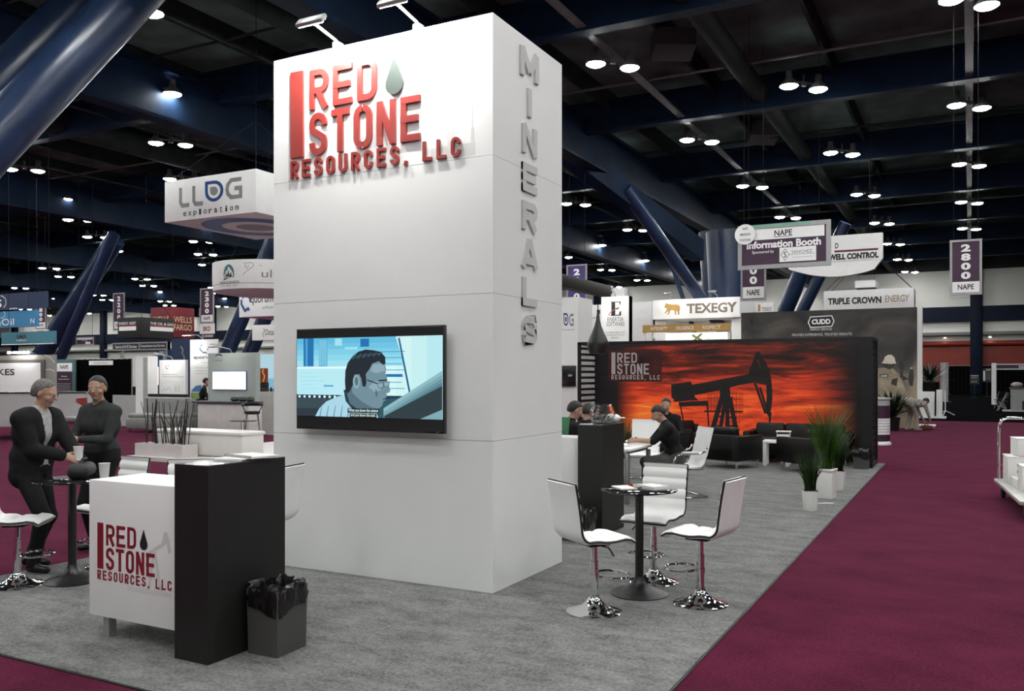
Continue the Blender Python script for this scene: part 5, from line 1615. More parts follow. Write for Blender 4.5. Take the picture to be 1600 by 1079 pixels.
for xa in (b.x0, b.x1 - .3):
    mb = MB(); mb.span((xa, b.y + .02, 0), (xa + .3, b.y + .4, b.z0 + .01)); mb.build('fascia_post', SIGNW, b.t, world=True)
b = Board('hanging_lightbox', 'bright white canopy hanging behind the long white box sign', 'canopy', 1336, 1368, 438, 449, 41.0, 1.6, WHITEP, cables=2)

# ---- grey printed wall with hard-hat worker
def smoke_mat():
    m = bpy.data.materials.new('grey_smoke_print'); m.use_nodes = True; nt = m.node_tree
    bb = nt.nodes['Principled BSDF']; bb.inputs['Roughness'].default_value = .6
    tc = nt.nodes.new('ShaderNodeTexCoord'); n1 = nt.nodes.new('ShaderNodeTexNoise'); n1.inputs['Scale'].default_value = .55; n1.inputs['Detail'].default_value = 7; n1.inputs['Distortion'].default_value = 1.4
    nt.links.new(tc.outputs['Object'], n1.inputs['Vector'])
    sx = nt.nodes.new('ShaderNodeSeparateXYZ'); nt.links.new(tc.outputs['Object'], sx.inputs[0])
    mr = nt.nodes.new('ShaderNodeMapRange'); mr.inputs['From Min'].default_value = 4.0; mr.inputs['From Max'].default_value = .6; mr.inputs['To Min'].default_value = -.10; mr.inputs['To Max'].default_value = .34
    nt.links.new(sx.outputs['Z'], mr.inputs['Value'])
    ad = nt.nodes.new('ShaderNodeMath'); nt.links.new(n1.outputs[0], ad.inputs[0]); nt.links.new(mr.outputs[0], ad.inputs[1])
    rp = ramp(nt, [(.30, (.012, .012, .012)), (.50, (.055, .051, .046)), (.68, (.12, .105, .085)), (.95, (.32, .26, .18))]); nt.links.new(ad.outputs[0], rp.inputs[0]); nt.links.new(rp.outputs[0], bb.inputs['Base Color'])
    return m
b = Board('printed_wall', 'tall grey printed booth wall with badge logo and hard-hatted worker', 'booth wall', 1158, 1433, 484, 668, 29.5, .06, smoke_mat(), floor=True)
zz = lambda py: (P(1395, py, 28.6).z) / b.h
uu = lambda px: (AY(px, 600, b.y).x - b.x0) / b.w
b.poly([(uu(1262), zz(500)), (uu(1266), zz(490.5)), (uu(1300), zz(489.5)), (uu(1304), zz(499)), (uu(1300), zz(508)), (uu(1266), zz(509))], WHITEP, 'badge'); b.poly([(uu(1263.8), zz(500)), (uu(1267), zz(492)), (uu(1299), zz(491)), (uu(1302.2), zz(499)), (uu(1299), zz(506.5)), (uu(1267), zz(507.5))], INK, 'badge_field', .006)
b.text('CUDD', uu(1283), zz(499.3), uu(1297.5) - uu(1268), zz(495) - zz(503.5), WHITEP, .05, .010); b.text('ENERGY SERVICES', uu(1283), zz(511.5), uu(1300) - uu(1266), zz(509.5) - zz(513.5), PALEP, .01)
b.text('PROVEN EXPERIENCE. TRUSTED RESULTS.', uu(1284), zz(520), uu(1331) - uu(1237), zz(518) - zz(522), PALEP, .01)
KH = mat('khaki_print', (.30, .25, .175), .6, var=.4, scale=2.5); HATP = mat('hat_print', (.66, .60, .50), .6, var=.1); DKP = mat('dark_rig_print', (.040, .036, .032), .6, var=.4, scale=4)
W_ = lambda pts: [(uu(x), zz(y)) for x, y in pts]
b.polys([W_([(1366, 640), (1366, 580), (1372, 575), (1380, 574), (1396, 576), (1404, 584), (1412, 600), (1418, 618), (1416, 640)])], KH, 'worker_print')
b.polys([W_([(1379, 567), (1398, 567), (1397, 573), (1390, 577), (1380, 573)])], DKP, 'worker_hair_print', .006)
b.polys([W_([(1377.5, 567), (1380, 564), (1383, 557), (1388, 554), (1393, 554), (1397.5, 558), (1399, 564), (1400.5, 567.5), (1392, 568.5)])], HATP, 'hard_hat_print', .008)
b.polys([W_([(1375, 584), (1388, 584.5), (1388, 589.5), (1375, 589)])], DKP, 'back_patch', .008); b.text('CUDD', uu(1381.5), zz(587), uu(1386.5) - uu(1376.5), zz(585.5) - zz(588.3), WHITEP, .03, .012)
b.polys([W_([(1405, 548), (1416, 545), (1416, 550), (1411, 553), (1411, 590), (1406, 590), (1407, 553)]), W_([(1405, 565), (1413, 566), (1413, 578), (1405, 577)]), W_([(1409, 585), (1420, 592), (1410, 594)])], DKP, 'rig_print')
b.polys([W_([(1421, 580), (1424, 574), (1427, 575), (1428, 590), (1426, 603), (1421, 602), (1419, 590)])], DKP, 'far_worker_print', .007); b.polys([W_([(1422, 576), (1424, 573.5), (1427, 576)])], HATP, 'hard_hat_print', .011)
b.polys([W_([(1394, 592), (1403, 590), (1401, 603), (1392, 600)])], DKP, 'shade_print', .007)

# ---- bright booth with golden animal emblem
TXB = SIGNW
b = Board('emblem_booth', 'white booth header with golden animal emblem and grey capitals', 'booth', 1020, 1156, 466, 497, 37.0, 3.0, TXB)
GOLD = mat('gold_print', (.46, .27, .07), .45, var=.1)
OX = [(.02, .62), (.06, .80), (.10, .92), (.16, 1.0), (.20, .92), (.30, .90), (.52, .84), (.78, .84), (.90, .80), (.98, .66), (1.0, .40), (.95, .30), (.94, .12), (.98, .0), (.86, .0), (.84, .22), (.78, .36), (.74, .12), (.78, .0), (.67, .0), (.66, .30), (.50, .40), (.38, .34), (.33, .10), (.22, .0), (.16, .02), (.26, .14), (.26, .34), (.17, .22), (.06, .12), (.03, .16), (.14, .34), (.20, .52), (.12, .56)]
b.polys([[(.135 + .19 * x, .22 + .62 * y) for x, y in OX]], GOLD, 'animal_emblem', .006); arm_lamp(b, .25, 110.0, .8); arm_lamp(b, .75, 110.0, .8); b.text('TEXEGY', .685, .50, .57, .50, mat('taupe_print', (.20, .165, .13), .5), .035)
mb = MB(); mb.span((b.x0, b.y + .3, 0), (b.x0 + .5, b.y + 2.9, b.z0 + .01)); mb.span((b.x1 - .4, b.y + .2, 0), (b.x1, b.y + 2.9, b.z0 + .01)); mb.span((b.x0 + .5, b.y + 2.6, 0), (b.x1 - .4, b.y + 2.8, b.z0 + .01)); mb.build('booth_wall', TXB, b.t, world=True)
g2 = Board('gold_band', 'gold fascia strip with pale words under the emblem booth header', 'sign', 1004, 1140, 506, 518, 35.8, .08, GOLD)
for tx, u in (('INTEGRITY', .20), ('DILIGENCE', .50), ('RESPECT', .80)): g2.text(tx, u, .5, .20, .45, WHITEP, .005)
for xa in (g2.x0, g2.x1 - .1):
    mb = MB(); mb.span((xa, g2.y + .08, 0), (xa + .1, g2.y + .18, g2.z1)); mb.build('support_post', SIGNW, g2.t, world=True)
LB = glow('lightbox_white', (1.0, .98, .90), 1.15)
l2 = Board('backlit_panel', 'glowing white backlit panel with a green cross inside the emblem booth', 'lightbox', 1040, 1139, 519, 560, 37.0, .12, LB, floor=False); l2.strokes([[(.43, .62), (.58, .95)], [(.43, .90), (.60, .66)]], .08, mat('olive_print', (.30, .34, .12), .5)); l2.text('Maximize', .80, .70, .28, .16, PALEP, 0)
mb = MB(); mb.span((l2.x0, l2.y + .02, 0), (l2.x1, l2.y + .12, l2.z0)); mb.build('panel_plinth', SIGNW, l2.t, world=True)
b = Board('white_panel_wall', 'plain white panel wall left of the emblem booth', 'booth wall', 958, 1018, 472, 640, 40.0, .2, SIGNW, floor=True); b.rect(.50, .60, .97, .62, mat('panel_grey', (.45, .45, .44), .6))
b = Board('stub_header', 'pale corner header with small prints behind the 2700 banner', 'sign', 1156, 1208, 473, 490, 39.0, 1.0, SIGNW); b.rect(.30, .25, .42, .85, PALEP); b.rect(.55, .2, .62, .85, GOLD); b.text('TEXEGY', .82, .4, .3, .35, GREYINK)
mb = MB(); mb.span((b.x0 + .1, b.y + .2, 0), (b.x1 - .1, b.y + .9, b.z0 + .01)); mb.build('header_column', SIGNW, b.t, world=True)
# ---- serif E panel and its neighbours
b = Board('serif_panel', 'tall white panel with a big black serif letter E', 'sign', 940, 983, 463, 640, 24.0, .25, SIGNW, floor=True, m_frame=WHITE, fr=.04)
vz = lambda py: P(961, py, 24.0).z / b.h
b.polys([[(.36, vz(493)), (.50, vz(493)), (.50, vz(471)), (.36, vz(471))], [(.33, vz(472.2)), (.70, vz(472.2)), (.70, vz(471)), (.33, vz(471))], [(.50, vz(483)), (.62, vz(483)), (.62, vz(481.6)), (.50, vz(481.6))], [(.66, vz(476)), (.69, vz(476)), (.70, vz(471)), (.64, vz(471))], [(.33, vz(493)), (.71, vz(493)), (.71, vz(491.6)), (.33, vz(491.6))], [(.66, vz(487)), (.71, vz(486)), (.71, vz(492)), (.64, vz(492))]], INK, 'serif_letter')
b.strokes([[(.26, vz(492)), (.34, vz(487)), (.50, vz(482)), (.66, vz(480))]], .006, mat('copper_print', (.40, .15, .07), .5), z=.008)
b.text('ENERTIA', .51, vz(498.5), .58, .030, GREYINK, 0); b.text('SOFTWARE', .51, vz(506), .66, .030, GREYINK, 0)
arm_lamp(b, .5, 70.0)
for py, tx in ((519, 'A Unified Approach'), (523, 'to Upstream Business'), (527, 'Results')): b.text(tx, .5, vz(py), .68 if tx != 'Results' else .25, .012, GREYINK, 0)
b = Board('serif_panel', 'second white panel with serif letter, just behind the first', 'sign', 943, 976, 450, 640, 27.5, .25, SIGNW, floor=True); vz = lambda py: P(959, py, 27.5).z / b.h
b.polys([[(.16, vz(463)), (.28, vz(463)), (.28, vz(454)), (.16, vz(454))], [(.10, vz(455)), (.42, vz(455)), (.42, vz(454)), (.10, vz(454))], [(.34, vz(459)), (.42, vz(459)), (.42, vz(454)), (.36, vz(454))]], INK, 'serif_letter')
b = Board('print_panel', 'narrow white panel with a copper block behind the pendant lamp', 'sign', 919, 941, 476, 640, 25.5, .25, SIGNW, floor=True); vz = lambda py: P(930, py, 25.5).z / b.h
b.rect(.10, vz(530), .42, vz(517), mat('copper_print', (.40, .15, .07), .5)); b.rect(.62, vz(491), .85, vz(484), INK); b.rect(.12, vz(492), .22, vz(489), INK); b.strokes([[(.1, vz(497)), (.85, vz(495))]], .004, GREYINK)
b = Board('print_panel', 'white panel with small black blocks and curls beside the white tower', 'sign', 903, 918, 480, 640, 24.5, .2, SIGNW, floor=True); vz = lambda py: P(910, py, 24.5).z / b.h
arm_lamp(b, .5, 60.0)  # arm lamp added to brighten this panel
for py in (486, 498, 504): b.rect(.45, vz(py + 2), .80, vz(py - 1.5), INK)
b.text('S', .15, vz(492), .2, .03, INK)
# ---- white booth tower with blue ring letter, right behind the display tower
b = Board('white_booth_tower', 'white booth tower with blue ringed letter and small dark screen', 'booth', 838, 903, 465, 660, 21.5, .9, WHITE, floor=True); vz = lambda py: P(889, py, 21.55).z / b.h; ux = lambda px: (AY(px, 600, b.y).x - b.x0) / b.w
BLUEP = mat('deep_blue_print', (.018, .075, .25), .45)
def dlogo(b, u0, u1, v0, v1, m1, m2, m3):
    """drop-cornered ring letter with a grey core"""
    du, dv = (u1 - u0), (v1 - v0)
    def D(k): return [(u0 + du * (.5 - .5 * k), v0 + dv * (.5 + .5 * k))] + [(u0 + du * (.5 + k * (.5 * math.cos(R(90 - 270 * i / 16)))), v0 + dv * (.5 + k * .5 * math.sin(R(90 - 270 * i / 16)))) for i in range(17)]
    b.polys([D(1.0)], m1, 'ring_letter', .004); b.polys([D(.68)], WHITEP, 'ring_gap', .006); b.polys([D(.42)], m3, 'ring_core', .008)
dlogo(b, ux(880.5), ux(888.5), vz(509.5), vz(489.5), BLUEP, WHITEP, GREYINK)
GREYP = mat('mid_grey_print', (.26, .255, .25), .5)
def Gst(b, u0, u1, v0, v1, m, th=.19):
    du, dv = u1 - u0, v1 - v0
    mb = MB(); S_ = b.F @ Matrix.Translation((u0 * b.w, v0 * b.h, 0)) @ Matrix.Diagonal((du * b.w, dv * b.h, 1, 1))
    stroke(mb, [(.95, .90), (.35, .90), (.15, .72), (.10, .5), (.15, .28), (.35, .10), (.90, .10), (.90, .50), (.55, .50)], th, S_, .001, 0, .004); mb.build('lettering', m, b.t, world=True)
Gst(b, ux(889.5), ux(896.5), vz(510), vz(491), GREYP)
mb = MB(); 
b.rect(ux(866), vz(509.5), ux(878), vz(506.5), GREYP); b.text('exploration', ux(883), vz(515.5), ux(896) - ux(866), .012, GREYINK, 0)
tv = Board('small_screen', 'small dark wall screen on the white booth tower', 'screen', 872, 899, 571, 603, 21.45, .06, BLACKS, b=.01, y=b.y - .0605); tv.text('DEEP', .72, .52, .24, .10, PALEP, 0)

# ---- big white hanging cube with a blue ringed letter
t, Ff, Fs, hh_ = boxsign('hanging_cube', 'big white hanging box sign with grey letters and blue ringed letter', 'sign', 400, 263, 331, 20.0, 3.02, 3.1)
class FB:            # lets a face frame be used like a board
    def __init__(s, F_, w_, h_, t): s.F, s.w, s.h, s.t = F_, w_, h_, t
    rect, polys, strokes, text = Board.rect, Board.polys, Board.strokes, Board.text
fb = FB(Ff, 3.02, hh_, t)
for u in (.185, .335): fb.strokes([[(u, .80), (u, .44), (u + .02, .36), (u + .10, .36)]], .10, GREYP)
dlogo(fb, .46, .66, .36, .86, BLUEP, WHITEP, GREYP); Gst(fb, .68, .86, .36, .86, GREYP)
for i, ch in enumerate('exploration'): fb.text(ch, .235 + .057 * i, .15 + (.012 if ch in 'lt' else -.02 if ch == 'p' else .012 if ch == 'i' else 0), .022 if ch in 'ilt' else .034, .135 if ch in 'lit' else .135 if ch == 'p' else .10, INK, .01, name='letter')
Fb = frame((P(400, 331, 20).x - 3.02, P(400, 331, 20).y + 3.1, P(400, 331, 20).z), (1, 0, 0), (0, -1, 0))
fu = FB(Fb, 3.02, 3.1, t); 
for k, m in ((.43, BLUEP), (.27, WHITEP), (.16, GREYP)): fu.polys([circ(.5, .5, k, k, 40)], m, 'ring_print', .004 + (.43 - k) * .02)
# ---- round hanging drum sign
cz = 28.0; cxy = P(420, 430, cz)
dr = thing('hanging_drum', 'round white hanging drum sign with mountain emblem and thin script', 'sign', (cxy.x, cxy.y, 0))
zt, zb_ = P(420, 408, cz - 1.2).z, P(420, 455, cz - 1.2).z; rd = 1.73
mb = MB().lathe([(.0001, zb_ - .0), (rd * .8, zb_), (rd - .02, zb_ + .05), (rd, zb_ + .18), (rd, zt), (rd - .03, zt), (rd - .03, zb_ + .25)], n=64); mb.build('drum_body', SIGNW, dr)
mb = MB().lathe([(rd + .003, zb_ + .20), (rd + .003, zb_ + .215)], n=64); mb.build('seam_line', GREYP, dr)
def on_drum(body, deg, z, wdeg, h_, m, bold=.0, lst=None):
    """lettering wrapped on the drum, centred deg degrees left of the side that faces the camera"""
    base = math.atan2(-cxy.y, -cxy.x)
    mb = MB()
    vs, fs = text_geo(body, bold)
    mb.add([((rd + .006) * math.cos(base - R(deg) + R(wdeg) * v[0]), (rd + .006) * math.sin(base - R(deg) + R(wdeg) * v[0]), z + v[1] * h_) for v in vs], fs)
    mb.build('lettering', m, dr, flat=True)
zc = (zt + zb_) / 2 + .08
on_drum('ultra', -8, zc - .05, 30, .24, GREYP); on_drum('HIGHLANDS', 43, zc - .30, 26, .07, INK, .01); on_drum('OIL AND GAS', 43, zc - .40, 22, .05, GREYP)
base = math.atan2(-cxy.y, -cxy.x)
def drum_poly(pts, deg, m, name, z0=.005):
    mb = MB(); mb.add([((rd + z0) * math.cos(base - R(deg) + x / rd), (rd + z0) * math.sin(base - R(deg) + x / rd), zc + y) for x, y in pts], [tuple(range(len(pts)))]); mb.build(name, m, dr, flat=True)
TEAL = mat('teal_print', (.04, .19, .19), .5)
drum_poly([(.22 * math.cos(R(a)), -.05 + .30 * math.sin(R(a))) for a in range(-20, 201, 20)], 43, TEAL, 'emblem_print')
drum_poly([(-.20, -.12), (-.10, .08), (-.06, .0), (.0, .20), (.06, .02), (.10, .08), (.19, -.12)], 43, WHITEP, 'emblem_print', .008)
drum_poly([(-.14, -.12), (-.10, .02), (-.06, -.10), (.01, .12), (.03, -.10), (.11, .02), (.12, -.12)], 43, INK, 'emblem_print', .011)
drum_poly([(-.22, -.24), (-.1, -.20), (.15, -.13), (.2, -.10), (-.05, -.14), (-.21, -.19)], 43, INK, 'emblem_print', .008)
for pts in ([(-.25, .26), (-.02, .28), (.06, .24), (.07, .18), (-.06, .08), (-.20, -.02), (-.26, -.10)], [(-.22, .20), (.3, .19)], [(-.16, .2), (-.20, .10)], [(-.08, .2), (-.14, .08)]):
    for i in range(len(pts) - 1):
        (xa, ya), (xb, yb) = pts[i], pts[i + 1]; L_ = math.hypot(xb - xa, yb - ya); nx_, ny_ = -(yb - ya) / L_ * .008, (xb - xa) / L_ * .008
        drum_poly([(xa + nx_, ya + ny_), (xb + nx_, yb + ny_), (xb - nx_, yb - ny_), (xa - nx_, ya - ny_)], 17, GREYP, 'script_mark', .006)
for a in range(3):
    q = base + R(40 - 40 * a); mb = MB(); mb.tube([(rd * math.cos(q), rd * math.sin(q), zt), (.0, .0, 8.4), (0, 0, CEIL)], .008, 5); mb.build('cable', CABLE, dr)
# ---- box sign with blue hexagon marks
t, Ff, Fs, hh_ = boxsign('hexagon_sign', 'white hanging box sign with blue hexagon mark and black lowercase word', 'sign', 458, 456, 492, 34.0, 2.87, 2.2)
fb = FB(Ff, 2.87, hh_, t)
def hexmark(b, cu, cv, ru, rv, th, m=BLUEP):
    b.strokes([[(cu - ru, cv + rv * .5), (cu - ru, cv - rv * .1), (cu - ru * .2, cv - rv), (cu + ru * .5, cv - rv * .7), (cu + ru * .75, cv - rv * .95)], [(cu + ru, cv + rv * .1), (cu + ru, cv + rv * .5), (cu + ru * .5, cv + rv)], [(cu - ru * .5, cv + rv), (cu - ru * .8, cv + rv * .7)]], th, m, 'hexagon_mark')
hexmark(fb, .13, .62, .085, .34, .12); fb.text('quorum', .43, .68, .42, .36, INK, .01); fb.text('software', .56, .40, .24, .14, GREYP, 0); hexmark(fb, .82, .62, .085, .34, .12); fb.strokes([[(.68, .05), (.68, .95)]], .01, PALEP)
# ---- red cube sign
RCU = mat('red_fabric', (.20, .014, .022), .6, var=.06); CRM = mat('cream_print', (.72, .58, .36), .6)
t, Ff, Fs, hh_ = boxsign('red_cube_sign', 'dark red hanging cube sign with cream capitals on each face', 'sign', 267.5, 479, 526.5, 45.0, 1.55, 1.52, RCU)
for F_, w_ in ((Ff, 1.55), (Fs, 1.52)): btext(t, F_, 'WELLS', w_ * .5, hh_ * .60, w_ * .78, hh_ * .20, CRM, .01); btext(t, F_, 'FARGO', w_ * .5, hh_ * .34, w_ * .78, hh_ * .20, CRM, .01)
# ---- dark cube sign
DKS = mat('dark_fabric', (.014, .013, .013), .7, var=.1)
t, Ff, Fs, hh_ = boxsign('dark_cube_sign', 'dark hanging cube sign with white panels and red stripes', 'sign', 221, 495, 527, 38.0, 1.55, 1.75, DKS)
for F_, w_, c in ((Ff, 1.55, .42), (Fs, 1.75, .62)):
    fb = FB(F_, w_, hh_, t); fb.rect(c - .36, .36, c + .36, .56, WHITEP); fb.rect(c - .36, .57, c + .36, .63, mat('red_stripe', (.35, .04, .03), .5)); fb.text('ENERGY ASSET' if w_ < 1.6 else 'THE OIL & GAS', c, .72, .72, .13, WHITEP, .01)
b = Board('strip_sign', 'long black framed strip sign with two white-lettered panels', 'sign', 176, 262, 534.5, 547, 34.0, .12, INK, m_frame=SILVER, fr=.05)
b.text('Source of A+D Services', .25, .5, .40, .42, WHITEP, .005); b.text('Comprehensive Land Services', .73, .5, .44, .42, WHITEP, .005); b.rect(.485, .05, .50, .95, SILVER)
for xa in (b.x0 + .3, b.x1 - .4):
    mb = MB(); mb.span((xa, b.y + .12, 0), (xa + .1, b.y + .22, b.z1)); mb.build('strip_post', SILVER, b.t, world=True)
# ---- blue signs at the left edge
NVY = mat('navy_fabric', (.012, .030, .085), .6); SKY = mat('sky_fabric', (.045, .24, .48), .6); TLF = mat('teal_fabric', (.055, .20, .27), .6)
b = Board('navy_sign', 'navy hanging sign with white letter S in a ring, at the left edge', 'sign', -60, 72, 459, 484, 40.0, .12, NVY, cables=2); b.text('S', .465, .42, .06, .48, WHITEP, .02); b.strokes([circ(.47, .48, .075, .42, 20, -50, 80)], .05, WHITEP); b.text('AES', .63, .05, .1, .10, WHITEP, .02)
b = Board('sky_blue_sign', 'sky blue hanging sign with white lettering at the left edge', 'sign', -60, 57, 487, 512, 37.0, .12, SKY, cables=2); b.text('nOil', .60, .34, .23, .42, WHITEP, .005); b.text('N', .95, .34, .05, .30, WHITEP, .01); b.strokes([circ(.56, .82, .035, .22, 16, -120, 60)], .04, WHITEP)
b = Board('teal_sign', 'teal tapering hanging sign with dark lettering and a pale rim', 'sign', 2, 84, 518, 538, 33.0, .12, TLF, cables=2); b.rect(0, .0, 1, .07, WHITEP); b.text('SMA', .40, .62, .20, .32, INK, .02); b.text('ENERGY', .40, .34, .2, .12, WHITEP, 0)
b = Board('purple_notice', 'small purple hanging notice in front of a navy wall column', 'sign', 119, 147, 526, 539, 38.0, .05, PURPLE, cables=2, m_frame=SILVER, fr=.05); b.rect(.05, .66, .95, .92, WHITEP); b.rect(.52, .14, .80, .40, WHITEP); b.text('Lounge', .5, .52, .3, .14, WHITEP, 0)
b = Board('white_fascia', 'white hanging fascia with brown script right of the hexagon banner', 'sign', 394, 440, 507, 531, 39.0, .3, SIGNW, cables=2); b.text('Datafax', .68, .52, .45, .38, GREYINK, 0, shear=.2); b.strokes([[(.38, .78), (.44, .62), (.36, .45), (.40, .22)]], .04, GREYINK)
b = Board('white_header', 'white booth header behind the kiosk with a small red panel', 'booth', 296, 400, 560, 620, 44.0, .4, SIGNW, floor=True); b.rect(.45, .78, .65, .92, mat('red_print', (.25, .03, .03), .5)); b.rect(.68, .80, .82, 1.0, INK)
# ================================================================ BOOTHS ON THE LEFT
# ---- white pickup truck on show, seen from its right side and rear
TRW = mat('truck_white_paint', (0.52, 0.52, 0.51), 0.25, var=.03, coat=.4); TYRE = mat('tyre_rubber', (.008, .008, .008), .8); GLSD = mat('dark_window', (.012, .013, .014), .08)
tz = 23.8; rear = P(137, 640, tz)
tk = thing('pickup_truck', 'white pickup truck with red tail lamp on show behind the two men', 'truck', (rear.x - 2.9 * math.cos(R(47)), rear.y - 2.9 * math.sin(R(47)), 0), R(47))
Ft = frame((0, 0, 0), (1, 0, 0), (0, 0, 1))       # local: x along the truck (rear at +2.9), z up, front face at y=0
def tprism(poly, y0, y1, m, name, mi_mats=None):
    mb = MB(); mb.prism(poly, frame((0, y1, 0)), y1 - y0); return mb.build(name, m, tk)
def arch(cx, r_, n=10): return [(cx + r_ * math.cos(R(a)), .40 + r_ * math.sin(R(a))) for a in [180 - 180 * i / n for i in range(n + 1)]]
side = [(-2.9, .45), (-2.35, .42)] + arch(-1.95, .46) + [(-1.45, .36), (1.10, .36)] + arch(1.62, .46) + [(2.2, .44), (2.86, .50), (2.90, .62), (2.88, 1.22), (2.84, 1.26), (.18, 1.26), (.14, 1.16), (-1.30, 1.10), (-2.55, 1.06), (-2.85, .95)]
tprism(side, 0.0, 1.95, TRW, 'body_side')
tprism([(-2.00, 1.08), (-1.25, 1.80), (-1.0, 1.90), (-.05, 1.90), (.12, 1.80), (.20, 1.12)], .08, 1.87, TRW, 'cab')
tprism([(-1.70, 1.18), (-1.15, 1.74), (-.68, 1.78), (-.68, 1.18)], .05, .10, GLSD, 'side_window'); tprism([(-.60, 1.18), (-.60, 1.78), (-.12, 1.78), (.02, 1.66), (.06, 1.18)], .05, .10, GLSD, 'side_window')
mb = MB()
for px in ([(.20, .45), (.20, 1.14)], [(-.64, .45), (-.64, 1.12)], [(-1.32, .55), (-1.32, 1.08)]): stroke(mb, px, .018, frame((0, -.001, 0)), .002)
mb.build('panel_gap', TYRE, tk)
mb = MB(); mb.span((-.15, -.03, 1.0), (.10, .0, 1.04), 0, .008); mb.build('door_handle', CHROME, tk)
mb = MB(); mb.prism([(2.62, 1.10), (2.885, 1.12), (2.90, .74), (2.78, .74), (2.78, .90), (2.62, 1.02)], frame((0, -.001, 0)), .02, 0, 0); mb.prism([(2.62, 1.10), (2.885, 1.12), (2.90, .74), (2.78, .74), (2.78, .90), (2.62, 1.02)], frame((0, .06, 0)), .062)
mb.build('tail_lamp', mat('tail_lamp_red', (.28, .05, .045), .15, var=.3, scale=18), tk)
mb = MB(); mb.span((.25, -.015, 1.24), (2.86, .10, 1.285), 0, .01); mb.build('bed_rail', mat('dark_trim', (.03, .03, .03), .5), tk)
mb = MB(); mb.span((2.30, -.04, .46), (3.05, 1.98, .62), 0, .03); mb.build('rear_bumper', mat('bumper_silver', (.5, .5, .5), .25, .7), tk)
for cx in (-1.95, 1.62):
    for yy in (.02, 1.68):
        mb = MB(); prof = [(.0001, -.12), (.20, -.12), (.25, -.10), (.37, -.125), (.395, -.09), (.395, .09), (.37, .125), (.0001, .125)]
        mb.lathe(prof, (0, 0, 0), 28, 0, Matrix.Translation((cx, yy + .13, .395)) @ Matrix.Rotation(R(90), 4, 'X')); wh = mb.build('wheel', TYRE, tk)
        mb = MB()
        for k in range(6): a = R(60 * k); mb.tube([(cx, yy - .002, .395), (cx + .22 * math.cos(a), yy - .002, .395 + .22 * math.sin(a))], .03, 6)
        mb.build('rim', ALU, wh)
# ---- big framed panel reading ...KES, banner and black draped booth
GRF = mat('warm_grey_panel', (.30, .29, .27), .7, var=.05)
b = Board('framed_panel_wall', 'grey booth wall with white framed panel and black capitals, behind the truck', 'booth wall', -60, 86, 555, 660, 31.0, .07, GRF, floor=True)
uz = lambda py: P(40, py, 31.0).z / b.h; ux = lambda px: (AY(px, 600, b.y).x - b.x0) / b.w
b.rect(ux(-60), uz(613), ux(71), uz(562), mat('brown_grey_frame', (.11, .10, .095), .6), 'panel_frame', .01, .03); b.rect(ux(-60), uz(613), ux(65.5), uz(567), WHITEP, 'white_panel', .045, .01)
b.text('LIKES', ux(6), uz(581), ux(24) - ux(-14), uz(576) - uz(586), INK, .02, .06)
b.strokes([[(ux(70), uz(578)), (ux(78), uz(577)), (ux(86), uz(580))], [(ux(70), uz(555)), (ux(80), uz(560)), (ux(86), uz(568))]], .008, WHITEP)
for i, px in enumerate((24, 33, 40, 46, 52)):
    c = AY(px, 551, b.y)
    t = thing('track_light', f'{ORD[i + 1]} of five small bright spotlights above the framed panel, from the left', 'spotlight', (c.x, b.y + .15, b.z1), 0, 'spotlights over the framed panel')
    mb = MB(); mb.tube([(0, 0, 0), (0, -.25, .10)], .012, 6); mb.box((0, -.30, .09), (.12, .12, .08), 0, 0, .02); mb.build('housing', ALU, t)
    mb = MB(); mb.box((0, -.375, .085), (.20, .012, .07), 0, 0, .005); mb.build('lens', glow('track_glow', (1, .98, .92), 90.0), t)
b = Board('purple_banner', 'tall teal and purple banner with white caption beside the black drape', 'banner', 87, 117, 561, 660, 32.2, .06, mat('teal_banner', (.07, .16, .16), .6), floor=True); uz = lambda py: P(101, py, 32.2).z / b.h
b.rect(.03, uz(580), .86, uz(567), WHITEP); b.text('NAPE', .45, uz(573), .42, .06, INK, .02, shear=.2); b.rect(.03, uz(660), .86, uz(580.5), PURPLE); b.text('Guest', .45, uz(587.5), .32, .022, WHITEP, .02); b.text('Reservation', .45, uz(592), .55, .02, WHITEP, .02)
for k in range(5): b.strokes([[(.06, uz(599 + 2.6 * k)), (.80 - .05 * (k % 2), uz(599 + 2.6 * k))]], .006, PALEP)
DRP = mat('black_drape', (.0045, .0045, .005), .9, spec=0.0, var=.2)
def drape(name, label, px0, px1, pyt, Z, amp=.035, m=DRP, y=None):
    yy = P((px0 + px1) / 2, pyt, Z).y if y is None else y
    x0, x1 = AY(px0, pyt, yy).x, AY(px1, pyt, yy).x; zt = P((px0 + px1) / 2, pyt, Z).z
    mb = MB(); n = int((x1 - x0) / .06); pts = [(x0 + (x1 - x0) * i / n, amp * math.sin(i * 1.25) + amp * .4 * math.sin(i * .37)) for i in range(n + 1)]
    vs = [(p[0], yy + p[1], z) for z in (.01, zt) for p in pts] + [(p[0], yy + p[1] + .02, z) for z in (.01, zt) for p in pts]
    k = n + 1; fs = []
    for i in range(n): fs += [(i, i + 1, k + i + 1, k + i), (2 * k + i + 1, 2 * k + i, 3 * k + i, 3 * k + i + 1), (k + i, k + i + 1, 3 * k + i + 1, 3 * k + i)]
    t = thing(name, label, 'drape', ((x0 + x1) / 2, yy, 0)); mb.add(vs, fs); mb.build('curtain', m, t, world=True, angle=80)
    mb = MB(); mb.tube([(x0, yy + .01, zt + .01), (x1, yy + .01, zt + .01)], .022, 8); mb.build('rail', SILVER, t, world=True)
    for x in (x0, x1):
        mb = MB(); mb.tube([(x, yy + .03, 0), (x, yy + .03, zt + .02)], .022, 8); mb.box((x, yy + .03, .004), (.4, .3, .008)); mb.build('stand', SILVER, t, world=True)
    return t, yy, x0, x1, zt
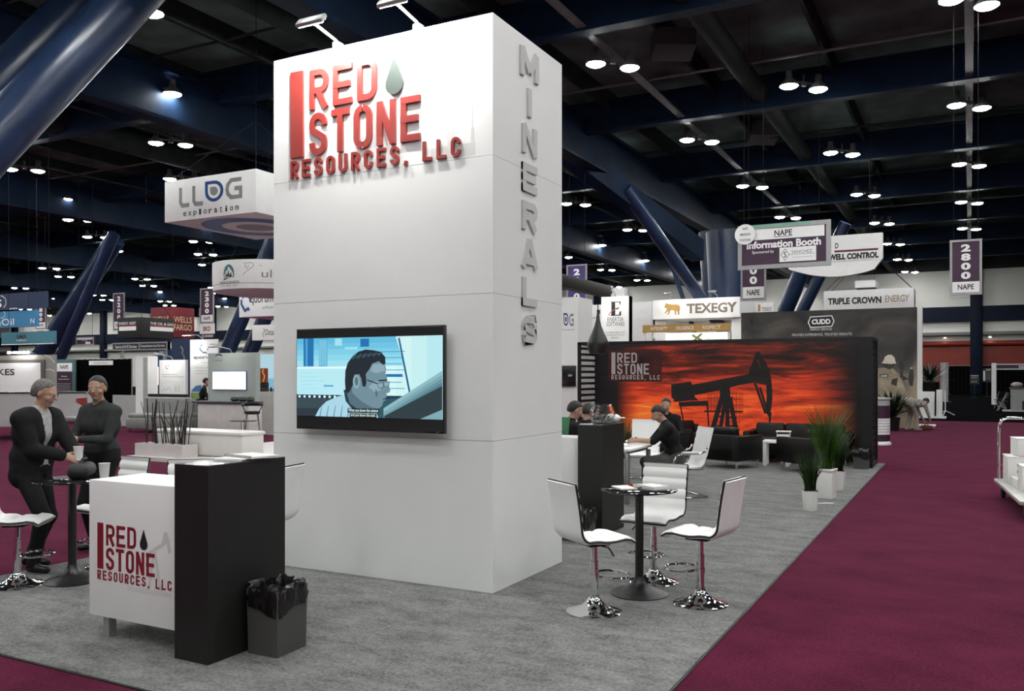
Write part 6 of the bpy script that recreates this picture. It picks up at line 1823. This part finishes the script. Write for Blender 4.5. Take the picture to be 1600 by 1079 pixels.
dt_, dy_, dx0_, dx1_, dz_ = drape('black_drape', 'black draped booth wall with a white placard, behind the standing man', 118, 205, 561, 31.5)
b = Board('placard', 'small white placard hanging on the black drape', 'sign', 139, 176, 563, 570, 31.3, .02, WHITEP, y=dy_ - .085); b.text('Available Booth', .5, .5, .6, .3, GREYINK, 0)
b = Board('grey_partition', 'pale grey low partition under the black drape', 'partition', 176, 214, 617, 676, 29.5, .1, mat('partition_grey', (.42, .42, .41), .6), floor=True)
# ---- white posts, lit screen, white display panels
b = Board('white_post', 'tall white booth post right of the black drape', 'post', 212, 231, 556, 680, 29.0, .4, SIGNW, floor=True); b.rect(.62, .02, .98, .98, mat('post_shade_grey', (.38, .39, .39), .6))
b = Board('lit_screen_panel', 'dark red panel with glowing white screen between two white panels', 'display', 231, 249, 571, 640, 30.2, .15, mat('dark_wine', (.06, .02, .022), .5), floor=True); uz = lambda py: P(240, py, 30.2).z / b.h
b.rect(.05, uz(601), .95, uz(573), glow('white_screen', (1, 1, 1), 1.3), 'screen', .01, .02)
b = Board('info_banner', 'white slanted info banner with thin text and pale mountain drawing', 'display', 249, 290, 562, 640, 28.6, .10, WHITE, floor=True); uz = lambda py: P(269, py, 28.6).z / b.h
arm_lamp(b, .5, 80.0)
hexmark(b, .30, uz(573), .05, .03, .012, GREYP)
for py, u1 in ((585, .72), (588.5, .94)): b.strokes([[(.10, uz(py)), (u1, uz(py))]], .005, GREYINK)
for k in range(3): b.strokes([[(.10, uz(593 + k * 2.2)), (.5 + .1 * k, uz(593 + k * 2.2))]], .003, PALEP)
b.strokes([[(.10, uz(612)), (.20, uz(607)), (.27, uz(610)), (.36, uz(605)), (.46, uz(612))], [(.60, uz(612)), (.63, uz(601)), (.66, uz(612))], [(.72, uz(612)), (.75, uz(602)), (.78, uz(612))]], .006, mat('sage_print', (.36, .37, .27), .6))
b = Board('low_black_cabinet', 'low black cabinet below the lit screen and white panel', 'cabinet', 231, 284, 615.5, 666, 28.2, .25, BLACK, floor=True)
b = Board('hexagon_banner', 'tall white roll-up banner with blue hexagon mark beside the kiosk', 'banner', 297, 340, 530, 650, 28.9, .05, WHITE, floor=True); uz = lambda py: P(318, py, 28.9).z / b.h
b.strokes([[(.36, uz(542)), (.37, uz(546)), (.50, uz(551)), (.58, uz(550)), (.62, uz(552))], [(.64, uz(547)), (.66, uz(544))], [(.40, uz(541)), (.43, uz(538))]], .012, BLUEP, 'hexagon_mark'); b.text('quorum', .50, uz(559), .74, .036, INK, .01); b.text('software', .62, uz(566), .40, .012, GREYP, 0)
for py, tx in ((574.5, 'Maximize efficiency.'), (579, 'Mitigate risk.'), (583.5, 'Streamline your business.')): b.text(tx, .55, uz(py), .70, .012, GREYINK, 0)
b.poly([(.05, uz(610)), (.20, uz(603)), (.42, uz(601)), (.42, uz(612)), (.05, uz(612))], mat('blue_print', (.05, .20, .42), .5)); b.poly([(.03, uz(640)), (.03, uz(613)), (.45, uz(613)), (.45, uz(640))], mat('leaf_print', (.22, .30, .10), .5, var=.3, scale=4))
mb = MB(); mb.tube([((b.x0 + b.x1) / 2, b.y, b.z1), ((b.x0 + b.x1) / 2, b.y - .25, b.z1 + .14), ((b.x0 + b.x1) / 2 - .35, b.y - .4, b.z1 + .14)], .02, 6); mb.build('banner_lamp', ALU, b.t, world=True)
mb = MB(); xm = (b.x0 + b.x1) / 2 - .3; mb.box((xm, b.y - .45, b.z1 + .13), (.35, .10, .03)); bl = mb.build('lamp_head', ALU, b.t, world=True)
mb = MB(); mb.add([(xm - .16, b.y - .49, b.z1 + .112), (xm + .16, b.y - .49, b.z1 + .112), (xm + .16, b.y - .41, b.z1 + .112), (xm - .16, b.y - .41, b.z1 + .112)], [(0, 3, 2, 1)]); mb.build('led_strip', glow('banner_led', (1, 1, .97), 90.0), bl, world=True)
b = Board('blue_screen', 'deep blue wall panel with white square behind the display panels', 'display', 244, 268, 547, 640, 34.0, .1, mat('royal_blue', (.02, .09, .28), .5), floor=True); b.rect(.2, .93, .75, .99, WHITEP)
b = Board('dark_blue_wall', 'dark navy booth wall with faint figures left of the hexagon banner', 'booth wall', 268, 297, 528, 640, 33.0, .2, NVY, floor=True); b.strokes([[(.5, .90), (.62, .86), (.58, .80)], [(.66, .80), (.70, .74)]], .02, GREYP)
# ---- pale kiosk with bright screen
SAGE = mat('sage_grey_panel', (.36, .40, .375), .5, var=.02)
b = Board('kiosk', 'pale sage kiosk wall with a bright white screen and dark globe emblem', 'kiosk', 325, 399, 551, 666, 23.8, .18, SAGE, floor=True); uz = lambda py: P(362, py, 23.8).z / b.h
arm_lamp(b, .5, 40.0)  # added lamp, there to lighten the kiosk face
b.rect(.13, uz(608), .82, uz(580.5), glow('kiosk_screen', (1, 1, 1), 1.6), 'screen', .03, .02); b.rect(.12, uz(609), .83, uz(579.5), BLUEP, 'screen_bezel', .004, .022)
b.polys([[(u, v) for u, v in circ(.235, uz(556.5), .075, .033, 16, 0, 180)]], mat('slate_print', (.03, .06, .09), .5), 'emblem'); b.strokes([circ(.235, uz(558), .05, .018, 10, 10, 170)], .006, WHITEP, z=.007); b.text('HIGHLANDS', .235, uz(562.5), .17, .010, INK, .01); b.text('ultra petroleum', .75, uz(559.5), .36, .014, mat('soft_print', (.25, .29, .27), .5), 0)
t = thing('kiosk_counter', 'white counter with dark top at the foot of the kiosk', 'counter', (b.x0, b.y - .35, 0))
mb = MB(); mb.span((b.x0 + .15, b.y - .50, .06), (b.x1 + .25, b.y - .02, .98), 0, .005); mb.build('cabinet', mat('counter_white', (.62, .60, .58), .5), t, world=True)
mb = MB(); mb.span((b.x0 - .02, b.y - .56, .98), (b.x1 + .3, b.y - .012, 1.03), 0, .005); mb.build('worktop', mat('dark_worktop', (.06, .06, .08), .3), t, world=True)
for i, px in enumerate((367, 379, 391)):
    c = AY(px, 614, b.y - .3); m_ = MB().lathe([(.0001, 0), (.07, .0), (.12, .05), (.10, .11), (.06, .13), (.0001, .135)], n=16)
    o = m_.build('helmet_bag', mat('dark_bag', (.03, .03, .032), .5)); o.location = (c.x, b.y - .3, 1.0305); tag(o, f'{["left", "middle", "right"][i]} one of three dark rounded bundles on the kiosk counter', 'bundle', 'bundles on the kiosk counter')
b2 = Board('orange_screen', 'screen showing an orange glowing curve, right of the kiosk', 'screen', 399.5, 417, 575, 598, 26.3, .05, mat('orange_rust_print', (.22, .055, .012), .4, var=.3, scale=6)); b2.strokes([[(.70, .95), (.62, .75), (.80, .50), (.76, .30), (.66, .08)]], .06, glow('orange_curve', (1.0, .35, .10), 1.0))
mb = MB(); mb.span((b2.x0, b2.y, 0), (b2.x1, b2.y + .08, b2.z0 + .01)); mb.build('screen_stand', BLACK, b2.t, world=True)
b3 = Board('sky_panel', 'pale sky blue backlit panel behind the orange screen', 'lightbox', 399.5, 440, 553, 640, 27.5, .12, glow('sky_light', (.55, .82, .95), .75), floor=True); b3.rect(0, .55, 1, .68, glow('sky_light_deep', (.25, .58, .82), .75))
b3.rect(0, 0, 1, .50, mat('panel_white2', (.6, .6, .6), .5))
b = Board('side_counter', 'white side counter carrying small dark items, right of the kiosk', 'counter', 400.5, 445, 612, 664, 25.2, .7, mat('side_counter_white', (.55, .53, .50), .5), floor=True)
for i in range(5):
    c = AY(408 + i * 5.2, 611, b.y + .25); m_ = MB(); m_.box((0, 0, .05), (.08, .08, .10), .3 * i, 0, .02); m_.tube([(0, 0, .1), (0, 0, .13)], .025, 8)
    o = m_.build('sample_jar', BLACKS); o.location = (c.x, b.y + .25, b.z1 + .0005); tag(o, f'{ORD[i + 1]} of the small dark sample jars on the side counter', 'jar', 'sample jars on the side counter')
# ---- grey sofa and armchair
GRS_ = mat('grey_upholstery', (.27, .27, .26), .85, var=.08, bump=.2); GRS2 = mat('dark_grey_upholstery', (.15, .15, .15), .85, var=.08, bump=.2)
def lounge(name, label, px0, px1, Z, m, bh, rzdeg=0):
    c = gp((px0 + px1) / 2, YH + (H - GZ) * F / Z); x0 = AY(px0, 650, c.y).x; x1 = AY(px1, 650, c.y).x; W = x1 - x0
    t = thing(name, label, 'sofa', ((x0 + x1) / 2, c.y, 0), PI)
    mb = MB(); mb.box((0, 0, .27), (W, .80, .34), 0, 0, .05); mb.build('seat_base', m, t)
    mb = MB(); mb.box((0, -.34, bh / 2 + .18), (W, .20, bh - .2), 0, 0, .07, seg=3); mb.build('backrest', m, t)
    mb = MB(); mb.box((0, .05, .50), (W - .1, .62, .14), 0, 0, .05, seg=3); mb.build('seat_cushion', m, t)
    for sx in (-1, 1):
        for sy in (-1, 1): mb = MB(); mb.tube([(sx * (W / 2 - .1), sy * .32, 0), (sx * (W / 2 - .1), sy * .32, .12)], .022, 8); mb.build('leg', STEEL, t)
lounge('lounge_sofa', 'light grey fabric sofa behind the planter of dark reeds', 213, 284, 26.3, GRS_, .98)
lounge('lounge_armchair', 'darker grey armchair right of the light grey sofa', 285, 311, 27.0, GRS2, .88)
# ---- white platform with planter, ottoman, glass table and stools
PLW = mat('white_platform', (.62, .58, .57), .5, var=.03)
pf0 = G(198, 711.5, .08); pfy = pf0.y
m_ = MB(); m_.span((pf0.x, pfy, 0.0), (G(470, 716, .08).x + .6, pfy + 5.4, .08)); o = m_.build('platform', PLW); tag(o, 'low white display platform carrying planter, ottoman and stools', 'platform')
c0, c1 = AY(212, 700, pfy + .18), AY(286, 700, pfy + .18)
t = thing('reed_planter', 'long white planter box with bare dark reeds', 'planter', ((c0.x + c1.x) / 2, pfy + .4, .08))
mb = MB(); mb.span((c0.x, pfy + .16, .08), (c1.x, pfy + .56, .33)); mb.build('planter_box', PLW, t, world=True)
mb = MB(); mb.span((c0.x + .03, pfy + .19, .33), (c1.x - .03, pfy + .53, .335)); mb.build('soil', mat('pale_gravel', (.40, .38, .36), .9, var=.3, scale=40), t, world=True)
REED = mat('dark_reed', (.018, .013, .010), .7, var=.3, scale=10); rr = random.Random(11)
for i in range(26):
    u = [.08, .16, .17][i] if i < 3 else .34 + .64 * rr.random()
    x = c0.x + (c1.x - c0.x) * u; y = pfy + rr.uniform(.24, .48); L = rr.uniform(.55, .95) if i > 3 else rr.uniform(.7, .98)
    dx = rr.uniform(-.16, .16) if i > 2 else (-.1, .02, .03)[i]
    mb = MB(); r0 = rr.choice((.008, .010, .016)); mb.tube([(x, y, .335), (x + dx * .55 + rr.uniform(-.02, .02), y + rr.uniform(-.05, .05), .335 + L * .55), (x + dx, y + rr.uniform(-.08, .08), .335 + L)], [r0, r0 * .9, r0 * .6], 6)
    mb.build('reed', REED, t, world=True)
OTW = mat('white_vinyl', (.72, .70, .67), .45, var=.02)
o0, o1 = AY(289, 690, pfy + .55), AY(374, 690, pfy + .55)
t = thing('ottoman_bench', 'long white padded ottoman bench with rounded corners on the platform', 'ottoman', ((o0.x + o1.x) / 2, pfy + .9, .08))
mb = MB(); mb.span((o0.x - 1.0, pfy + .62, .08), (o1.x, pfy + 1.25, .56), 0, .06); mb.build('bench_body', OTW, t, world=True)
mb = MB(); mb.span((o0.x - 1.0, pfy + .60, .52), (o1.x + .02, pfy + 1.27, .60), 0, .035); mb.build('seat_pad', OTW, t, world=True)
gt = P(380, 676, 19.6); t = thing('glass_table', 'small clear glass table on a chrome column at the bench end', 'table', (gt.x, gt.y, .08))
mb = MB().lathe([(.0001, .62), (.30, .62), (.305, .63), (.30, .64), (.0001, .64)], n=36); mb.build('glass_top', glass('table_glass', (.9, .95, .93)), t)
mb = MB(); mb.tube([(0, 0, .02), (0, 0, .62)], .045, 16); mb.build('column', CHROME, t)
mb = MB(); mb.tube([(-.28, -.2, .012), (.28, -.2, .012), (.28, .2, .012), (-.28, .2, .012)], .012, 8, 0, True); mb.tube([(-.28, 0, .012), (.28, 0, .012)], .012, 8); mb.build('base_loop', CHROME, t)
def bow_stool(px, py, rz, label, z=0.0):
    c = G(px, py, z); t = thing('bow_back_stool', label, 'bar stool', (c.x, c.y, z), rz, 'black seated chrome bar stools')
    mb = MB().lathe([(.0001, .74), (.17, .74), (.20, .77), (.20, .80), (.17, .82), (.0001, .82)], n=24); mb.build('seat', LEATHB, t)
    mb = MB(); mb.tube([(.24 * math.cos(R(a)), .24 * math.sin(R(a)) + .02, .97 + .03 * math.sin(R(a + 180))) for a in range(180, 361, 15)], [.03 + .028 * math.sin(R(i * 15)) for i in range(13)], 10); mb.build('bow_back', LEATHB, t)
    for sx in (-1, 1):
        for sy in (-1, 1): mb = MB(); mb.tube([(sx * .13, sy * .13, .76), (sx * .22, sy * .22, 0)], .012, 8); mb.build('leg', CHROME, t)
        mb = MB(); mb.tube([(sx * .16, .1, .78), (sx * .24, .06, .95)], .012, 8); mb.build('back_support', CHROME, t)
    mb = MB(); mb.tube([(.19, .19, .28), (-.19, .19, .28), (-.19, -.19, .28), (.19, -.19, .28)], .010, 8, 0, True); mb.build('foot_rail', CHROME, t)
bow_stool(321, 677, face(20), 'chrome bar stool with black bow back, left one at the kiosk')
bow_stool(394, 692, face(160), 'chrome bar stool with black bow back, right one at the kiosk')

# ================================================================ THE FAR RIGHT
# ---- round purple and white counter peeking past the mural wall
c = gp(1368.5, 693); t = thing('round_counter', 'round purple and white column counter past the mural wall', 'counter', (c.x, c.y, 0))
hq = 1.22; rq = .33
mb = MB().lathe([(.0001, 0), (rq + .03, 0), (rq + .03, .05), (rq, .06), (rq, .09)], n=40); mb.build('base_ring', SIGNW, t)
mb = MB().lathe([(rq, .09), (rq, .26)], n=40); mb.build('purple_band', PURPLE, t)
mb = MB().lathe([(rq, .26), (rq, .66)], n=40); mb.build('white_band', SIGNW, t)
mb = MB()
for k in range(5): mb.lathe([(rq + .002, .60 - .07 * k), (rq + .002, .612 - .07 * k)], n=40)
mb.build('print_line', GREYP, t)
mb = MB().lathe([(rq, .66), (rq, .98)], n=40); mb.build('purple_band', PURPLE, t)
mb = MB().lathe([(rq, .98), (rq, 1.12), (rq + .03, 1.13), (rq + .03, 1.17), (.0001, 1.17)], n=40); mb.build('counter_top', mat('silver_grey_top', (.42, .43, .42), .4), t)
# ---- bushy plants
LEAF = mat('leaf_dark_green', (.010, .022, .008), .45, var=.5, scale=10)
def bush(c, label, pot_h, pot_r, hgt, rad, n, seed, m_pot=BLACKS, lw=.035):
    t = thing('potted_bush', label, 'plant', c)
    mb = MB().lathe([(.0001, 0), (pot_r * .8, 0), (pot_r, pot_h), (pot_r * .88, pot_h), (pot_r * .85, pot_h - .04), (.0001, pot_h - .04)], n=20); mb.build('pot', m_pot, t)
    mb = MB(); rr = random.Random(seed)
    for i in range(n):
        a = rr.uniform(0, 2 * PI); L = rr.uniform(.45, 1.0); b0 = Vector((0, 0, pot_h - .05)); el = rr.uniform(.25, 1.35)
        d = Vector((math.cos(a) * math.cos(el) * rad / hgt * 1.6, math.sin(a) * math.cos(el) * rad / hgt * 1.6, math.sin(el))).normalized()
        side = Vector((-math.sin(a), math.cos(a), 0)); vs, fs = [], []
        for k in range(7):
            s_ = k / 6; p = b0 + d * (hgt * L * s_) + Vector((math.cos(a), math.sin(a), 0)) * (.20 * rad * s_ * s_) - Vector((0, 0, .22 * hgt * s_ ** 3 * math.cos(el)))
            wd = lw * (math.sin(PI * min(1, .08 + s_ * .92)) + .06) * (.35 if s_ < .4 else 1)
            vs += [p - side * wd, p + side * wd]
        for k in range(6): fs.append((2 * k, 2 * k + 1, 2 * k + 3, 2 * k + 2))
        mb.add(vs, fs)
    mb.build('foliage', LEAF, t, angle=180)
q = gp(1394, 672); bush((q.x, q.y, 0), 'dark bushy plant in front of the grey printed wall', .42, .24, 1.15, .48, 170, 3)
q = gp(1453, 636); bush((q.x, q.y, 0), 'tall dark potted plant behind the white pedestal, left of the curtain', 1.35, .48, 1.5, .95, 200, 5)
m_ = MB(); m_.box((0, 0, .10), (.36, .22, .14), 0, 0, .04); m_.tube([(-.1, 0, .17), (-.05, .02, .24), (.08, 0, .17)], .015, 6); o = m_.build('tool_bag', mat('red_brown_bag', (.14, .035, .025), .7, var=.4, scale=12)); q = gp(1448, 671); o.location = (q.x, q.y, -.03 + GZ); o.rotation_euler = (0, 0, face(80)); tag(o, 'reddish tool bag on the maroon carpet by the bending man', 'bag')
m_ = MB(); m_.span((-.9, -.5, 0), (.9, .5, .05)); o = m_.build('white_base_board', PLW); q = gp(1404, 666); o.location = (q.x + .2, q.y + .75, 0); tag(o, 'white base board at the foot of the grey printed wall', 'board')
# ---- white pedestal desk
q = gp(1455, 652); t = thing('white_pedestal', 'white angular pedestal desk on a white base, left of the curtain', 'desk', (q.x, q.y, 0))
mb = MB(); mb.box((0, 0, .03), (1.1, .9, .06)); mb.build('base_plate', SIGNW, t)
mb = MB(); mb.box((-.18, 0, .56), (.60, .60, 1.0), 0, 0, .01); mb.build('desk_block', SIGNW, t)
mb = MB(); mb.box((.30, .1, .60), (.22, .5, 1.08), 0, 0, .01); mb.build('side_block', SIGNW, t)
# ---- white pipe curtain and tripod stand
CURT = mat('grey_white_curtain', (.40, .40, .40), .8)
drape('white_curtain', 'pleated pale curtain beside the black drape at the far right', 1470, 1481, 567, 56.0, .05, CURT)
q = gp(1477, 648); t = thing('tripod_stand', 'thin white tripod stand on the black carpet', 'stand', (q.x, q.y, 0))
mb = MB(); mb.tube([(0, 0, .15), (0, 0, 1.05)], .022, 8); mb.build('pole', SIGNW, t)
for a in (20, 140, 260): mb = MB(); mb.tube([(0, 0, .2), (.38 * math.cos(R(a)), .38 * math.sin(R(a)), .012)], .018, 8); mb.build('leg', SIGNW, t)
# ---- black drapes across the back, easels
bt, by, bx0, bx1, bz = drape('black_drape', 'long black drape wall below the red shutters', 1482, 1640, 571, 75.0, .06)
b = Board('easel_sign', 'black sign with white lines on a stand before the long black drape', 'sign', 1515.5, 1530, 584.5, 600, 66.0, .03, INK)
for k in range(4): b.strokes([[(.10, .85 - .2 * k), (.9 - .12 * (k % 2), .85 - .2 * k)]], .06 if k == 0 else .035, PALEP if k != 2 else mat('dull_red_print', (.25, .08, .08), .5))
mb = MB(); mb.tube([((b.x0 + b.x1) / 2, b.y + .04, 0), ((b.x0 + b.x1) / 2, b.y + .04, b.z1 - .1)], .02, 8); mb.box(((b.x0 + b.x1) / 2, b.y + .04, .012), (.5, .3, .024)); mb.build('stand', BLACKM, b.t, world=True)
b = Board('notice_board', 'dark notice board with a white strip, right of the easel sign', 'sign', 1535.5, 1549.5, 575, 597, 68.0, .04, INK); b.rect(.05, .12, .28, .82, PALEP); b.rect(.36, .80, .9, .98, GREYP)
for k in range(4): b.strokes([[(.40, .65 - .14 * k), (.88, .65 - .14 * k)]], .03, GREYP)
mb = MB(); mb.tube([((b.x0 + b.x1) / 2, b.y + .06, 0), ((b.x0 + b.x1) / 2, b.y + .06, b.z1 - .1)], .025, 8); mb.box(((b.x0 + b.x1) / 2, b.y + .06, .012), (.5, .3, .024)); mb.build('stand', BLACKM, b.t, world=True)
# ---- purple fascia booth with counter at the right edge
b = Board('fascia_booth', 'purple fascia on white posts above a counter at the right edge', 'booth', 1550, 1660, 568, 577, 50.0, .3, PURPLE, m_frame=SIGNW, fr=.05); b.text('NAPE', .45, .5, .12, .6, WHITEP, .02)
mb = MB(); mb.span((b.x0 - .02, b.y - .05, 0), (b.x0 + .22, b.y + .25, b.z1 + .05)); mb.build('fascia_post', SIGNW, b.t, world=True)
mb = MB(); mb.span((b.x1 - .2, b.y, 0), (b.x1, b.y + .25, b.z1)); mb.build('fascia_post', SIGNW, b.t, world=True)
bc = Board('service_counter', 'grey service counter on a pale base at the right edge', 'counter', 1580, 1660, 607, 643, 40.9, .8, mat('counter_grey', (.30, .30, .29), .5), floor=True)
mb = MB(); mb.span((bc.x0 - .35, bc.y - .35, 0), (bc.x1, bc.y + .9, .05)); mb.build('base_board', mat('pale_base', (.42, .42, .41), .6), bc.t, world=True)
mb = MB(); mb.span((bc.x0 - .05, bc.y - .05, bc.z1), (bc.x1, bc.y + .85, bc.z1 + .05)); mb.build('worktop', mat('dark_worktop', (.06, .06, .08), .3), bc.t, world=True)
mb = MB(); mb.span((bc.x0 + .45, bc.y - .012, .08), (bc.x1, bc.y, .50)); mb.build('dark_front_panel', BLACK, bc.t, world=True)  # flat dark panel on the lower counter front
m_ = MB().ball((0, 0, .13), .26, (1, .7, .5), 16); o = m_.build('sack', mat('pinkish_sack', (.36, .28, .26), .8, var=.3, scale=12)); o.location = (bc.x0 + .25, bc.y + .3, bc.z1 + .05); tag(o, 'pale round sack on left end of the grey service counter', 'sack')
m_ = MB(); m_.span((-.3, -.1, 0), (.3, .3, .35), 0, .08); m_.ball((.1, -.1, .1), .14, (1.2, .8, .7), 12); o = m_.build('monitor_bag', mat('dull_grey_cloth', (.20, .19, .18), .8, var=.3, scale=9)); o.location = (bc.x0 + 1.0, bc.y + .35, bc.z1 + .05); tag(o, 'grey soft bag beside the pale sack on the service counter', 'bag')
for i, (px, py, rz) in enumerate(((1563, 637, 30), (1566, 641, 80))):
    q = gp(px, py); t = thing('folding_chair', ['dark folding chair left of the grey service counter', 'dark folding chair touching the left side of the service counter'][i], 'chair', (q.x, q.y, 0), R(rz), 'folding chairs at the right edge')
    mb = MB(); mb.box((0, 0, .45), (.42, .42, .04), 0, 0, .01); mb.build('seat', BLACKS, t)
    mb = MB(); mb.box((0, -.22, .72), (.42, .03, .32), 0, 0, .01); mb.build('backrest', BLACKS, t)
    for sx in (-1, 1): mb = MB(); mb.tube([(sx * .2, .2, 0), (sx * .2, -.22, .88)], .016, 8); mb.build('side_frame', SILVER, t); mb = MB(); mb.tube([(sx * .19, -.2, 0), (sx * .19, .15, .44)], .016, 8); mb.build('leg', SILVER, t)
# ---- flat hand cart with white boxes
cA, cB = G(1553, 748, .25), G(1592, 783, .25)
ax_ = (cB - cA); ax_.z = 0; L = ax_.length + .05; ax_.normalize(); nx_ = Vector((-ax_.y, ax_.x, 0)); 
if nx_.x < 0: nx_ = -nx_
ang = math.atan2(ax_.y, ax_.x)
ct_ = thing('hand_cart', 'flat steel hand cart piled with white boxes at the right edge', 'cart', (cA.x, cA.y, 0), ang)
sg = 1 if (Matrix.Rotation(ang, 3, 'Z') @ Vector((0, 1, 0))).dot(nx_) > 0 else -1
CRT = mat('cart_pale_metal', (.46, .45, .43), .4, .4, var=.15, scale=6)
mb = MB(); mb.box((L / 2, sg * .45, .235), (L, .9, .05), 0, 0, .01); mb.build('deck', CRT, ct_)
for xx in (.12, L - .12):
    for yy in (.10, .80):
        mb = MB(); mb.lathe([(.0001, -.025), (.085, -.025), (.10, -.015), (.10, .015), (.085, .025), (.0001, .025)], (0, 0, 0), 20, 0, Matrix.Translation((xx, sg * yy, .10)) @ Matrix.Rotation(R(90), 4, 'X')); w_ = mb.build('wheel', TYRE, ct_)
        mb = MB(); mb.box((xx, sg * yy, .185), (.09, .075, .05)); mb.span((xx - .04, sg * yy - .035, .09), (xx + .04, sg * yy - .027, .2)); mb.span((xx - .04, sg * yy + .027, .09), (xx + .04, sg * yy + .035, .2)); mb.build('wheel_fork', STEEL, w_)
mb = MB(); mb.tube([(.04, sg * .06, .25), (.04, sg * .06, 1.02), (.04, sg * .09, 1.10), (.04, sg * .16, 1.13), (.04, sg * .74, 1.13), (.04, sg * .81, 1.10), (.04, sg * .84, 1.02), (.04, sg * .84, .25)], .022, 10); mb.build('push_handle', CHROME, ct_)
mb = MB(); mb.tube([(.04, sg * .06, .45), (.04, sg * .84, .45)], .014, 8); mb.tube([(.04, sg * .06, .36), (.04, sg * .84, .36)], .014, 8); mb.build('cross_bar', mat('red_rail', (.30, .03, .03), .4), ct_)
def on_cart(u, v, z): q = Matrix.Rotation(ang, 3, 'Z') @ Vector((u, sg * v, 0)); return (cA.x + q.x, cA.y + q.y, z)
def carton(u, v, z, d, label, rz=0.0):
    t = thing('carton', label, 'box', on_cart(u, v, z + .0005), ang + R(rz), 'white boxes on the hand cart')
    mb = MB(); mb.box((0, 0, d[2] / 2), d, 0, 0, .004); mb.build('box_body', PAPER, t)
    mb = MB()
    for k in range(int(d[0] / .05)): mb.box((-d[0] / 2 + .04 + k * .05, 0, d[2] / 2), (.006, d[1] + .004, d[2] * .96))
    mb.build('ridge', mat('ridge_white', (.70, .69, .66), .7), t)
    mb = MB(); mb.box((0, 0, d[2] + .004), (d[0] + .01, d[1] + .012, .012), 0, 0, .003); mb.build('lid', PAPER, t)
carton(.37, .36, .26, (.50, .52, .36), 'lower white ridged box by the handle end of the cart')
carton(.90, .45, .26, (.52, .62, .10), 'flat white tray on the cart, beneath the binders')
carton(.40, .40, .64, (.40, .40, .23), 'upper white box stacked on top of the ridged box', 6)
BND = [mat('binder_grey', (.30, .30, .31), .4), mat('binder_black', (.012, .012, .013), .4), mat('binder_white', (.6, .6, .58), .4)]
for i in range(4):
    m_ = MB(); m_.box((0, 0, .022), (.34, .44, .040), 0, 0, .006); o = m_.build('binder', BND[i % 3]); o.location = on_cart(.92 + .01 * (i % 2), .42, .3755 + .044 * i); o.rotation_euler = (0, 0, ang + R(4 * (i % 2)))
    tag(o, f'{["lowest grey", "black", "white", "topmost grey"][i]} ring binder in the pile on the cart tray', 'binder', 'ring binders on the cart')
carton(1.34, .45, .26, (.34, .60, .32), 'brown-edged white box at the camera end of the cart')
